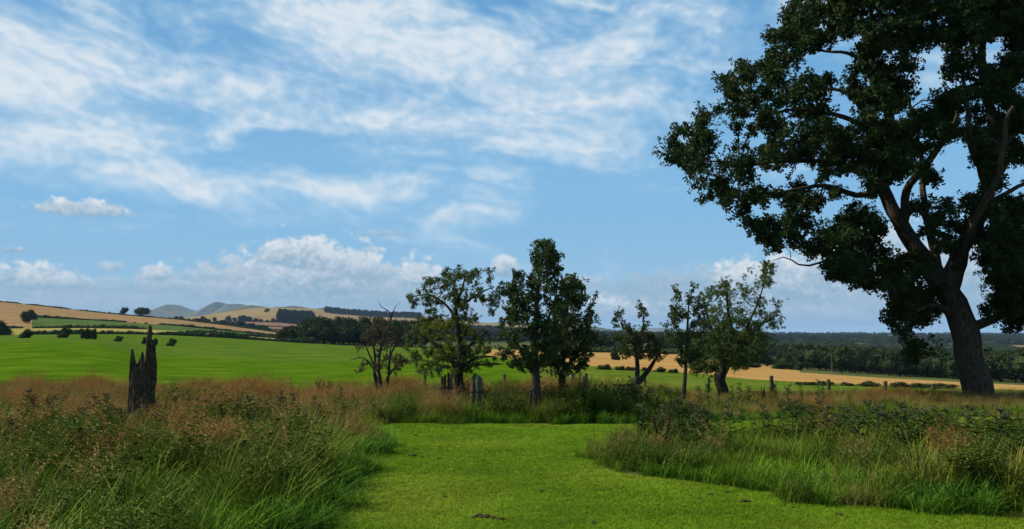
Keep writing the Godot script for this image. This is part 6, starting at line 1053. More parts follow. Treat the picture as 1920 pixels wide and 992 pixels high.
const THISTLES_TEXT_0 = "dark leafy thistle standing in the rough bank around the broken snag"
const THISTLES_TEXT_1 = "thistles on the bank around the snag"
const THISTLES_TEXT_2 = "dark spiny thistle rising from the grass island beside the mown lawn"
const THISTLES_TEXT_3 = "thistles on the grass island"
const THISTLES_TEXT_4 = "small thistle in the rough grass at the foot of the young trees"
const THISTLES_TEXT_5 = "thistles under the young trees"
const THISTLES = [
	[-6.67,-17,0.9,THISTLES_TEXT_0,THISTLES_TEXT_1],
	[-6.82,-18,0.8,THISTLES_TEXT_0,THISTLES_TEXT_1],
	[-5.86,-16.5,0.85,THISTLES_TEXT_0,THISTLES_TEXT_1],
	[-4.58,-15,0.95,THISTLES_TEXT_0,THISTLES_TEXT_1],
	[-4.91,-15.6,0.8,THISTLES_TEXT_0,THISTLES_TEXT_1],
	[-4.79,-19,0.9,THISTLES_TEXT_0,THISTLES_TEXT_1],
	[-3.6,-15,0.65,THISTLES_TEXT_0,THISTLES_TEXT_1],
	[-3.81,-17,0.75,THISTLES_TEXT_0,THISTLES_TEXT_1],
	[-3.19,-16,0.65,THISTLES_TEXT_0,THISTLES_TEXT_1],
	[-2.97,-14,0.5,THISTLES_TEXT_0,THISTLES_TEXT_1],
	[-8.26,-17,0.9,THISTLES_TEXT_0,THISTLES_TEXT_1],
	[-8.08,-15,0.9,THISTLES_TEXT_0,THISTLES_TEXT_1],
	[-5.91,-13,0.9,THISTLES_TEXT_0,THISTLES_TEXT_1],
	[-5.55,-13.5,0.8,THISTLES_TEXT_0,THISTLES_TEXT_1],
	[-11.21,-20,0.9,THISTLES_TEXT_0,THISTLES_TEXT_1],
	[-6.13,-12,0.8,THISTLES_TEXT_0,THISTLES_TEXT_1],
	[-4.21,-12.5,0.7,THISTLES_TEXT_0,THISTLES_TEXT_1],
	[-3.43,-12.5,0.6,THISTLES_TEXT_0,THISTLES_TEXT_1],
	[-4.18,-11,0.7,THISTLES_TEXT_0,THISTLES_TEXT_1],
	[-6.66,-11.5,0.8,THISTLES_TEXT_0,THISTLES_TEXT_1],
	[-5.27,-18,0.8,THISTLES_TEXT_0,THISTLES_TEXT_1],
	[-9.41,-20,0.85,THISTLES_TEXT_0,THISTLES_TEXT_1],
	[-5.56,-21,0.8,THISTLES_TEXT_0,THISTLES_TEXT_1],
	[-3.86,-21,0.7,THISTLES_TEXT_0,THISTLES_TEXT_1],
	[-11.44,-22,0.85,THISTLES_TEXT_0,THISTLES_TEXT_1],
	[-7.33,-21,0.8,THISTLES_TEXT_0,THISTLES_TEXT_1],
	[-6.28,-15.5,0.8,THISTLES_TEXT_0,THISTLES_TEXT_1],
	[-6.74,-18.5,0.8,THISTLES_TEXT_0,THISTLES_TEXT_1],
	[-4.28,-14.3,0.75,THISTLES_TEXT_0,THISTLES_TEXT_1],
	[-5.51,-17,0.85,THISTLES_TEXT_0,THISTLES_TEXT_1],
	[-4.63,-16.5,0.8,THISTLES_TEXT_0,THISTLES_TEXT_1],
	[-6.45,-15,0.8,THISTLES_TEXT_0,THISTLES_TEXT_1],
	[-6.98,-14,0.85,THISTLES_TEXT_0,THISTLES_TEXT_1],
	[-7.01,-15,0.85,THISTLES_TEXT_0,THISTLES_TEXT_1],
	[-7.65,-13.5,0.85,THISTLES_TEXT_0,THISTLES_TEXT_1],
	[-9.8,-18.5,0.85,THISTLES_TEXT_0,THISTLES_TEXT_1],
	[-4.49,-19.5,0.8,THISTLES_TEXT_0,THISTLES_TEXT_1],
	[-5.01,-18.5,0.85,THISTLES_TEXT_0,THISTLES_TEXT_1],
	[-6.27,-19,0.85,THISTLES_TEXT_0,THISTLES_TEXT_1],
	[-3.76,-15.3,0.6,THISTLES_TEXT_0,THISTLES_TEXT_1],
	[-7.74,-17.5,0.75,THISTLES_TEXT_0,THISTLES_TEXT_1],
	[2.32,-15.2,0.85,THISTLES_TEXT_2,THISTLES_TEXT_3],
	[2.55,-15.6,0.7,THISTLES_TEXT_2,THISTLES_TEXT_3],
	[2.82,-14.6,0.95,THISTLES_TEXT_2,THISTLES_TEXT_3],
	[3.02,-14.9,0.9,THISTLES_TEXT_2,THISTLES_TEXT_3],
	[3.01,-14.2,0.8,THISTLES_TEXT_2,THISTLES_TEXT_3],
	[3.41,-15,0.75,THISTLES_TEXT_2,THISTLES_TEXT_3],
	[3.31,-13.8,0.6,THISTLES_TEXT_2,THISTLES_TEXT_3],
	[4.68,-16,0.8,THISTLES_TEXT_2,THISTLES_TEXT_3],
	[4.84,-16.2,0.7,THISTLES_TEXT_2,THISTLES_TEXT_3],
	[4.88,-15,0.9,THISTLES_TEXT_2,THISTLES_TEXT_3],
	[5.18,-15.4,0.8,THISTLES_TEXT_2,THISTLES_TEXT_3],
	[5.86,-16.5,0.85,THISTLES_TEXT_2,THISTLES_TEXT_3],
	[5.23,-14,0.75,THISTLES_TEXT_2,THISTLES_TEXT_3],
	[5.22,-13,0.8,THISTLES_TEXT_2,THISTLES_TEXT_3],
	[5.98,-14.5,0.9,THISTLES_TEXT_2,THISTLES_TEXT_3],
	[5.82,-12.8,1,THISTLES_TEXT_2,THISTLES_TEXT_3],
	[6.02,-13.1,0.9,THISTLES_TEXT_2,THISTLES_TEXT_3],
	[6.46,-13.5,0.8,THISTLES_TEXT_2,THISTLES_TEXT_3],
	[6.86,-13.6,0.85,THISTLES_TEXT_2,THISTLES_TEXT_3],
	[6.74,-13.2,0.75,THISTLES_TEXT_2,THISTLES_TEXT_3],
	[6.64,-12.6,0.95,THISTLES_TEXT_2,THISTLES_TEXT_3],
	[7.24,-12.8,0.9,THISTLES_TEXT_2,THISTLES_TEXT_3],
	[6.77,-11.5,0.85,THISTLES_TEXT_2,THISTLES_TEXT_3],
	[4.37,-16.3,0.7,THISTLES_TEXT_2,THISTLES_TEXT_3],
	[6.03,-15.6,0.8,THISTLES_TEXT_2,THISTLES_TEXT_3],
	[6.49,-15,0.8,THISTLES_TEXT_2,THISTLES_TEXT_3],
	[3.98,-14.2,0.6,THISTLES_TEXT_2,THISTLES_TEXT_3],
	[5.97,-12.2,0.6,THISTLES_TEXT_2,THISTLES_TEXT_3],
	[6.54,-11.8,0.6,THISTLES_TEXT_2,THISTLES_TEXT_3],
	[2.62,-15,0.8,THISTLES_TEXT_2,THISTLES_TEXT_3],
	[2.86,-15.4,0.85,THISTLES_TEXT_2,THISTLES_TEXT_3],
	[3.06,-15.6,0.9,THISTLES_TEXT_2,THISTLES_TEXT_3],
	[3.36,-15.4,0.85,THISTLES_TEXT_2,THISTLES_TEXT_3],
	[3.84,-15.2,0.8,THISTLES_TEXT_2,THISTLES_TEXT_3],
	[3.32,-15.9,0.8,THISTLES_TEXT_2,THISTLES_TEXT_3],
	[4.86,-15.6,0.85,THISTLES_TEXT_2,THISTLES_TEXT_3],
	[5.46,-15.8,0.8,THISTLES_TEXT_2,THISTLES_TEXT_3],
	[5.54,-15.2,0.8,THISTLES_TEXT_2,THISTLES_TEXT_3],
	[5.85,-13.8,0.85,THISTLES_TEXT_2,THISTLES_TEXT_3],
	[6.19,-13.9,0.8,THISTLES_TEXT_2,THISTLES_TEXT_3],
	[6.68,-14.2,0.85,THISTLES_TEXT_2,THISTLES_TEXT_3],
	[7.08,-14.3,0.8,THISTLES_TEXT_2,THISTLES_TEXT_3],
	[7.29,-13.6,0.8,THISTLES_TEXT_2,THISTLES_TEXT_3],
	[7.13,-13,0.85,THISTLES_TEXT_2,THISTLES_TEXT_3],
	[7.78,-13.5,0.85,THISTLES_TEXT_2,THISTLES_TEXT_3],
	[2.45,-14.3,0.7,THISTLES_TEXT_2,THISTLES_TEXT_3],
	[5.65,-14.4,0.8,THISTLES_TEXT_2,THISTLES_TEXT_3],
	[7.15,-27,0.9,THISTLES_TEXT_4,THISTLES_TEXT_5],
	[7.54,-27.5,0.8,THISTLES_TEXT_4,THISTLES_TEXT_5],
	[8.55,-28,0.9,THISTLES_TEXT_4,THISTLES_TEXT_5],
	[9.59,-27,0.95,THISTLES_TEXT_4,THISTLES_TEXT_5],
	[9.97,-27.6,0.85,THISTLES_TEXT_4,THISTLES_TEXT_5],
	[6,-27.5,0.8,THISTLES_TEXT_4,THISTLES_TEXT_5],
	[6.37,-28,0.9,THISTLES_TEXT_4,THISTLES_TEXT_5],
	[6.8,-26.5,0.8,THISTLES_TEXT_4,THISTLES_TEXT_5],
	[4.78,-26,0.7,THISTLES_TEXT_4,THISTLES_TEXT_5],
	[2.54,-25.5,0.7,THISTLES_TEXT_4,THISTLES_TEXT_5],
	[4.21,-25,0.6,THISTLES_TEXT_4,THISTLES_TEXT_5],
	[-4.98,-25,0.8,THISTLES_TEXT_4,THISTLES_TEXT_5],
	[-3.08,-26,0.6,THISTLES_TEXT_4,THISTLES_TEXT_5],
	[-0.47,-25,0.6,THISTLES_TEXT_4,THISTLES_TEXT_5],
	[8.82,-27.5,0.8,THISTLES_TEXT_4,THISTLES_TEXT_5],
	[9.42,-28,0.8,THISTLES_TEXT_4,THISTLES_TEXT_5]
]
const DOCKS_TEXT_0 = "rusty dock spike standing above the dry grass behind the bank"
const DOCKS_TEXT_1 = "dock spikes above the dry grass"
const DOCKS_TEXT_2 = "brown dead dock stem among the thistles of the grass island"
const DOCKS_TEXT_3 = "dead dock stems on the island"
const DOCKS_TEXT_4 = "rusty dead dock stem among the grasses of the bank around the snag"
const DOCKS_TEXT_5 = "dead dock stems around the snag"
const DOCKS = [
	[-6.52,-29,1.05,DOCKS_TEXT_0,DOCKS_TEXT_1],
	[-6.16,-28,1,DOCKS_TEXT_0,DOCKS_TEXT_1],
	[-6.25,-29.5,0.95,DOCKS_TEXT_0,DOCKS_TEXT_1],
	[-7.06,-30,0.8,DOCKS_TEXT_0,DOCKS_TEXT_1],
	[6.48,-27,0.9,DOCKS_TEXT_0,DOCKS_TEXT_1],
	[2.44,-14.6,0.8,DOCKS_TEXT_2,DOCKS_TEXT_3],
	[2.6,-14.4,0.8,DOCKS_TEXT_2,DOCKS_TEXT_3],
	[6.43,-14.5,0.9,DOCKS_TEXT_2,DOCKS_TEXT_3],
	[-7.5,-14,0.8,DOCKS_TEXT_4,DOCKS_TEXT_5],
	[-8.07,-16,0.85,DOCKS_TEXT_4,DOCKS_TEXT_5],
	[-6.73,-15,0.8,DOCKS_TEXT_4,DOCKS_TEXT_5],
	[-5.6,-14.5,0.8,DOCKS_TEXT_4,DOCKS_TEXT_5],
	[-5.21,-15.5,0.85,DOCKS_TEXT_4,DOCKS_TEXT_5],
	[-4.01,-14,0.7,DOCKS_TEXT_4,DOCKS_TEXT_5],
	[-9.98,-18,0.9,DOCKS_TEXT_4,DOCKS_TEXT_5],
	[-7.81,-19,0.9,DOCKS_TEXT_4,DOCKS_TEXT_5],
	[-6.35,-20,0.9,DOCKS_TEXT_4,DOCKS_TEXT_5],
	[-4.24,-17,0.8,DOCKS_TEXT_4,DOCKS_TEXT_5],
	[-6,-12.5,0.75,DOCKS_TEXT_4,DOCKS_TEXT_5],
	[-4.7,-13,0.7,DOCKS_TEXT_4,DOCKS_TEXT_5]
]


func set_plants() -> void:
	mats.thistle_leaf = plain(Color(0.052, 0.092, 0.022), 0.8, 0.1)
	mats.thistle_leaf.cull_mode = BaseMaterial3D.CULL_DISABLED
	mats.thistle_stem = plain(Color(0.05, 0.06, 0.03), 0.8)
	mats.thistle_head = plain(Color(0.13, 0.10, 0.085), 0.9)
	mats.dock_seed = plain(Color(0.085, 0.036, 0.018), 0.9)
	mats.dock_stem = plain(Color(0.11, 0.055, 0.03), 0.9)
	var kinds := [thistle(81, 0.95, 0.20), thistle(82, 0.8, 0.23), thistle(83, 0.65, 0.2), thistle(84, 0.9, 0.17)]
	var heights := [0.95, 0.8, 0.65, 0.9]
	var n := 0
	for p in THISTLES:
		var k := n % 4
		n += 1
		var o := thing("thistle", Vector3(p[0], -0.03 * -p[1], p[1]), p[3], "thistle", p[4])
		o.position.y = 0.03 * p[1]
		o.rotation.y = n * 2.4
		o.scale = Vector3.ONE * (p[2] / heights[k])
		obj("stem", kinds[k][0], mats.thistle_stem, o)
		obj("leaves", kinds[k][1], mats.thistle_leaf, o)
		obj("flower_heads", kinds[k][2], mats.thistle_head, o).set_meta("kind", "stuff")
	var docks := [dock(91, 1.0), dock(92, 0.9)]
	n = 0
	for p in DOCKS:
		var o := thing("dock_plant", Vector3(p[0], 0.03 * p[1], p[1]), p[3], "dock", p[4])
		o.rotation.y = n * 1.9
		o.scale = Vector3.ONE * p[2]
		obj("stem", docks[n % 2][0], mats.dock_stem, o)
		obj("seed_spikes", docks[n % 2][1], mats.dock_seed, o)
		n += 1
# ---------------------------------------------------------------- far trees, hedges and bushes
func blob(f: Faces, at: Vector3, size: Vector3, lumps: FastNoiseLite, col: Color, n := 7, rings := 5) -> void:
	# a lumpy mass of foliage
	var pts := []
	for j in rings + 1:
		var line := []
		var e := PI * (float(j) / rings - 0.5)
		for i in n + 1:
			var a := TAU * (i % n) / n
			var d := Vector3(cos(e) * cos(a), sin(e), cos(e) * sin(a))
			var k := 1.0 + 0.45 * lumps.get_noise_3dv((at + d * size) * 1.0)
			line.append(at + d * size * k)
		pts.append(line)
	for j in rings:
		for i in n:
			if j:
				f.tri(pts[j][i], pts[j][i + 1], pts[j + 1][i], col)
			if j < rings - 1:
				f.tri(pts[j][i + 1], pts[j + 1][i + 1], pts[j + 1][i], col)


func crown_shape(seed_: int, wide: float, low: float, high: float, lobes: int, leaf_size: float, leaves: int, pointed := 0.0) -> ArrayMesh:
	# rounded clumps with leafy, broken outlines between heights LOW and HIGH
	var r := RandomNumberGenerator.new()
	r.seed = seed_
	var lumps := noise(0.35, 3, seed_)
	var f := Faces.new()
	for i in lobes:
		var t := (i + 0.5) / lobes
		var reach := wide * 0.5 * (1.0 - pointed * t) * sin(PI * lerpf(0.22, 0.85, t))
		var size := lerpf(0.30, 0.20, t) * wide * r.randf_range(0.75, 1.2) * (1.0 - 0.5 * pointed * t)
		var c := level(r) * reach * sqrt(r.randf_range(0.1, 1.0)) + Vector3.UP * lerpf(low + size * 0.7, high - size * 0.8, t)
		var tone := r.randf_range(0.75, 1.2)
		blob(f, c, Vector3(size, size * 0.82, size) * 0.86, lumps, Color(tone, tone, tone))
		for k in leaves:
			var d := any_way(r)
			var p := c + d * size * Vector3(1, 0.82, 1) * r.randf_range(0.85, 1.3)
			var u := any_way(r)
			var q := tone * r.randf_range(0.7, 1.35)
			leaf(f, p, u, d, leaf_size * r.randf_range(0.6, 1.4), leaf_size * 0.8, Color(q, q, q * 0.9))
	return f.mesh()


func trunk_shape(tall: float, radius: float, seed_: int) -> ArrayMesh:
	var r := RandomNumberGenerator.new()
	r.seed = seed_
	var f := Faces.new()
	tube(f, [Vector3(0, -0.6, 0), Vector3(0.05, tall * 0.3, 0), Vector3(r.randf_range(-0.3, 0.3), tall, 0)], [radius * 1.4, radius, radius * 0.5], 7)
	for i in 3:
		var d := level(r)
		tube(f, [Vector3(0, tall * 0.5, 0), Vector3(0, tall * 0.6, 0) + d * tall * 0.2, Vector3(0, tall * 0.95, 0) + d * tall * 0.45], [radius * 0.5, radius * 0.4, radius * 0.2], 5)
	return f.mesh()


const FAR_TEXTS = [
	"small dark thorn bush standing alone on the upper pasture below the hedge",
	"thorns on the upper pasture",
	"grey-green bushy tree on the corner between two stubble fields",
	"",
	"dark bushy tree at the end of the pasture hedge",
	"small round tree on the skyline hedge beside a larger tree",
	"broad dark tree breaking the skyline hedge beside a smaller one",
	"small round tree in a line across the far stubble slope",
	"trees across the far slope",
	"lone tree in the middle of the far stubble field",
	"narrow-crowned dark tree of the wood at the far edge of the bright pasture",
	"trees of the wood beyond the pasture",
	"wide-crowned dark tree of the wood at the far edge of the bright pasture",
	"round-crowned dark tree of the wood at the far edge of the bright pasture",
	"wide-crowned dark tree at the front of the valley wood below the barley field",
	"trees at the front of the valley wood",
	"narrow-crowned dark tree at the front of the valley wood below the barley field",
	"round-crowned dark tree at the front of the valley wood below the barley field",
	"low dark bush along the far edge of the barley field",
	"bushes along the barley edge",
	"single round thorn bush on the near edge of the barley",
	"clipped thorn shrub left from an old hedge across the meadow",
	"old hedge shrubs across the meadow",
	"low dark bramble clump between the fence and the barley",
	"bramble clumps behind the fence",
	"small hedgerow tree in the green field beyond the barley",
	"hedgerow trees beyond the barley"
]
const FAR_TREES = [
	["pasture_thorn",-107.95,-190,2.23,2.43,"bush","wood_olive",0,1],
	["pasture_thorn",-99.31,-190,2.68,2.22,"bush","wood_olive",0,1],
	["pasture_thorn",-94.69,-190,2.53,1.52,"bush","wood_olive",0,1],
	["pasture_thorn",-93.03,-190,2.53,1.41,"bush","wood_olive",0,1],
	["pasture_thorn",-87.35,-190,1.34,1.62,"bush","wood_olive",0,1],
	["pasture_thorn",-81.2,-190,1.93,1.41,"bush","wood_olive",0,1],
	["pasture_thorn",-79.3,-190,1.63,1.21,"bush","wood_olive",0,1],
	["pasture_thorn",-75.52,-190,1.78,1.72,"bush","wood_olive",0,1],
	["field_bush",-271.52,-480,8.11,6.91,"oval","wood_olive",2,3],
	["field_tree",-185.01,-310,5.43,5.82,"bush","wood",4,3],
	["hill_tree",-406.46,-895,8.4,6.72,"round","wood",5,3],
	["hill_tree",-388.62,-895,10.64,10.64,"broad","wood",6,3],
	["slope_tree",-664.34,-1720,11.84,10.76,"round","wood",7,8],
	["slope_tree",-651.48,-1720,9.47,9.69,"oval","wood",7,8],
	["slope_tree",-623.62,-1720,13.02,12.92,"round","wood",7,8],
	["slope_tree",-598.98,-1720,10.66,8.61,"oval","wood",7,8],
	["slope_tree",-570.04,-1720,13.02,11.84,"round","wood",7,8],
	["slope_tree",-559.33,-1720,9.47,8.61,"round","wood",7,8],
	["slope_tree",-544.33,-1720,14.21,12.92,"oval","wood",7,8],
	["slope_tree",-537.9,-1720,13.02,12.92,"round","wood",7,8],
	["slope_tree",-529.33,-1720,11.84,12.92,"oval","wood",7,8],
	["slope_tree",-516.47,-1720,8.29,9.69,"round","wood",7,8],
	["slope_tree",-505.75,-1720,7.1,8.61,"round","wood",7,8],
	["slope_tree",-640.76,-1720,8.29,7.53,"round","wood",7,8],
	["slope_tree",-480.04,-1720,9.47,9.69,"round","wood",7,8],
	["slope_tree",-492.9,-1720,5.92,7.53,"oval","wood",7,8],
	["slope_tree",-689.26,-2400,12.02,13.52,"round","wood",9,3],
	["wood_tree",-94.2,-349.93,4.78,4.75,"oval","wood_olive",10,11],
	["wood_tree",-94.5,-359.67,6.33,5.73,"oval","wood_olive",10,11],
	["wood_tree",-94.6,-365.85,5.2,5.12,"oval","wood",10,11],
	["wood_tree",-101.18,-399.54,7.82,7.85,"broad","wood",12,11],
	["wood_tree",-89.48,-365.75,8.12,6.99,"oval","wood_olive",10,11],
	["wood_tree",-91.87,-383.02,10.01,8.12,"oval","wood",10,11],
	["wood_tree",-92.26,-394.58,9.4,8.13,"broad","wood_olive",12,11],
	["wood_tree",-78.91,-348.54,11.21,11.56,"broad","wood_olive",12,11],
	["wood_tree",-78.53,-355.66,11.53,11.48,"oval","wood_olive",10,11],
	["wood_tree",-82.99,-385.09,10.5,9.02,"broad","wood",12,11],
	["wood_tree",-76.54,-364.62,9.97,8.95,"round","wood_olive",13,11],
	["wood_tree",-80.58,-387.04,11.92,11.93,"broad","wood",12,11],
	["wood_tree",-76.09,-383.62,12.45,9.6,"round","wood_olive",13,11],
	["wood_tree",-73.23,-372.7,10.03,10.49,"oval","wood",10,11],
	["wood_tree",-70.83,-374.08,9.75,9.74,"broad","wood",12,11],
	["wood_tree",-72.52,-394.68,11.95,9.95,"oval","wood_olive",10,11],
	["wood_tree",-64.08,-357.1,9.54,7.95,"oval","wood_olive",10,11],
	["wood_tree",-63.21,-363.88,10.98,9.04,"oval","wood",10,11],
	["wood_tree",-60.45,-365.73,12.62,12.46,"round","wood_olive",13,11],
	["wood_tree",-57.4,-354.64,10.08,8.32,"oval","wood_olive",10,11],
	["wood_tree",-58.51,-381.47,10.21,10.2,"broad","wood",12,11],
	["wood_tree",-58.51,-387.16,9.55,9.4,"oval","wood",10,11],
	["wood_tree",-56.24,-387.04,10.1,7.83,"oval","wood",10,11],
	["wood_tree",-51.75,-368.96,10.94,11.46,"broad","wood",12,11],
	["wood_tree",-49.42,-369.53,11.56,8.75,"round","wood",13,11],
	["wood_tree",-46.82,-360.88,9.8,8.13,"broad","wood",12,11],
	["wood_tree",-42.8,-350.86,10.76,9.55,"oval","wood_olive",10,11],
	["wood_tree",-45.36,-389.42,11.98,12.31,"oval","wood",10,11],
	["wood_tree",-45.1,-398.9,9.56,8.91,"round","wood_olive",13,11],
	["wood_tree",-37.34,-352.72,11.51,9.74,"round","wood",13,11],
	["wood_tree",-79.24,-340.97,10.38,10.46,"round","wood_olive",13,11],
	["wood_tree",-80.05,-349.21,7.74,8.11,"oval","wood",10,11],
	["wood_tree",-73.17,-335.56,10.38,10.04,"round","wood_olive",13,11],
	["wood_tree",-74.51,-351.84,9.03,7.37,"oval","wood_olive",10,11],
	["wood_tree",-73.04,-351.49,8.55,8.89,"oval","wood",10,11],
	["wood_tree",-69.55,-345.29,8.74,8.92,"broad","wood_olive",12,11],
	["wood_tree",-65.04,-337.63,7.43,6.35,"broad","wood",12,11],
	["wood_tree",-63.48,-342.7,7.44,6.15,"round","wood",13,11],
	["wood_tree",-62.21,-347.33,9.5,8.36,"round","wood",13,11],
	["wood_tree",-58.8,-341.69,8.26,7.52,"round","wood",13,11],
	["wood_tree",-56.32,-338.36,8.56,8.8,"oval","wood",10,11],
	["wood_tree",-55.64,-347.33,9.48,7.68,"broad","wood",12,11],
	["wood_tree",-50.58,-335.38,8.27,7.59,"round","wood_olive",13,11],
	["wood_tree",-48.76,-336.59,10.39,10.36,"round","wood_olive",13,11],
	["wood_tree",-46.86,-343.54,9.47,8.03,"broad","wood",12,11],
	["wood_tree",-44.84,-338.9,8.84,7.96,"broad","wood",12,11],
	["wood_tree",-42.47,-346,7.02,6.78,"broad","wood",12,11],
	["wood_tree",-40.85,-350.45,9.6,9.88,"round","wood",13,11],
	["wood_tree",-38.03,-351.69,7.78,6.6,"round","wood",13,11],
	["wood_tree",-35.96,-344.3,10.42,8.34,"round","wood",13,11],
	["valley_tree",94.59,-348.56,4.96,4.47,"broad","wood_olive",14,15],
	["valley_tree",97.7,-346.37,5.81,5.79,"broad","wood",14,15],
	["valley_tree",87.2,-301.73,5.61,4.86,"broad","wood_olive",14,15],
	["valley_tree",91.8,-308.41,3.82,3.72,"oval","wood",16,15],
	["valley_tree",104.5,-343.51,4.22,4.22,"round","wood_olive",17,15],
	["valley_tree",104.02,-332.18,5.12,4.62,"round","wood",17,15],
	["valley_tree",93.44,-295.62,5.86,5.46,"oval","wood",16,15],
	["valley_tree",90.1,-275.37,5.22,5.69,"round","wood_olive",17,15],
	["valley_tree",91.33,-273.12,5.91,5.9,"oval","wood",16,15],
	["valley_tree",93.04,-270.23,6,6.87,"round","wood",17,15],
	["valley_tree",107.87,-308.35,7.25,7.45,"oval","wood_olive",16,15],
	["valley_tree",100.66,-280.81,7.67,7.06,"broad","wood_olive",14,15],
	["valley_tree",96.16,-263.17,8.6,7,"broad","wood",14,15],
	["valley_tree",104.64,-279.83,8.28,6.72,"round","wood",17,15],
	["valley_tree",100.56,-265.44,7.67,6.94,"round","wood",17,15],
	["valley_tree",88.35,-229.6,7.54,7.58,"oval","wood_olive",16,15],
	["valley_tree",98.06,-249.25,7.41,7.09,"oval","wood",16,15],
	["valley_tree",117.17,-293.93,7.54,7.55,"round","wood",17,15],
	["valley_tree",113.42,-279.19,8.33,8.04,"oval","wood_olive",16,15],
	["valley_tree",109.15,-263.45,8.07,7.88,"round","wood",17,15],
	["valley_tree",118.99,-282.6,8.66,7.37,"round","wood_olive",17,15],
	["valley_tree",123.63,-287.81,6.69,5.39,"round","wood_olive",17,15],
	["valley_tree",104.14,-236.72,7.1,7.51,"round","wood",17,15],
	["valley_tree",107.76,-242.86,7.09,7.69,"round","wood_olive",17,15],
	["valley_tree",102.39,-226.35,6.82,7.53,"round","wood",17,15],
	["valley_tree",117.36,-255.98,7.69,8.35,"broad","wood_olive",14,15],
	["valley_tree",116.75,-247.88,6.52,6.71,"round","wood",17,15],
	["valley_tree",135.45,-283.82,7.53,6.69,"round","wood",17,15],
	["valley_tree",138.79,-286.5,7,6.37,"oval","wood",16,15],
	["valley_tree",118.97,-243.19,8.43,7.65,"oval","wood_olive",16,15],
	["valley_tree",120.97,-242.42,6.73,7.02,"broad","wood",14,15],
	["valley_tree",136.15,-270.18,8.29,7.09,"oval","wood_olive",16,15],
	["valley_tree",141.19,-275.92,7.52,8.19,"broad","wood",14,15],
	["valley_tree",143.15,-274.25,9.04,9.19,"oval","wood",16,15],
	["valley_tree",113.98,-216.62,7.82,7.92,"oval","wood",16,15],
	["valley_tree",146.79,-273.81,7.49,7.56,"broad","wood",14,15],
	["valley_tree",117.31,-216.35,8.71,8.32,"round","wood",17,15],
	["valley_tree",122.22,-222.84,8.08,9.07,"round","wood_olive",17,15],
	["valley_tree",126.21,-226.47,6.41,7.05,"broad","wood",14,15],
	["valley_tree",131.52,-231.59,6.04,5.99,"oval","wood",16,15],
	["valley_tree",116.52,-204.37,8.47,8.26,"broad","wood_olive",14,15],
	["valley_tree",151.57,-260.48,6.36,5.34,"round","wood_olive",17,15],
	["valley_tree",139.37,-237.55,6.69,7.51,"broad","wood",14,15],
	["valley_tree",133.97,-225.33,7.1,7.18,"oval","wood_olive",16,15],
	["valley_tree",131.29,-217.18,9.3,8.99,"round","wood_olive",17,15],
	["valley_tree",131.38,-215.01,8.82,9.47,"broad","wood",14,15],
	["valley_tree",143.42,-232.05,7.4,7.28,"oval","wood",16,15],
	["valley_tree",128.41,-206,9.23,9.99,"broad","wood",14,15],
	["valley_tree",156.52,-246.29,7.98,8.13,"oval","wood_olive",16,15],
	["valley_tree",139.16,-217.18,8.62,7.96,"oval","wood",16,15],
	["valley_tree",153.9,-237.13,6.96,6.92,"round","wood",17,15],
	["valley_tree",149.97,-227.84,7,6.77,"round","wood",17,15],
	["barley_bush",63.76,-230,1.3,5.76,"bush","wood",18,19],
	["barley_bush",75.06,-240,2.25,3.9,"bush","wood",18,19],
	["barley_bush",79.37,-245,1.99,3.07,"bush","wood",18,19],
	["barley_bush",80.29,-240,2.55,2.7,"bush","wood",18,19],
	["barley_thorn",18.04,-150,1.6,1.41,"bush","wood",20,3],
	["hedge_shrub",-6.78,-85,0.64,1.38,"bush","wood_olive",21,22],
	["hedge_shrub",-5.19,-85,0.59,1.28,"bush","wood_olive",21,22],
	["hedge_shrub",-3.44,-85,0.64,1.38,"bush","wood_olive",21,22],
	["hedge_shrub",-1.59,-85,0.53,1.17,"bush","wood_olive",21,22],
	["hedge_shrub",0.79,-85,0.64,1.38,"bush","wood_olive",21,22],
	["hedge_shrub",2.65,-85,0.53,1.06,"bush","wood_olive",21,22],
	["hedge_shrub",9.16,-85,0.74,1.28,"bush","wood_olive",21,22],
	["hedge_shrub",10.75,-85,0.64,0.96,"bush","wood_olive",21,22],
	["hedge_shrub",11.76,-85,0.59,1.06,"bush","wood_olive",21,22],
	["hedge_shrub",13.24,-85,0.59,0.96,"bush","wood_olive",21,22],
	["hedge_shrub",14.61,-85,0.69,1.06,"bush","wood_olive",21,22],
	["hedge_shrub",15.99,-85,0.59,0.96,"bush","wood_olive",21,22],
	["bramble_clump",20.86,-60,0.42,0.98,"bush","wood_olive",23,24],
	["bramble_clump",21.87,-60,0.47,1.13,"bush","wood_olive",23,24],
	["bramble_clump",23.25,-60,0.42,0.9,"bush","wood_olive",23,24],
	["bramble_clump",24.74,-60,0.53,1.5,"bush","wood_olive",23,24],
	["bramble_clump",27.29,-60,0.53,1.35,"bush","wood_olive",23,24],
	["bramble_clump",28.59,-60,0.47,1.5,"bush","wood_olive",23,24],
	["bramble_clump",30.09,-60,0.47,1.65,"bush","wood_olive",23,24],
	["bramble_clump",20.18,-60,0.37,0.83,"bush","wood_olive",23,24],
	["hedgerow_tree",37.94,-420,5,5.5,"round","wood",25,26],
	["hedgerow_tree",44.2,-430,7,7.7,"round","wood",25,26],
	["hedgerow_tree",49.34,-440,6,6.6,"round","wood",25,26],
	["hedgerow_tree",76.35,-430,6,6.6,"round","wood",25,26],
	["hedgerow_tree",75.94,-460,5,5.5,"round","wood",25,26],
	["hedgerow_tree",82.78,-440,7,7.7,"round","wood",25,26],
	["hedgerow_tree",32.71,-420,6,6.6,"round","wood",25,26]
]
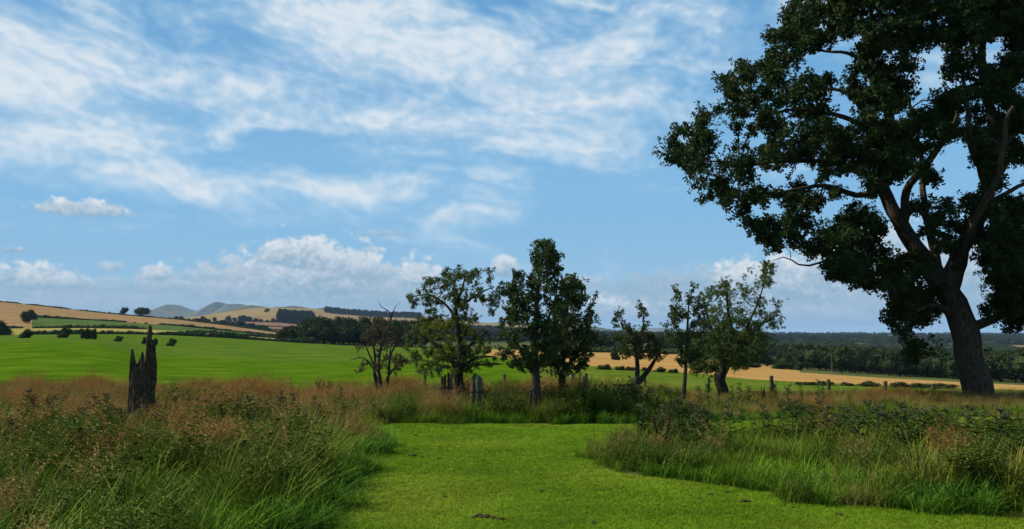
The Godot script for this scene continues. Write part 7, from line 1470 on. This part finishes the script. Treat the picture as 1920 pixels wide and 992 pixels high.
const HEDGES = [
	["thick dark hedge along the top of the bright pasture",2.0,-0.635,-0.23,1.9,1.6,0.15,5],
	["broken hedge between the yellow strip and the green field",3.0,-0.635,-0.249,1.5,1.8,0.28,6],
	["low hedge between the green field and the big stubble field",4.0,-0.559,-0.215,1.5,2.0,0.25,7],
	["thin hedge along the skyline of the stubble hill",4.98,-0.835,-0.212,1.5,2.4,0.1,8],
	["dark hedge along the far edge of the barley",2.0,0.025,0.23,1.6,1.8,0.1,9],
	["hedge across the middle of the ploughed field",6.45,-0.299,-0.212,2.2,4,0.1,11],
	["scrubby hedge under the ploughed field",6.08,-0.349,-0.224,3.0,5,0.25,12],
	["hedge with bushes above the ploughed field",7.0,-0.349,-0.199,3.0,5,0.3,13],
	["hedge beyond the green field in the valley",3.0,0.025,0.274,2.2,2.5,0.15,14]
]
const PATCHES = [[4.45,4.6,0.321,0.336,1,0.35], [5.15,5.35,0.33,0.349,1,0.4], [4.55,4.66,0.419,0.441,1,0.3], [5.2,5.4,0.392,0.414,0,0.3], [4.25,4.42,0.47,0.514,1,0.3], [5.3,5.6,0.483,0.498,1,0.3], [5.2,5.4,0.579,0.601,1,0.4], [5.9,6.2,0.087,0.118,1,0.5], [4.6,4.8,0.159,0.206,0,0.4], [3.3,3.6,0.374,0.399,0,0.5], [6.3,6.7,0.424,0.461,1,0.4], [6.3,6.6,0.349,0.374,1,0.4]]
const WOODS = [
	["valley_wood",2.35,4.0,0.336,0.804,900,8.0,"round","wood",0.8,"dark broadleaved wood filling the valley below the barley field"],
	["valley_wood",3.0,6.0,0.262,0.804,1700,10.0,"broad","wood_olive",0.8,"rolling olive woods on the far side of the valley"],
	["valley_wood",5.0,8.0,0.025,0.804,2600,13.0,"oval","wood",0.8,"far woods reaching to the horizon across the valley"],
	["plain_wood",4.0,6.0,-0.199,0.106,900,10.0,"round","wood",0.8,"dark woods on the low ground behind the young trees"],
	["plain_wood",6.0,7.1,-0.168,0.118,700,13.0,"oval","wood",0.9,"far woods under the pale stubble hill"],
	["plain_wood",3.3,5.0,0.062,0.23,140,8.0,"round","wood",0.9,"scattered trees in the fields past the barley"],
	["conifer_plantation",6.99,7.28,-0.274,-0.232,700,17.0,"conifer","conifer",1.0,"dark rectangular conifer plantation on the stubble slope"],
	["shelter_wood",7.72,7.95,-0.219,-0.106,600,14.0,"conifer","conifer",1.0,"long dark shelter wood along the crest of the far hill"],
	["hollow_wood",5.3,5.95,-0.392,-0.287,90,7.0,"round","wood",1.0,"scattered dark trees in the hollow behind the stubble hill"]
]

var far_kinds := {}


func foliage(col: Color) -> StandardMaterial3D:
	var m := tinted(0.85, 0.15, 0.0)
	m.albedo_color = col.linear_to_srgb()
	return m


func far_tree(called: String, x: float, z: float, tall: float, wide: float, shape: String, mat: Material, label: String, group: String, category := "tree") -> void:
	var k: Array = far_kinds[shape]
	var o := thing(called, on_land(x, z, 0.15), label, category, group)
	o.rotation.y = x * 3.7 + z
	o.scale = Vector3(wide / 10.0, tall / 10.0, wide / 10.0)
	if k[0]:
		obj("trunk", k[0], mats.far_bark, o)
	obj("crown", k[1], mat, o)


func hedge(label: String, row: float, s0: float, s1: float, tall: float, thick: float, gaps: float, seed_: int, mat: Material) -> void:
	var r := RandomNumberGenerator.new()
	r.seed = seed_
	var lumps := noise(0.5, 3, seed_)
	var patchy := noise(0.03, 3, seed_ + 1)
	var f := Faces.new()
	var a := land_point(row, s0)
	var base := a
	var s := s0
	while s < s1:
		var p := land_point(row, s)
		s += thick * 0.55 / -p.z
		var n := patchy.get_noise_2d(p.x, p.z)
		if n < gaps - 0.6:
			continue
		var h := tall * (0.85 + n * 0.8) * r.randf_range(0.7, 1.2)
		var tone := r.randf_range(0.75, 1.25)
		blob(f, p - base + Vector3(0, h * 0.42, r.randf_range(-0.3, 0.3)), Vector3(thick * r.randf_range(0.5, 0.8), h * 0.62, thick * 0.55), lumps, Color(tone, tone, tone * 0.9), 6, 4)
	var o := thing("hedge", base, label, "hedge", "")
	obj("foliage", f.mesh(), mat, o)


func far_country() -> void:
	mats.far_bark = plain(Color(0.04, 0.034, 0.028), 0.95)
	mats.hedge = foliage(Color(0.026, 0.040, 0.013))
	mats.wood = foliage(Color(0.026, 0.043, 0.014))
	mats.wood_olive = foliage(Color(0.036, 0.052, 0.017))
	mats.conifer = foliage(Color(0.016, 0.032, 0.016))
	far_kinds.round = [trunk_shape(3.4, 0.32, 1), crown_shape(101, 10.0, 1.6, 10.0, 13, 0.8, 130)]
	far_kinds.oval = [trunk_shape(3.4, 0.3, 2), crown_shape(102, 9.0, 1.2, 10.0, 14, 0.75, 120)]
	far_kinds.broad = [trunk_shape(3.0, 0.35, 3), crown_shape(103, 12.0, 2.0, 9.0, 15, 0.85, 120)]
	far_kinds.bush = [null, crown_shape(104, 10.0, -0.8, 10.0, 9, 1.0, 110)]
	far_kinds.conifer = [trunk_shape(2.0, 0.2, 4), crown_shape(105, 6.0, 0.5, 10.5, 14, 0.7, 45, 0.9)]
	for h in HEDGES:
		hedge(h[0], h[1], h[2], h[3], h[4], h[5], h[6], h[7], mats.hedge)
	for t in FAR_TREES:
		far_tree(t[0], t[1], t[2], t[3], t[4], t[5], mats[t[6]], FAR_TEXTS[t[7]], FAR_TEXTS[t[8]], "bush" if t[5] == "bush" else "tree")
	for p in PATCHES:
		field("pale_field", p[0], p[1], p[2], p[3], mats.farstubble if p[4] else mats.green, 3, 0.6)
	# woods that read as one mass
	var r := RandomNumberGenerator.new()
	r.seed = 15
	for w in WOODS:
		var set := Scatter.new()
		var n := 0
		while n < w[5]:
			var row := lerpf(w[1], w[2], pow(r.randf(), w[9]))
			var s := r.randf_range(w[3], w[4])
			var clear := false
			for p in PATCHES:
				if row > p[0] - p[5] and row < p[1] and s > p[2] - 0.002 and s < p[3] + 0.002:
					clear = true
			n += 1
			if clear:
				continue
			var at := land_point(row, s)
			var tall: float = w[6] * r.randf_range(0.7, 1.25) / 10.0
			var wide := tall * r.randf_range(0.9, 1.3)
			var tone := r.randf_range(0.7, 1.25)
			set.put(at - Vector3(0, 0.4, 0), Basis(Vector3.UP, r.randf() * TAU).scaled(Vector3(wide, tall, wide)), Color(tone, tone * r.randf_range(0.9, 1.05), tone * 0.95))
		var o: MultiMeshInstance3D = set.node(numbered(w[0]), far_kinds[w[7]][1], mats[w[8]])
		add_child(o)
		tag(o, w[10], "wood")


# ---------------------------------------------------------------- things of the near ground
func splintered(seed_: int, tall: float, radius: float, spikes: Array, broad := 1.0, base := 0.3) -> ArrayMesh:
	# a hollow dead trunk: a shell whose rim is broken into SPIKES [angle, half width, height share]
	var r := RandomNumberGenerator.new()
	r.seed = seed_
	var n := 96
	var levels := 46
	var grain := noise(1.0, 4, seed_)
	var f := Faces.new()
	var outer := []
	var inner := []
	for i in n + 1:
		var a := TAU * (i % n) / n
		var top := base + 0.06 * grain.get_noise_1d((i % n) * 1.9)
		for s in spikes:
			var off := absf(wrapf(a - s[0], -PI, PI)) / float(s[1])
			if off < 1.0:
				top = maxf(top, s[2] * (1.0 - pow(off, float(s[3]))) + 0.035 * grain.get_noise_1d((i % n) * 7.7))
		var o_line := []
		var i_line := []
		for j in levels + 1:
			var t := float(j) / levels
			var y := tall * top * t
			var rib := grain.get_noise_3d(cos(a) * 5.0, y * 0.5, sin(a) * 5.0) * 0.24 + grain.get_noise_3d(cos(a) * 16.0, y * 1.1, sin(a) * 16.0) * 0.15
			var flare := 1.0 + 0.25 * exp(-y * 3.0) - 0.16 * y / tall
			var k := radius * flare * (1.0 + rib)
			var thin := lerpf(0.45, 0.86, smoothstep(0.75, 1.0, t))
			o_line.append(Vector3(cos(a) * k * broad, y, sin(a) * k))
			i_line.append(Vector3(cos(a) * k * broad * thin, y, sin(a) * k * thin))
		outer.append(o_line)
		inner.append(i_line)
	for i in n:
		for j in levels:
			f.quad(outer[i][j], outer[i + 1][j], outer[i + 1][j + 1], outer[i][j + 1])
			f.quad(inner[i][j], inner[i][j + 1], inner[i + 1][j + 1], inner[i + 1][j])
		f.quad(outer[i][levels], outer[i + 1][levels], inner[i + 1][levels], inner[i][levels])
	return f.mesh()


func stake(f: Faces, a: Vector3, b: Vector3, wide: float, thick: float, turn: float, seed_: int) -> void:
	# a sawn stake with slightly rounded corners and a rough top
	var r := RandomNumberGenerator.new()
	r.seed = seed_
	var d := (b - a).normalized()
	var x := d.cross(Vector3(0, 0, 1)).normalized().rotated(d, turn)
	var z := x.cross(d)
	var rings := []
	for j in 6:
		var t := j / 5.0
		var ring := []
		for q in [[-1, -0.7], [-0.7, -1], [0.7, -1], [1, -0.7], [1, 0.7], [0.7, 1], [-0.7, 1], [-1, 0.7]]:
			ring.append(a.lerp(b, t) + x * wide * 0.5 * q[0] * r.randf_range(0.93, 1.05) + z * thick * 0.5 * q[1] * r.randf_range(0.93, 1.05) + (d * r.randf_range(-0.015, 0.015) if j == 5 else Vector3.ZERO))
		rings.append(ring)
	for j in 5:
		for k in 8:
			f.quad(rings[j][k], rings[j][(k + 1) % 8], rings[j + 1][(k + 1) % 8], rings[j + 1][k])
	var top := b
	for k in 8:
		f.tri(rings[5][k], rings[5][(k + 1) % 8], top)


func band(f: Faces, y: float, wide: float, deep: float, tall: float) -> void:
	# a strap pulled round the stakes
	var n := 16
	for i in n:
		var p := []
		for q in [i, i + 1]:
			var a: float = TAU * float(q) / n
			var sq: float = pow(pow(absf(cos(a)), 4.0) + pow(absf(sin(a)), 4.0), -0.25)
			p.append(Vector3(cos(a) * sq * wide, y, sin(a) * sq * deep))
		var up := Vector3(0, tall, 0)
		f.quad(p[0] - up, p[1] - up, p[1] + up, p[0] + up)
		f.quad(p[0] * Vector3(0.94, 1, 0.94) - up, p[0] * Vector3(0.94, 1, 0.94) + up, p[1] * Vector3(0.94, 1, 0.94) + up, p[1] * Vector3(0.94, 1, 0.94) - up)
		f.quad(p[0] + up, p[1] + up, p[1] * Vector3(0.94, 1, 0.94) + up, p[0] * Vector3(0.94, 1, 0.94) + up)


func guard(at: Vector3, tall: float, foot: float, head: float, label: String, tube_inside: bool, turn: float, seed_: int, stakes := 4) -> void:
	var o := thing("tree_guard", at, label, "tree guard", "tree guards at the end of the lawn")
	o.rotation.y = turn
	for i in stakes:
		var a := TAU * (i + 0.5) / stakes
		var f := Faces.new()
		stake(f, Vector3(cos(a) * foot, -0.2, sin(a) * foot), Vector3(cos(a) * head, tall * (1.0 - 0.04 * (i % 3)), sin(a) * head), 0.10, 0.035, a + PI / 2.0, seed_ + i)
		obj("stake", f.mesh(), mats.stake if i % 2 else mats.stake_pale, o)
	for y in [0.24, 0.66]:
		var f := Faces.new()
		var k := lerpf(foot, head, y) + 0.035
		band(f, tall * y, k, k, 0.013)
		obj("strap", f.mesh(), mats.strap, o)
	if tube_inside:
		var f := Faces.new()
		tube(f, [Vector3(0.03, -0.1, 0.05), Vector3(0.04, tall * 0.5, 0.05), Vector3(0.05, tall * 1.03, 0.05)], [0.055, 0.055, 0.055], 14)
		obj("tube", f.mesh(), mats.guard_tube, o)


func round_post(at: Vector3, tall: float, radius: float, lean: Vector3, seed_: int, mat: Material, label: String, group: String) -> void:
	var o := thing("fence_post", at, label, "post", group)
	var f := Faces.new()
	var r := RandomNumberGenerator.new()
	r.seed = seed_
	tube(f, [Vector3(0, -0.3, 0), lean * 0.3 + Vector3(0, tall * 0.3, 0), lean * 0.7 + Vector3(0, tall * 0.7, 0), lean + Vector3(0, tall, 0)], [radius, radius * 1.03, radius * 0.98, radius * 0.96], 12, 0.05, Color.WHITE, seed_)
	var shaft := obj("shaft", f.mesh(), mat, o)
	var c := Faces.new()
	tube(c, [lean + Vector3(0, tall - 0.002, 0), lean + Vector3(0, tall + 0.012, 0)], [radius * 0.93, radius * 0.8], 12)
	obj("sawn_top", c.mesh(), mats.sawn, shaft)


func clod(at: Vector3, size: float, seed_: int, label: String) -> void:
	var f := Faces.new()
	var r := RandomNumberGenerator.new()
	r.seed = seed_
	var lumps := noise(9.0, 3, seed_)
	for k in 7:
		blob(f, level(r) * size * r.randf_range(0.0, 0.8) + Vector3(0, size * 0.12, 0), Vector3(1, 0.55, 1) * size * r.randf_range(0.25, 0.55), lumps, Color.WHITE, 8, 6)
	var o := obj("soil_clod", f.mesh(), mats.clod)
	o.position = at
	tag(o, label, "soil", "soil clods on the lawn")


func hay_heap(at: Vector3, wide: float, tall: float) -> void:
	var o := thing("hay_heap", at, "low heap of cut dry grass with a pale top, lying near the fence", "hay heap")
	var f := Faces.new()
	var lumps := noise(1.6, 3, 8)
	blob(f, Vector3(0, tall * 0.25, 0), Vector3(wide * 0.5, tall * 0.75, wide * 0.4), lumps, Color.WHITE, 16, 10)
	obj("mound", f.mesh(), mats.clod_straw, o)
	var r := RandomNumberGenerator.new()
	r.seed = 12
	var g := Faces.new()
	for i in 900:
		var d := any_way(r)
		d.y = absf(d.y)
		var p := Vector3(0, tall * 0.25, 0) + d * Vector3(wide * 0.5, tall * 0.75, wide * 0.4)
		var t := r.randf_range(0.6, 1.3)
		leaf(g, p, (any_way(r) + d * 0.2).normalized(), d, r.randf_range(0.08, 0.22), 0.008, Color(0.28 * t, 0.21 * t, 0.10 * t))
	obj("straw", g.mesh(), mats.blade, o).set_meta("kind", "stuff")


func power_pole(at: Vector3, tall: float, gap: float) -> void:
	# two wooden legs, a crossarm and three insulators
	var o := thing("power_pole", at, "twin-legged wooden power pole with a crossarm standing before the wood", "power pole")
	for s in [-1.0, 1.0]:
		var f := Faces.new()
		tube(f, [Vector3(s * gap * 0.5, -0.5, 0), Vector3(s * gap * 0.5, tall * 0.5, 0), Vector3(s * gap * 0.5, tall, 0)], [0.13, 0.12, 0.11], 10)
		obj("leg", f.mesh(), mats.pole, o)
	var arm := BoxMesh.new()
	arm.size = Vector3(gap * 2.1, 0.22, 0.16)
	obj("crossarm", arm, mats.pole, o).position = Vector3(0, tall - 0.15, 0.24)
	for s in [-1.0, 0.0, 1.0]:
		var f := Faces.new()
		tube(f, [Vector3(0, 0, 0), Vector3(0, 0.2, 0), Vector3(0, 0.45, 0)], [0.09, 0.13, 0.06], 8)
		obj("insulator", f.mesh(), mats.insulator, o).position = Vector3(s * gap * 0.95, tall - 0.04, 0.24)


func leafy_shrub(at: Vector3, wide: float, tall: float, label: String, seed_: int) -> void:
	var o := thing("leafy_shrub", at, label, "shrub")
	var r := RandomNumberGenerator.new()
	r.seed = seed_
	var f := Faces.new()
	var sprays := Scatter.new()
	for i in 46:
		var d := level(r) * wide * 0.5 * sqrt(r.randf())
		var tip := d + Vector3(0, tall * r.randf_range(0.55, 1.05) * (1.0 - 0.35 * d.length() / (wide * 0.5)), 0)
		tube(f, [d * 0.25, d * 0.7 + Vector3(0, tip.y * 0.5, 0), tip], [0.012, 0.009, 0.004], 4)
		for k in 18:
			var t := lerpf(0.12, 1.0, (k + r.randf()) / 18.0)
			var p := (d * 0.25).lerp(tip, t) + any_way(r) * 0.07
			sprays.put(p, facing((any_way(r) + Vector3.UP * 0.4).normalized(), r.randf() * TAU, r.randf_range(0.7, 1.2)), own_tone(r, Color(0.034, 0.052, 0.017)))
	obj("stems", f.mesh(), mats.young_bark, o)
	obj("leaves", sprays.baked([leaf_spray(8, 0.09, 0.075, 0.05, false, 6), leaf_spray(7, 0.09, 0.07, 0.045, false, 8)]), mats.leaf, o)


const SNAG = [-7.54,-0.62,-17.5,2.43,0.215]
const STUB = [9.33,-0.96,-32,0.72]
const GUARDS = [
	[-1.9,-0.75,-25,1.24,0.19,0.12,"weathered four-stake tree guard in front of the spreading hawthorn",false,0.5,4],
	[-0.97,-0.7,-23.5,1.15,0.22,0.13,"tapering stake tree guard with a green tube showing at its top",true,0.25,4],
	[2.24,-0.81,-27,1.2,0.15,0.12,"narrow two-stake guard strapped together beside the drooping young tree",false,0.3,3]
]
const POSTS = [
	[-3.86,-38,1.02,0.075,0,false,"dark round fence post between the hawthorn and the half-dead thorn","posts of the field fence"],
	[-0.37,-40,0.94,0.08,0.02,false,"brown fence post showing between the hawthorn and the tallest young tree","posts of the field fence"],
	[3.03,-43,0.91,0.15,0,true,"thick pale fence post behind the two upright young trees","posts of the field fence"],
	[6.49,-42,0.88,0.07,0,false,"thin fence post behind the leaning forked tree","posts of the field fence"],
	[9.6,-42,0.75,0.07,0.02,false,"thin fence post beside the trunk of the broad thorn","posts of the field fence"],
	[13.29,-44,0.79,0.1,0,false,"fence post next after the broad thorn, tallest of the row","posts of the field fence"],
	[16.96,-46,0.57,0.1,-0.02,false,"second fence post from the broad thorn","posts of the field fence"],
	[20.84,-48,0.47,0.11,0.02,false,"third fence post from the broad thorn","posts of the field fence"],
	[24.51,-50,0.34,0.12,0,false,"fence post nearest the oak trunk","posts of the field fence"]
]
const STAKES = [
	[0.5,-23.1,0.81,"stake tied close against the stem of the tallest young tree"],
	[1.3,-24.6,0.71,"short dark stake leaning by the drooping young tree stem"],
	[1.56,-24.8,0.9,"taller stake behind the drooping young tree stem"]
]
const HEAP = [5.86,-33.5]
const SHRUB = [3.48,-26]
const POLE = [86.54,-230,5.4,1.45]
const CLODS = [[-0.36,-9.06,0.05],[-0.3,-9,0.06],[-0.26,-9.09,0.045],[-0.2,-8.97,0.04],[-0.12,-8.88,0.05],[-0.41,-8.97,0.035],[-0.34,-9.15,0.03],[-1.69,-14.64,0.08],[-1.5,-14.49,0.045],[-1.21,-14.26,0.04],[-0.47,-13.97,0.03],[0.36,-10.72,0.045],[-0.79,-10.32,0.04],[2.69,-9.98,0.06],[3.44,-9.15,0.05],[2.67,-10.68,0.05],[2.41,-10.48,0.04],[2.21,-10.2,0.04],[3.11,-9.6,0.035],[-2.06,-18.55,0.05],[0.82,-8.69,0.04],[0.08,-9.06,0.03]]


func set_things() -> void:
	mats.snag = bark_material(Color(0.024, 0.018, 0.012), Color(0.135, 0.105, 0.072), 0.30, 35)
	mats.stake = bark_material(Color(0.035, 0.028, 0.02), Color(0.10, 0.08, 0.056), 0.3, 36)
	mats.stake_pale = bark_material(Color(0.075, 0.06, 0.042), Color(0.19, 0.155, 0.11), 0.3, 37)
	mats.strap = plain(Color(0.012, 0.012, 0.012), 0.6)
	mats.guard_tube = plain(Color(0.03, 0.06, 0.045), 0.55, 0.4)
	mats.post = bark_material(Color(0.05, 0.038, 0.028), Color(0.14, 0.105, 0.075), 0.3, 38)
	mats.post_pale = bark_material(Color(0.20, 0.16, 0.10), Color(0.34, 0.28, 0.18), 0.3, 39)
	mats.sawn = plain(Color(0.15, 0.105, 0.07), 0.9)
	mats.clod = land([Color(0.016, 0.012, 0.008), Color(0.035, 0.026, 0.016), Color(0.06, 0.045, 0.028)], 0.2, 40)
	mats.clod_straw = land([Color(0.10, 0.075, 0.035), Color(0.18, 0.135, 0.06), Color(0.26, 0.20, 0.10)], 0.4, 41)
	mats.pole = plain(Color(0.11, 0.10, 0.088), 0.9)
	mats.insulator = plain(Color(0.10, 0.06, 0.05), 0.3, 0.5)
	var snag := thing("broken_snag", Vector3(SNAG[0], SNAG[1], SNAG[2]), "dark rotten trunk snag with one tall splinter and a jagged hollow top", "tree stump")
	obj("shell", splintered(6, SNAG[3], SNAG[4], [[0.65, 0.6, 1.0, 2.0], [0.2, 1.1, 0.86, 4.0], [3.0, 0.62, 0.79, 4.0], [2.4, 0.35, 0.70, 3.0], [1.25, 0.4, 0.78, 3.0], [4.2, 0.8, 0.72, 3.0], [5.2, 0.6, 0.80, 3.0]], 1.22, 0.665), mats.snag, snag)
	var bits := RandomNumberGenerator.new()
	bits.seed = 3
	for i in 5:
		var f := Faces.new()
		var a := bits.randf_range(0.4, 2.6)
		var p := Vector3(cos(a) * 0.2, bits.randf_range(0.5, 1.0), sin(a) * 0.2)
		stake(f, p, p + Vector3(bits.randf_range(-0.2, 0.2), bits.randf_range(0.15, 0.35), bits.randf_range(0.0, 0.12)), 0.035, 0.015, 0.3, i)
		obj("splinter", f.mesh(), mats.snag, snag)
	var stub := thing("dead_stub", Vector3(STUB[0], STUB[1], STUB[2]), "short grey dead stub with a forked tip, standing before the fence", "tree stump")
	obj("shell", splintered(9, STUB[3], 0.075, [[0.2, 0.8, 1.0, 1.5], [2.9, 0.7, 0.9, 1.8], [1.5, 0.6, 0.75, 2.0], [4.4, 0.7, 0.7, 2.0]]), mats.stake, stub)
	for g in GUARDS:
		guard(Vector3(g[0], g[1], g[2]), g[3], g[4], g[5], g[6], g[7], g[8], int(g[0] * 10.0) + 50, g[9])
	for p in POSTS:
		round_post(Vector3(p[0], height(p[0], p[1]), p[1]), p[2], p[3], Vector3(p[4], 0, 0), int(p[0] * 7.0), mats.post_pale if p[5] else mats.post, p[6], p[7])
	for s in STAKES:
		var o := thing("support_stake", Vector3(s[0], 0.03 * s[1], s[1]), s[3], "stake", "stakes beside the young stems")
		var f := Faces.new()
		stake(f, Vector3(0, -0.2, 0), Vector3(0.01, s[2], 0.0), 0.075, 0.05, 0.4, int(s[0] * 9.0))
		obj("board", f.mesh(), mats.stake, o)
	hay_heap(Vector3(HEAP[0], 0.03 * HEAP[1], HEAP[1]), 0.95, 0.42)
	leafy_shrub(Vector3(SHRUB[0], 0.03 * SHRUB[1], SHRUB[1]), 1.75, 1.15, "rounded dark leafy shrub at the foot of the leaning forked tree", 5)
	power_pole(on_land(POLE[0], POLE[1], 0.1), POLE[2], POLE[3])
	var n := 0
	for c in CLODS:
		n += 1
		clod(Vector3(c[0], 0.03 * c[1] + 0.02, c[1]), c[2], n, "dark clod of soil lying on the mown lawn" if c[2] < 0.10 else "scraped patch of loose dark soil in the middle of the lawn")



func _ready() -> void:
	rng.seed = 20
	# camera
	var cam := Camera3D.new()
	cam.name = "camera"
	cam.position = Vector3(0, 1.65, 0)
	cam.rotation_degrees = Vector3(4.61, 0, 0)
	cam.fov = 34.48
	cam.near = 0.1
	cam.far = 60000.0
	add_child(cam)
	cam.make_current()
	# sky, air and exposure
	var env := Environment.new()
	env.background_mode = Environment.BG_SKY
	var pano := PanoramaSkyMaterial.new()
	pano.panorama = make_sky()
	env.sky = Sky.new()
	env.sky.sky_material = pano
	env.tonemap_mode = Environment.TONE_MAPPER_LINEAR
	env.tonemap_exposure = 1.4
	env.background_energy_multiplier = 0.71
	env.fog_enabled = true
	env.fog_density = 0.000045
	env.fog_light_color = Color(0.66, 0.80, 0.95)
	env.sdfgi_enabled = true
	env.ssao_enabled = true
	env.ssil_enabled = true
	var we := WorldEnvironment.new()
	we.name = "world_environment"
	we.environment = env
	add_child(we)
	# sun: high in the left, a little ahead of the viewpoint
	var sun := DirectionalLight3D.new()
	sun.name = "sun"
	sun.light_energy = 1.55
	sun.light_color = Color(1.0, 0.95, 0.87)
	sun.light_angular_distance = 0.5
	sun.shadow_enabled = true
	sun.rotation_degrees = Vector3(-46, -101, 0)
	add_child(sun)
	print("sky ", Time.get_ticks_msec())
	make_materials()
	lay_land()
	print("land ", Time.get_ticks_msec())
	far_country()
	mow_lawn()
	plant_trees()
	set_things()
	set_plants()
	sow_grass()
	print("done ", Time.get_ticks_msec())
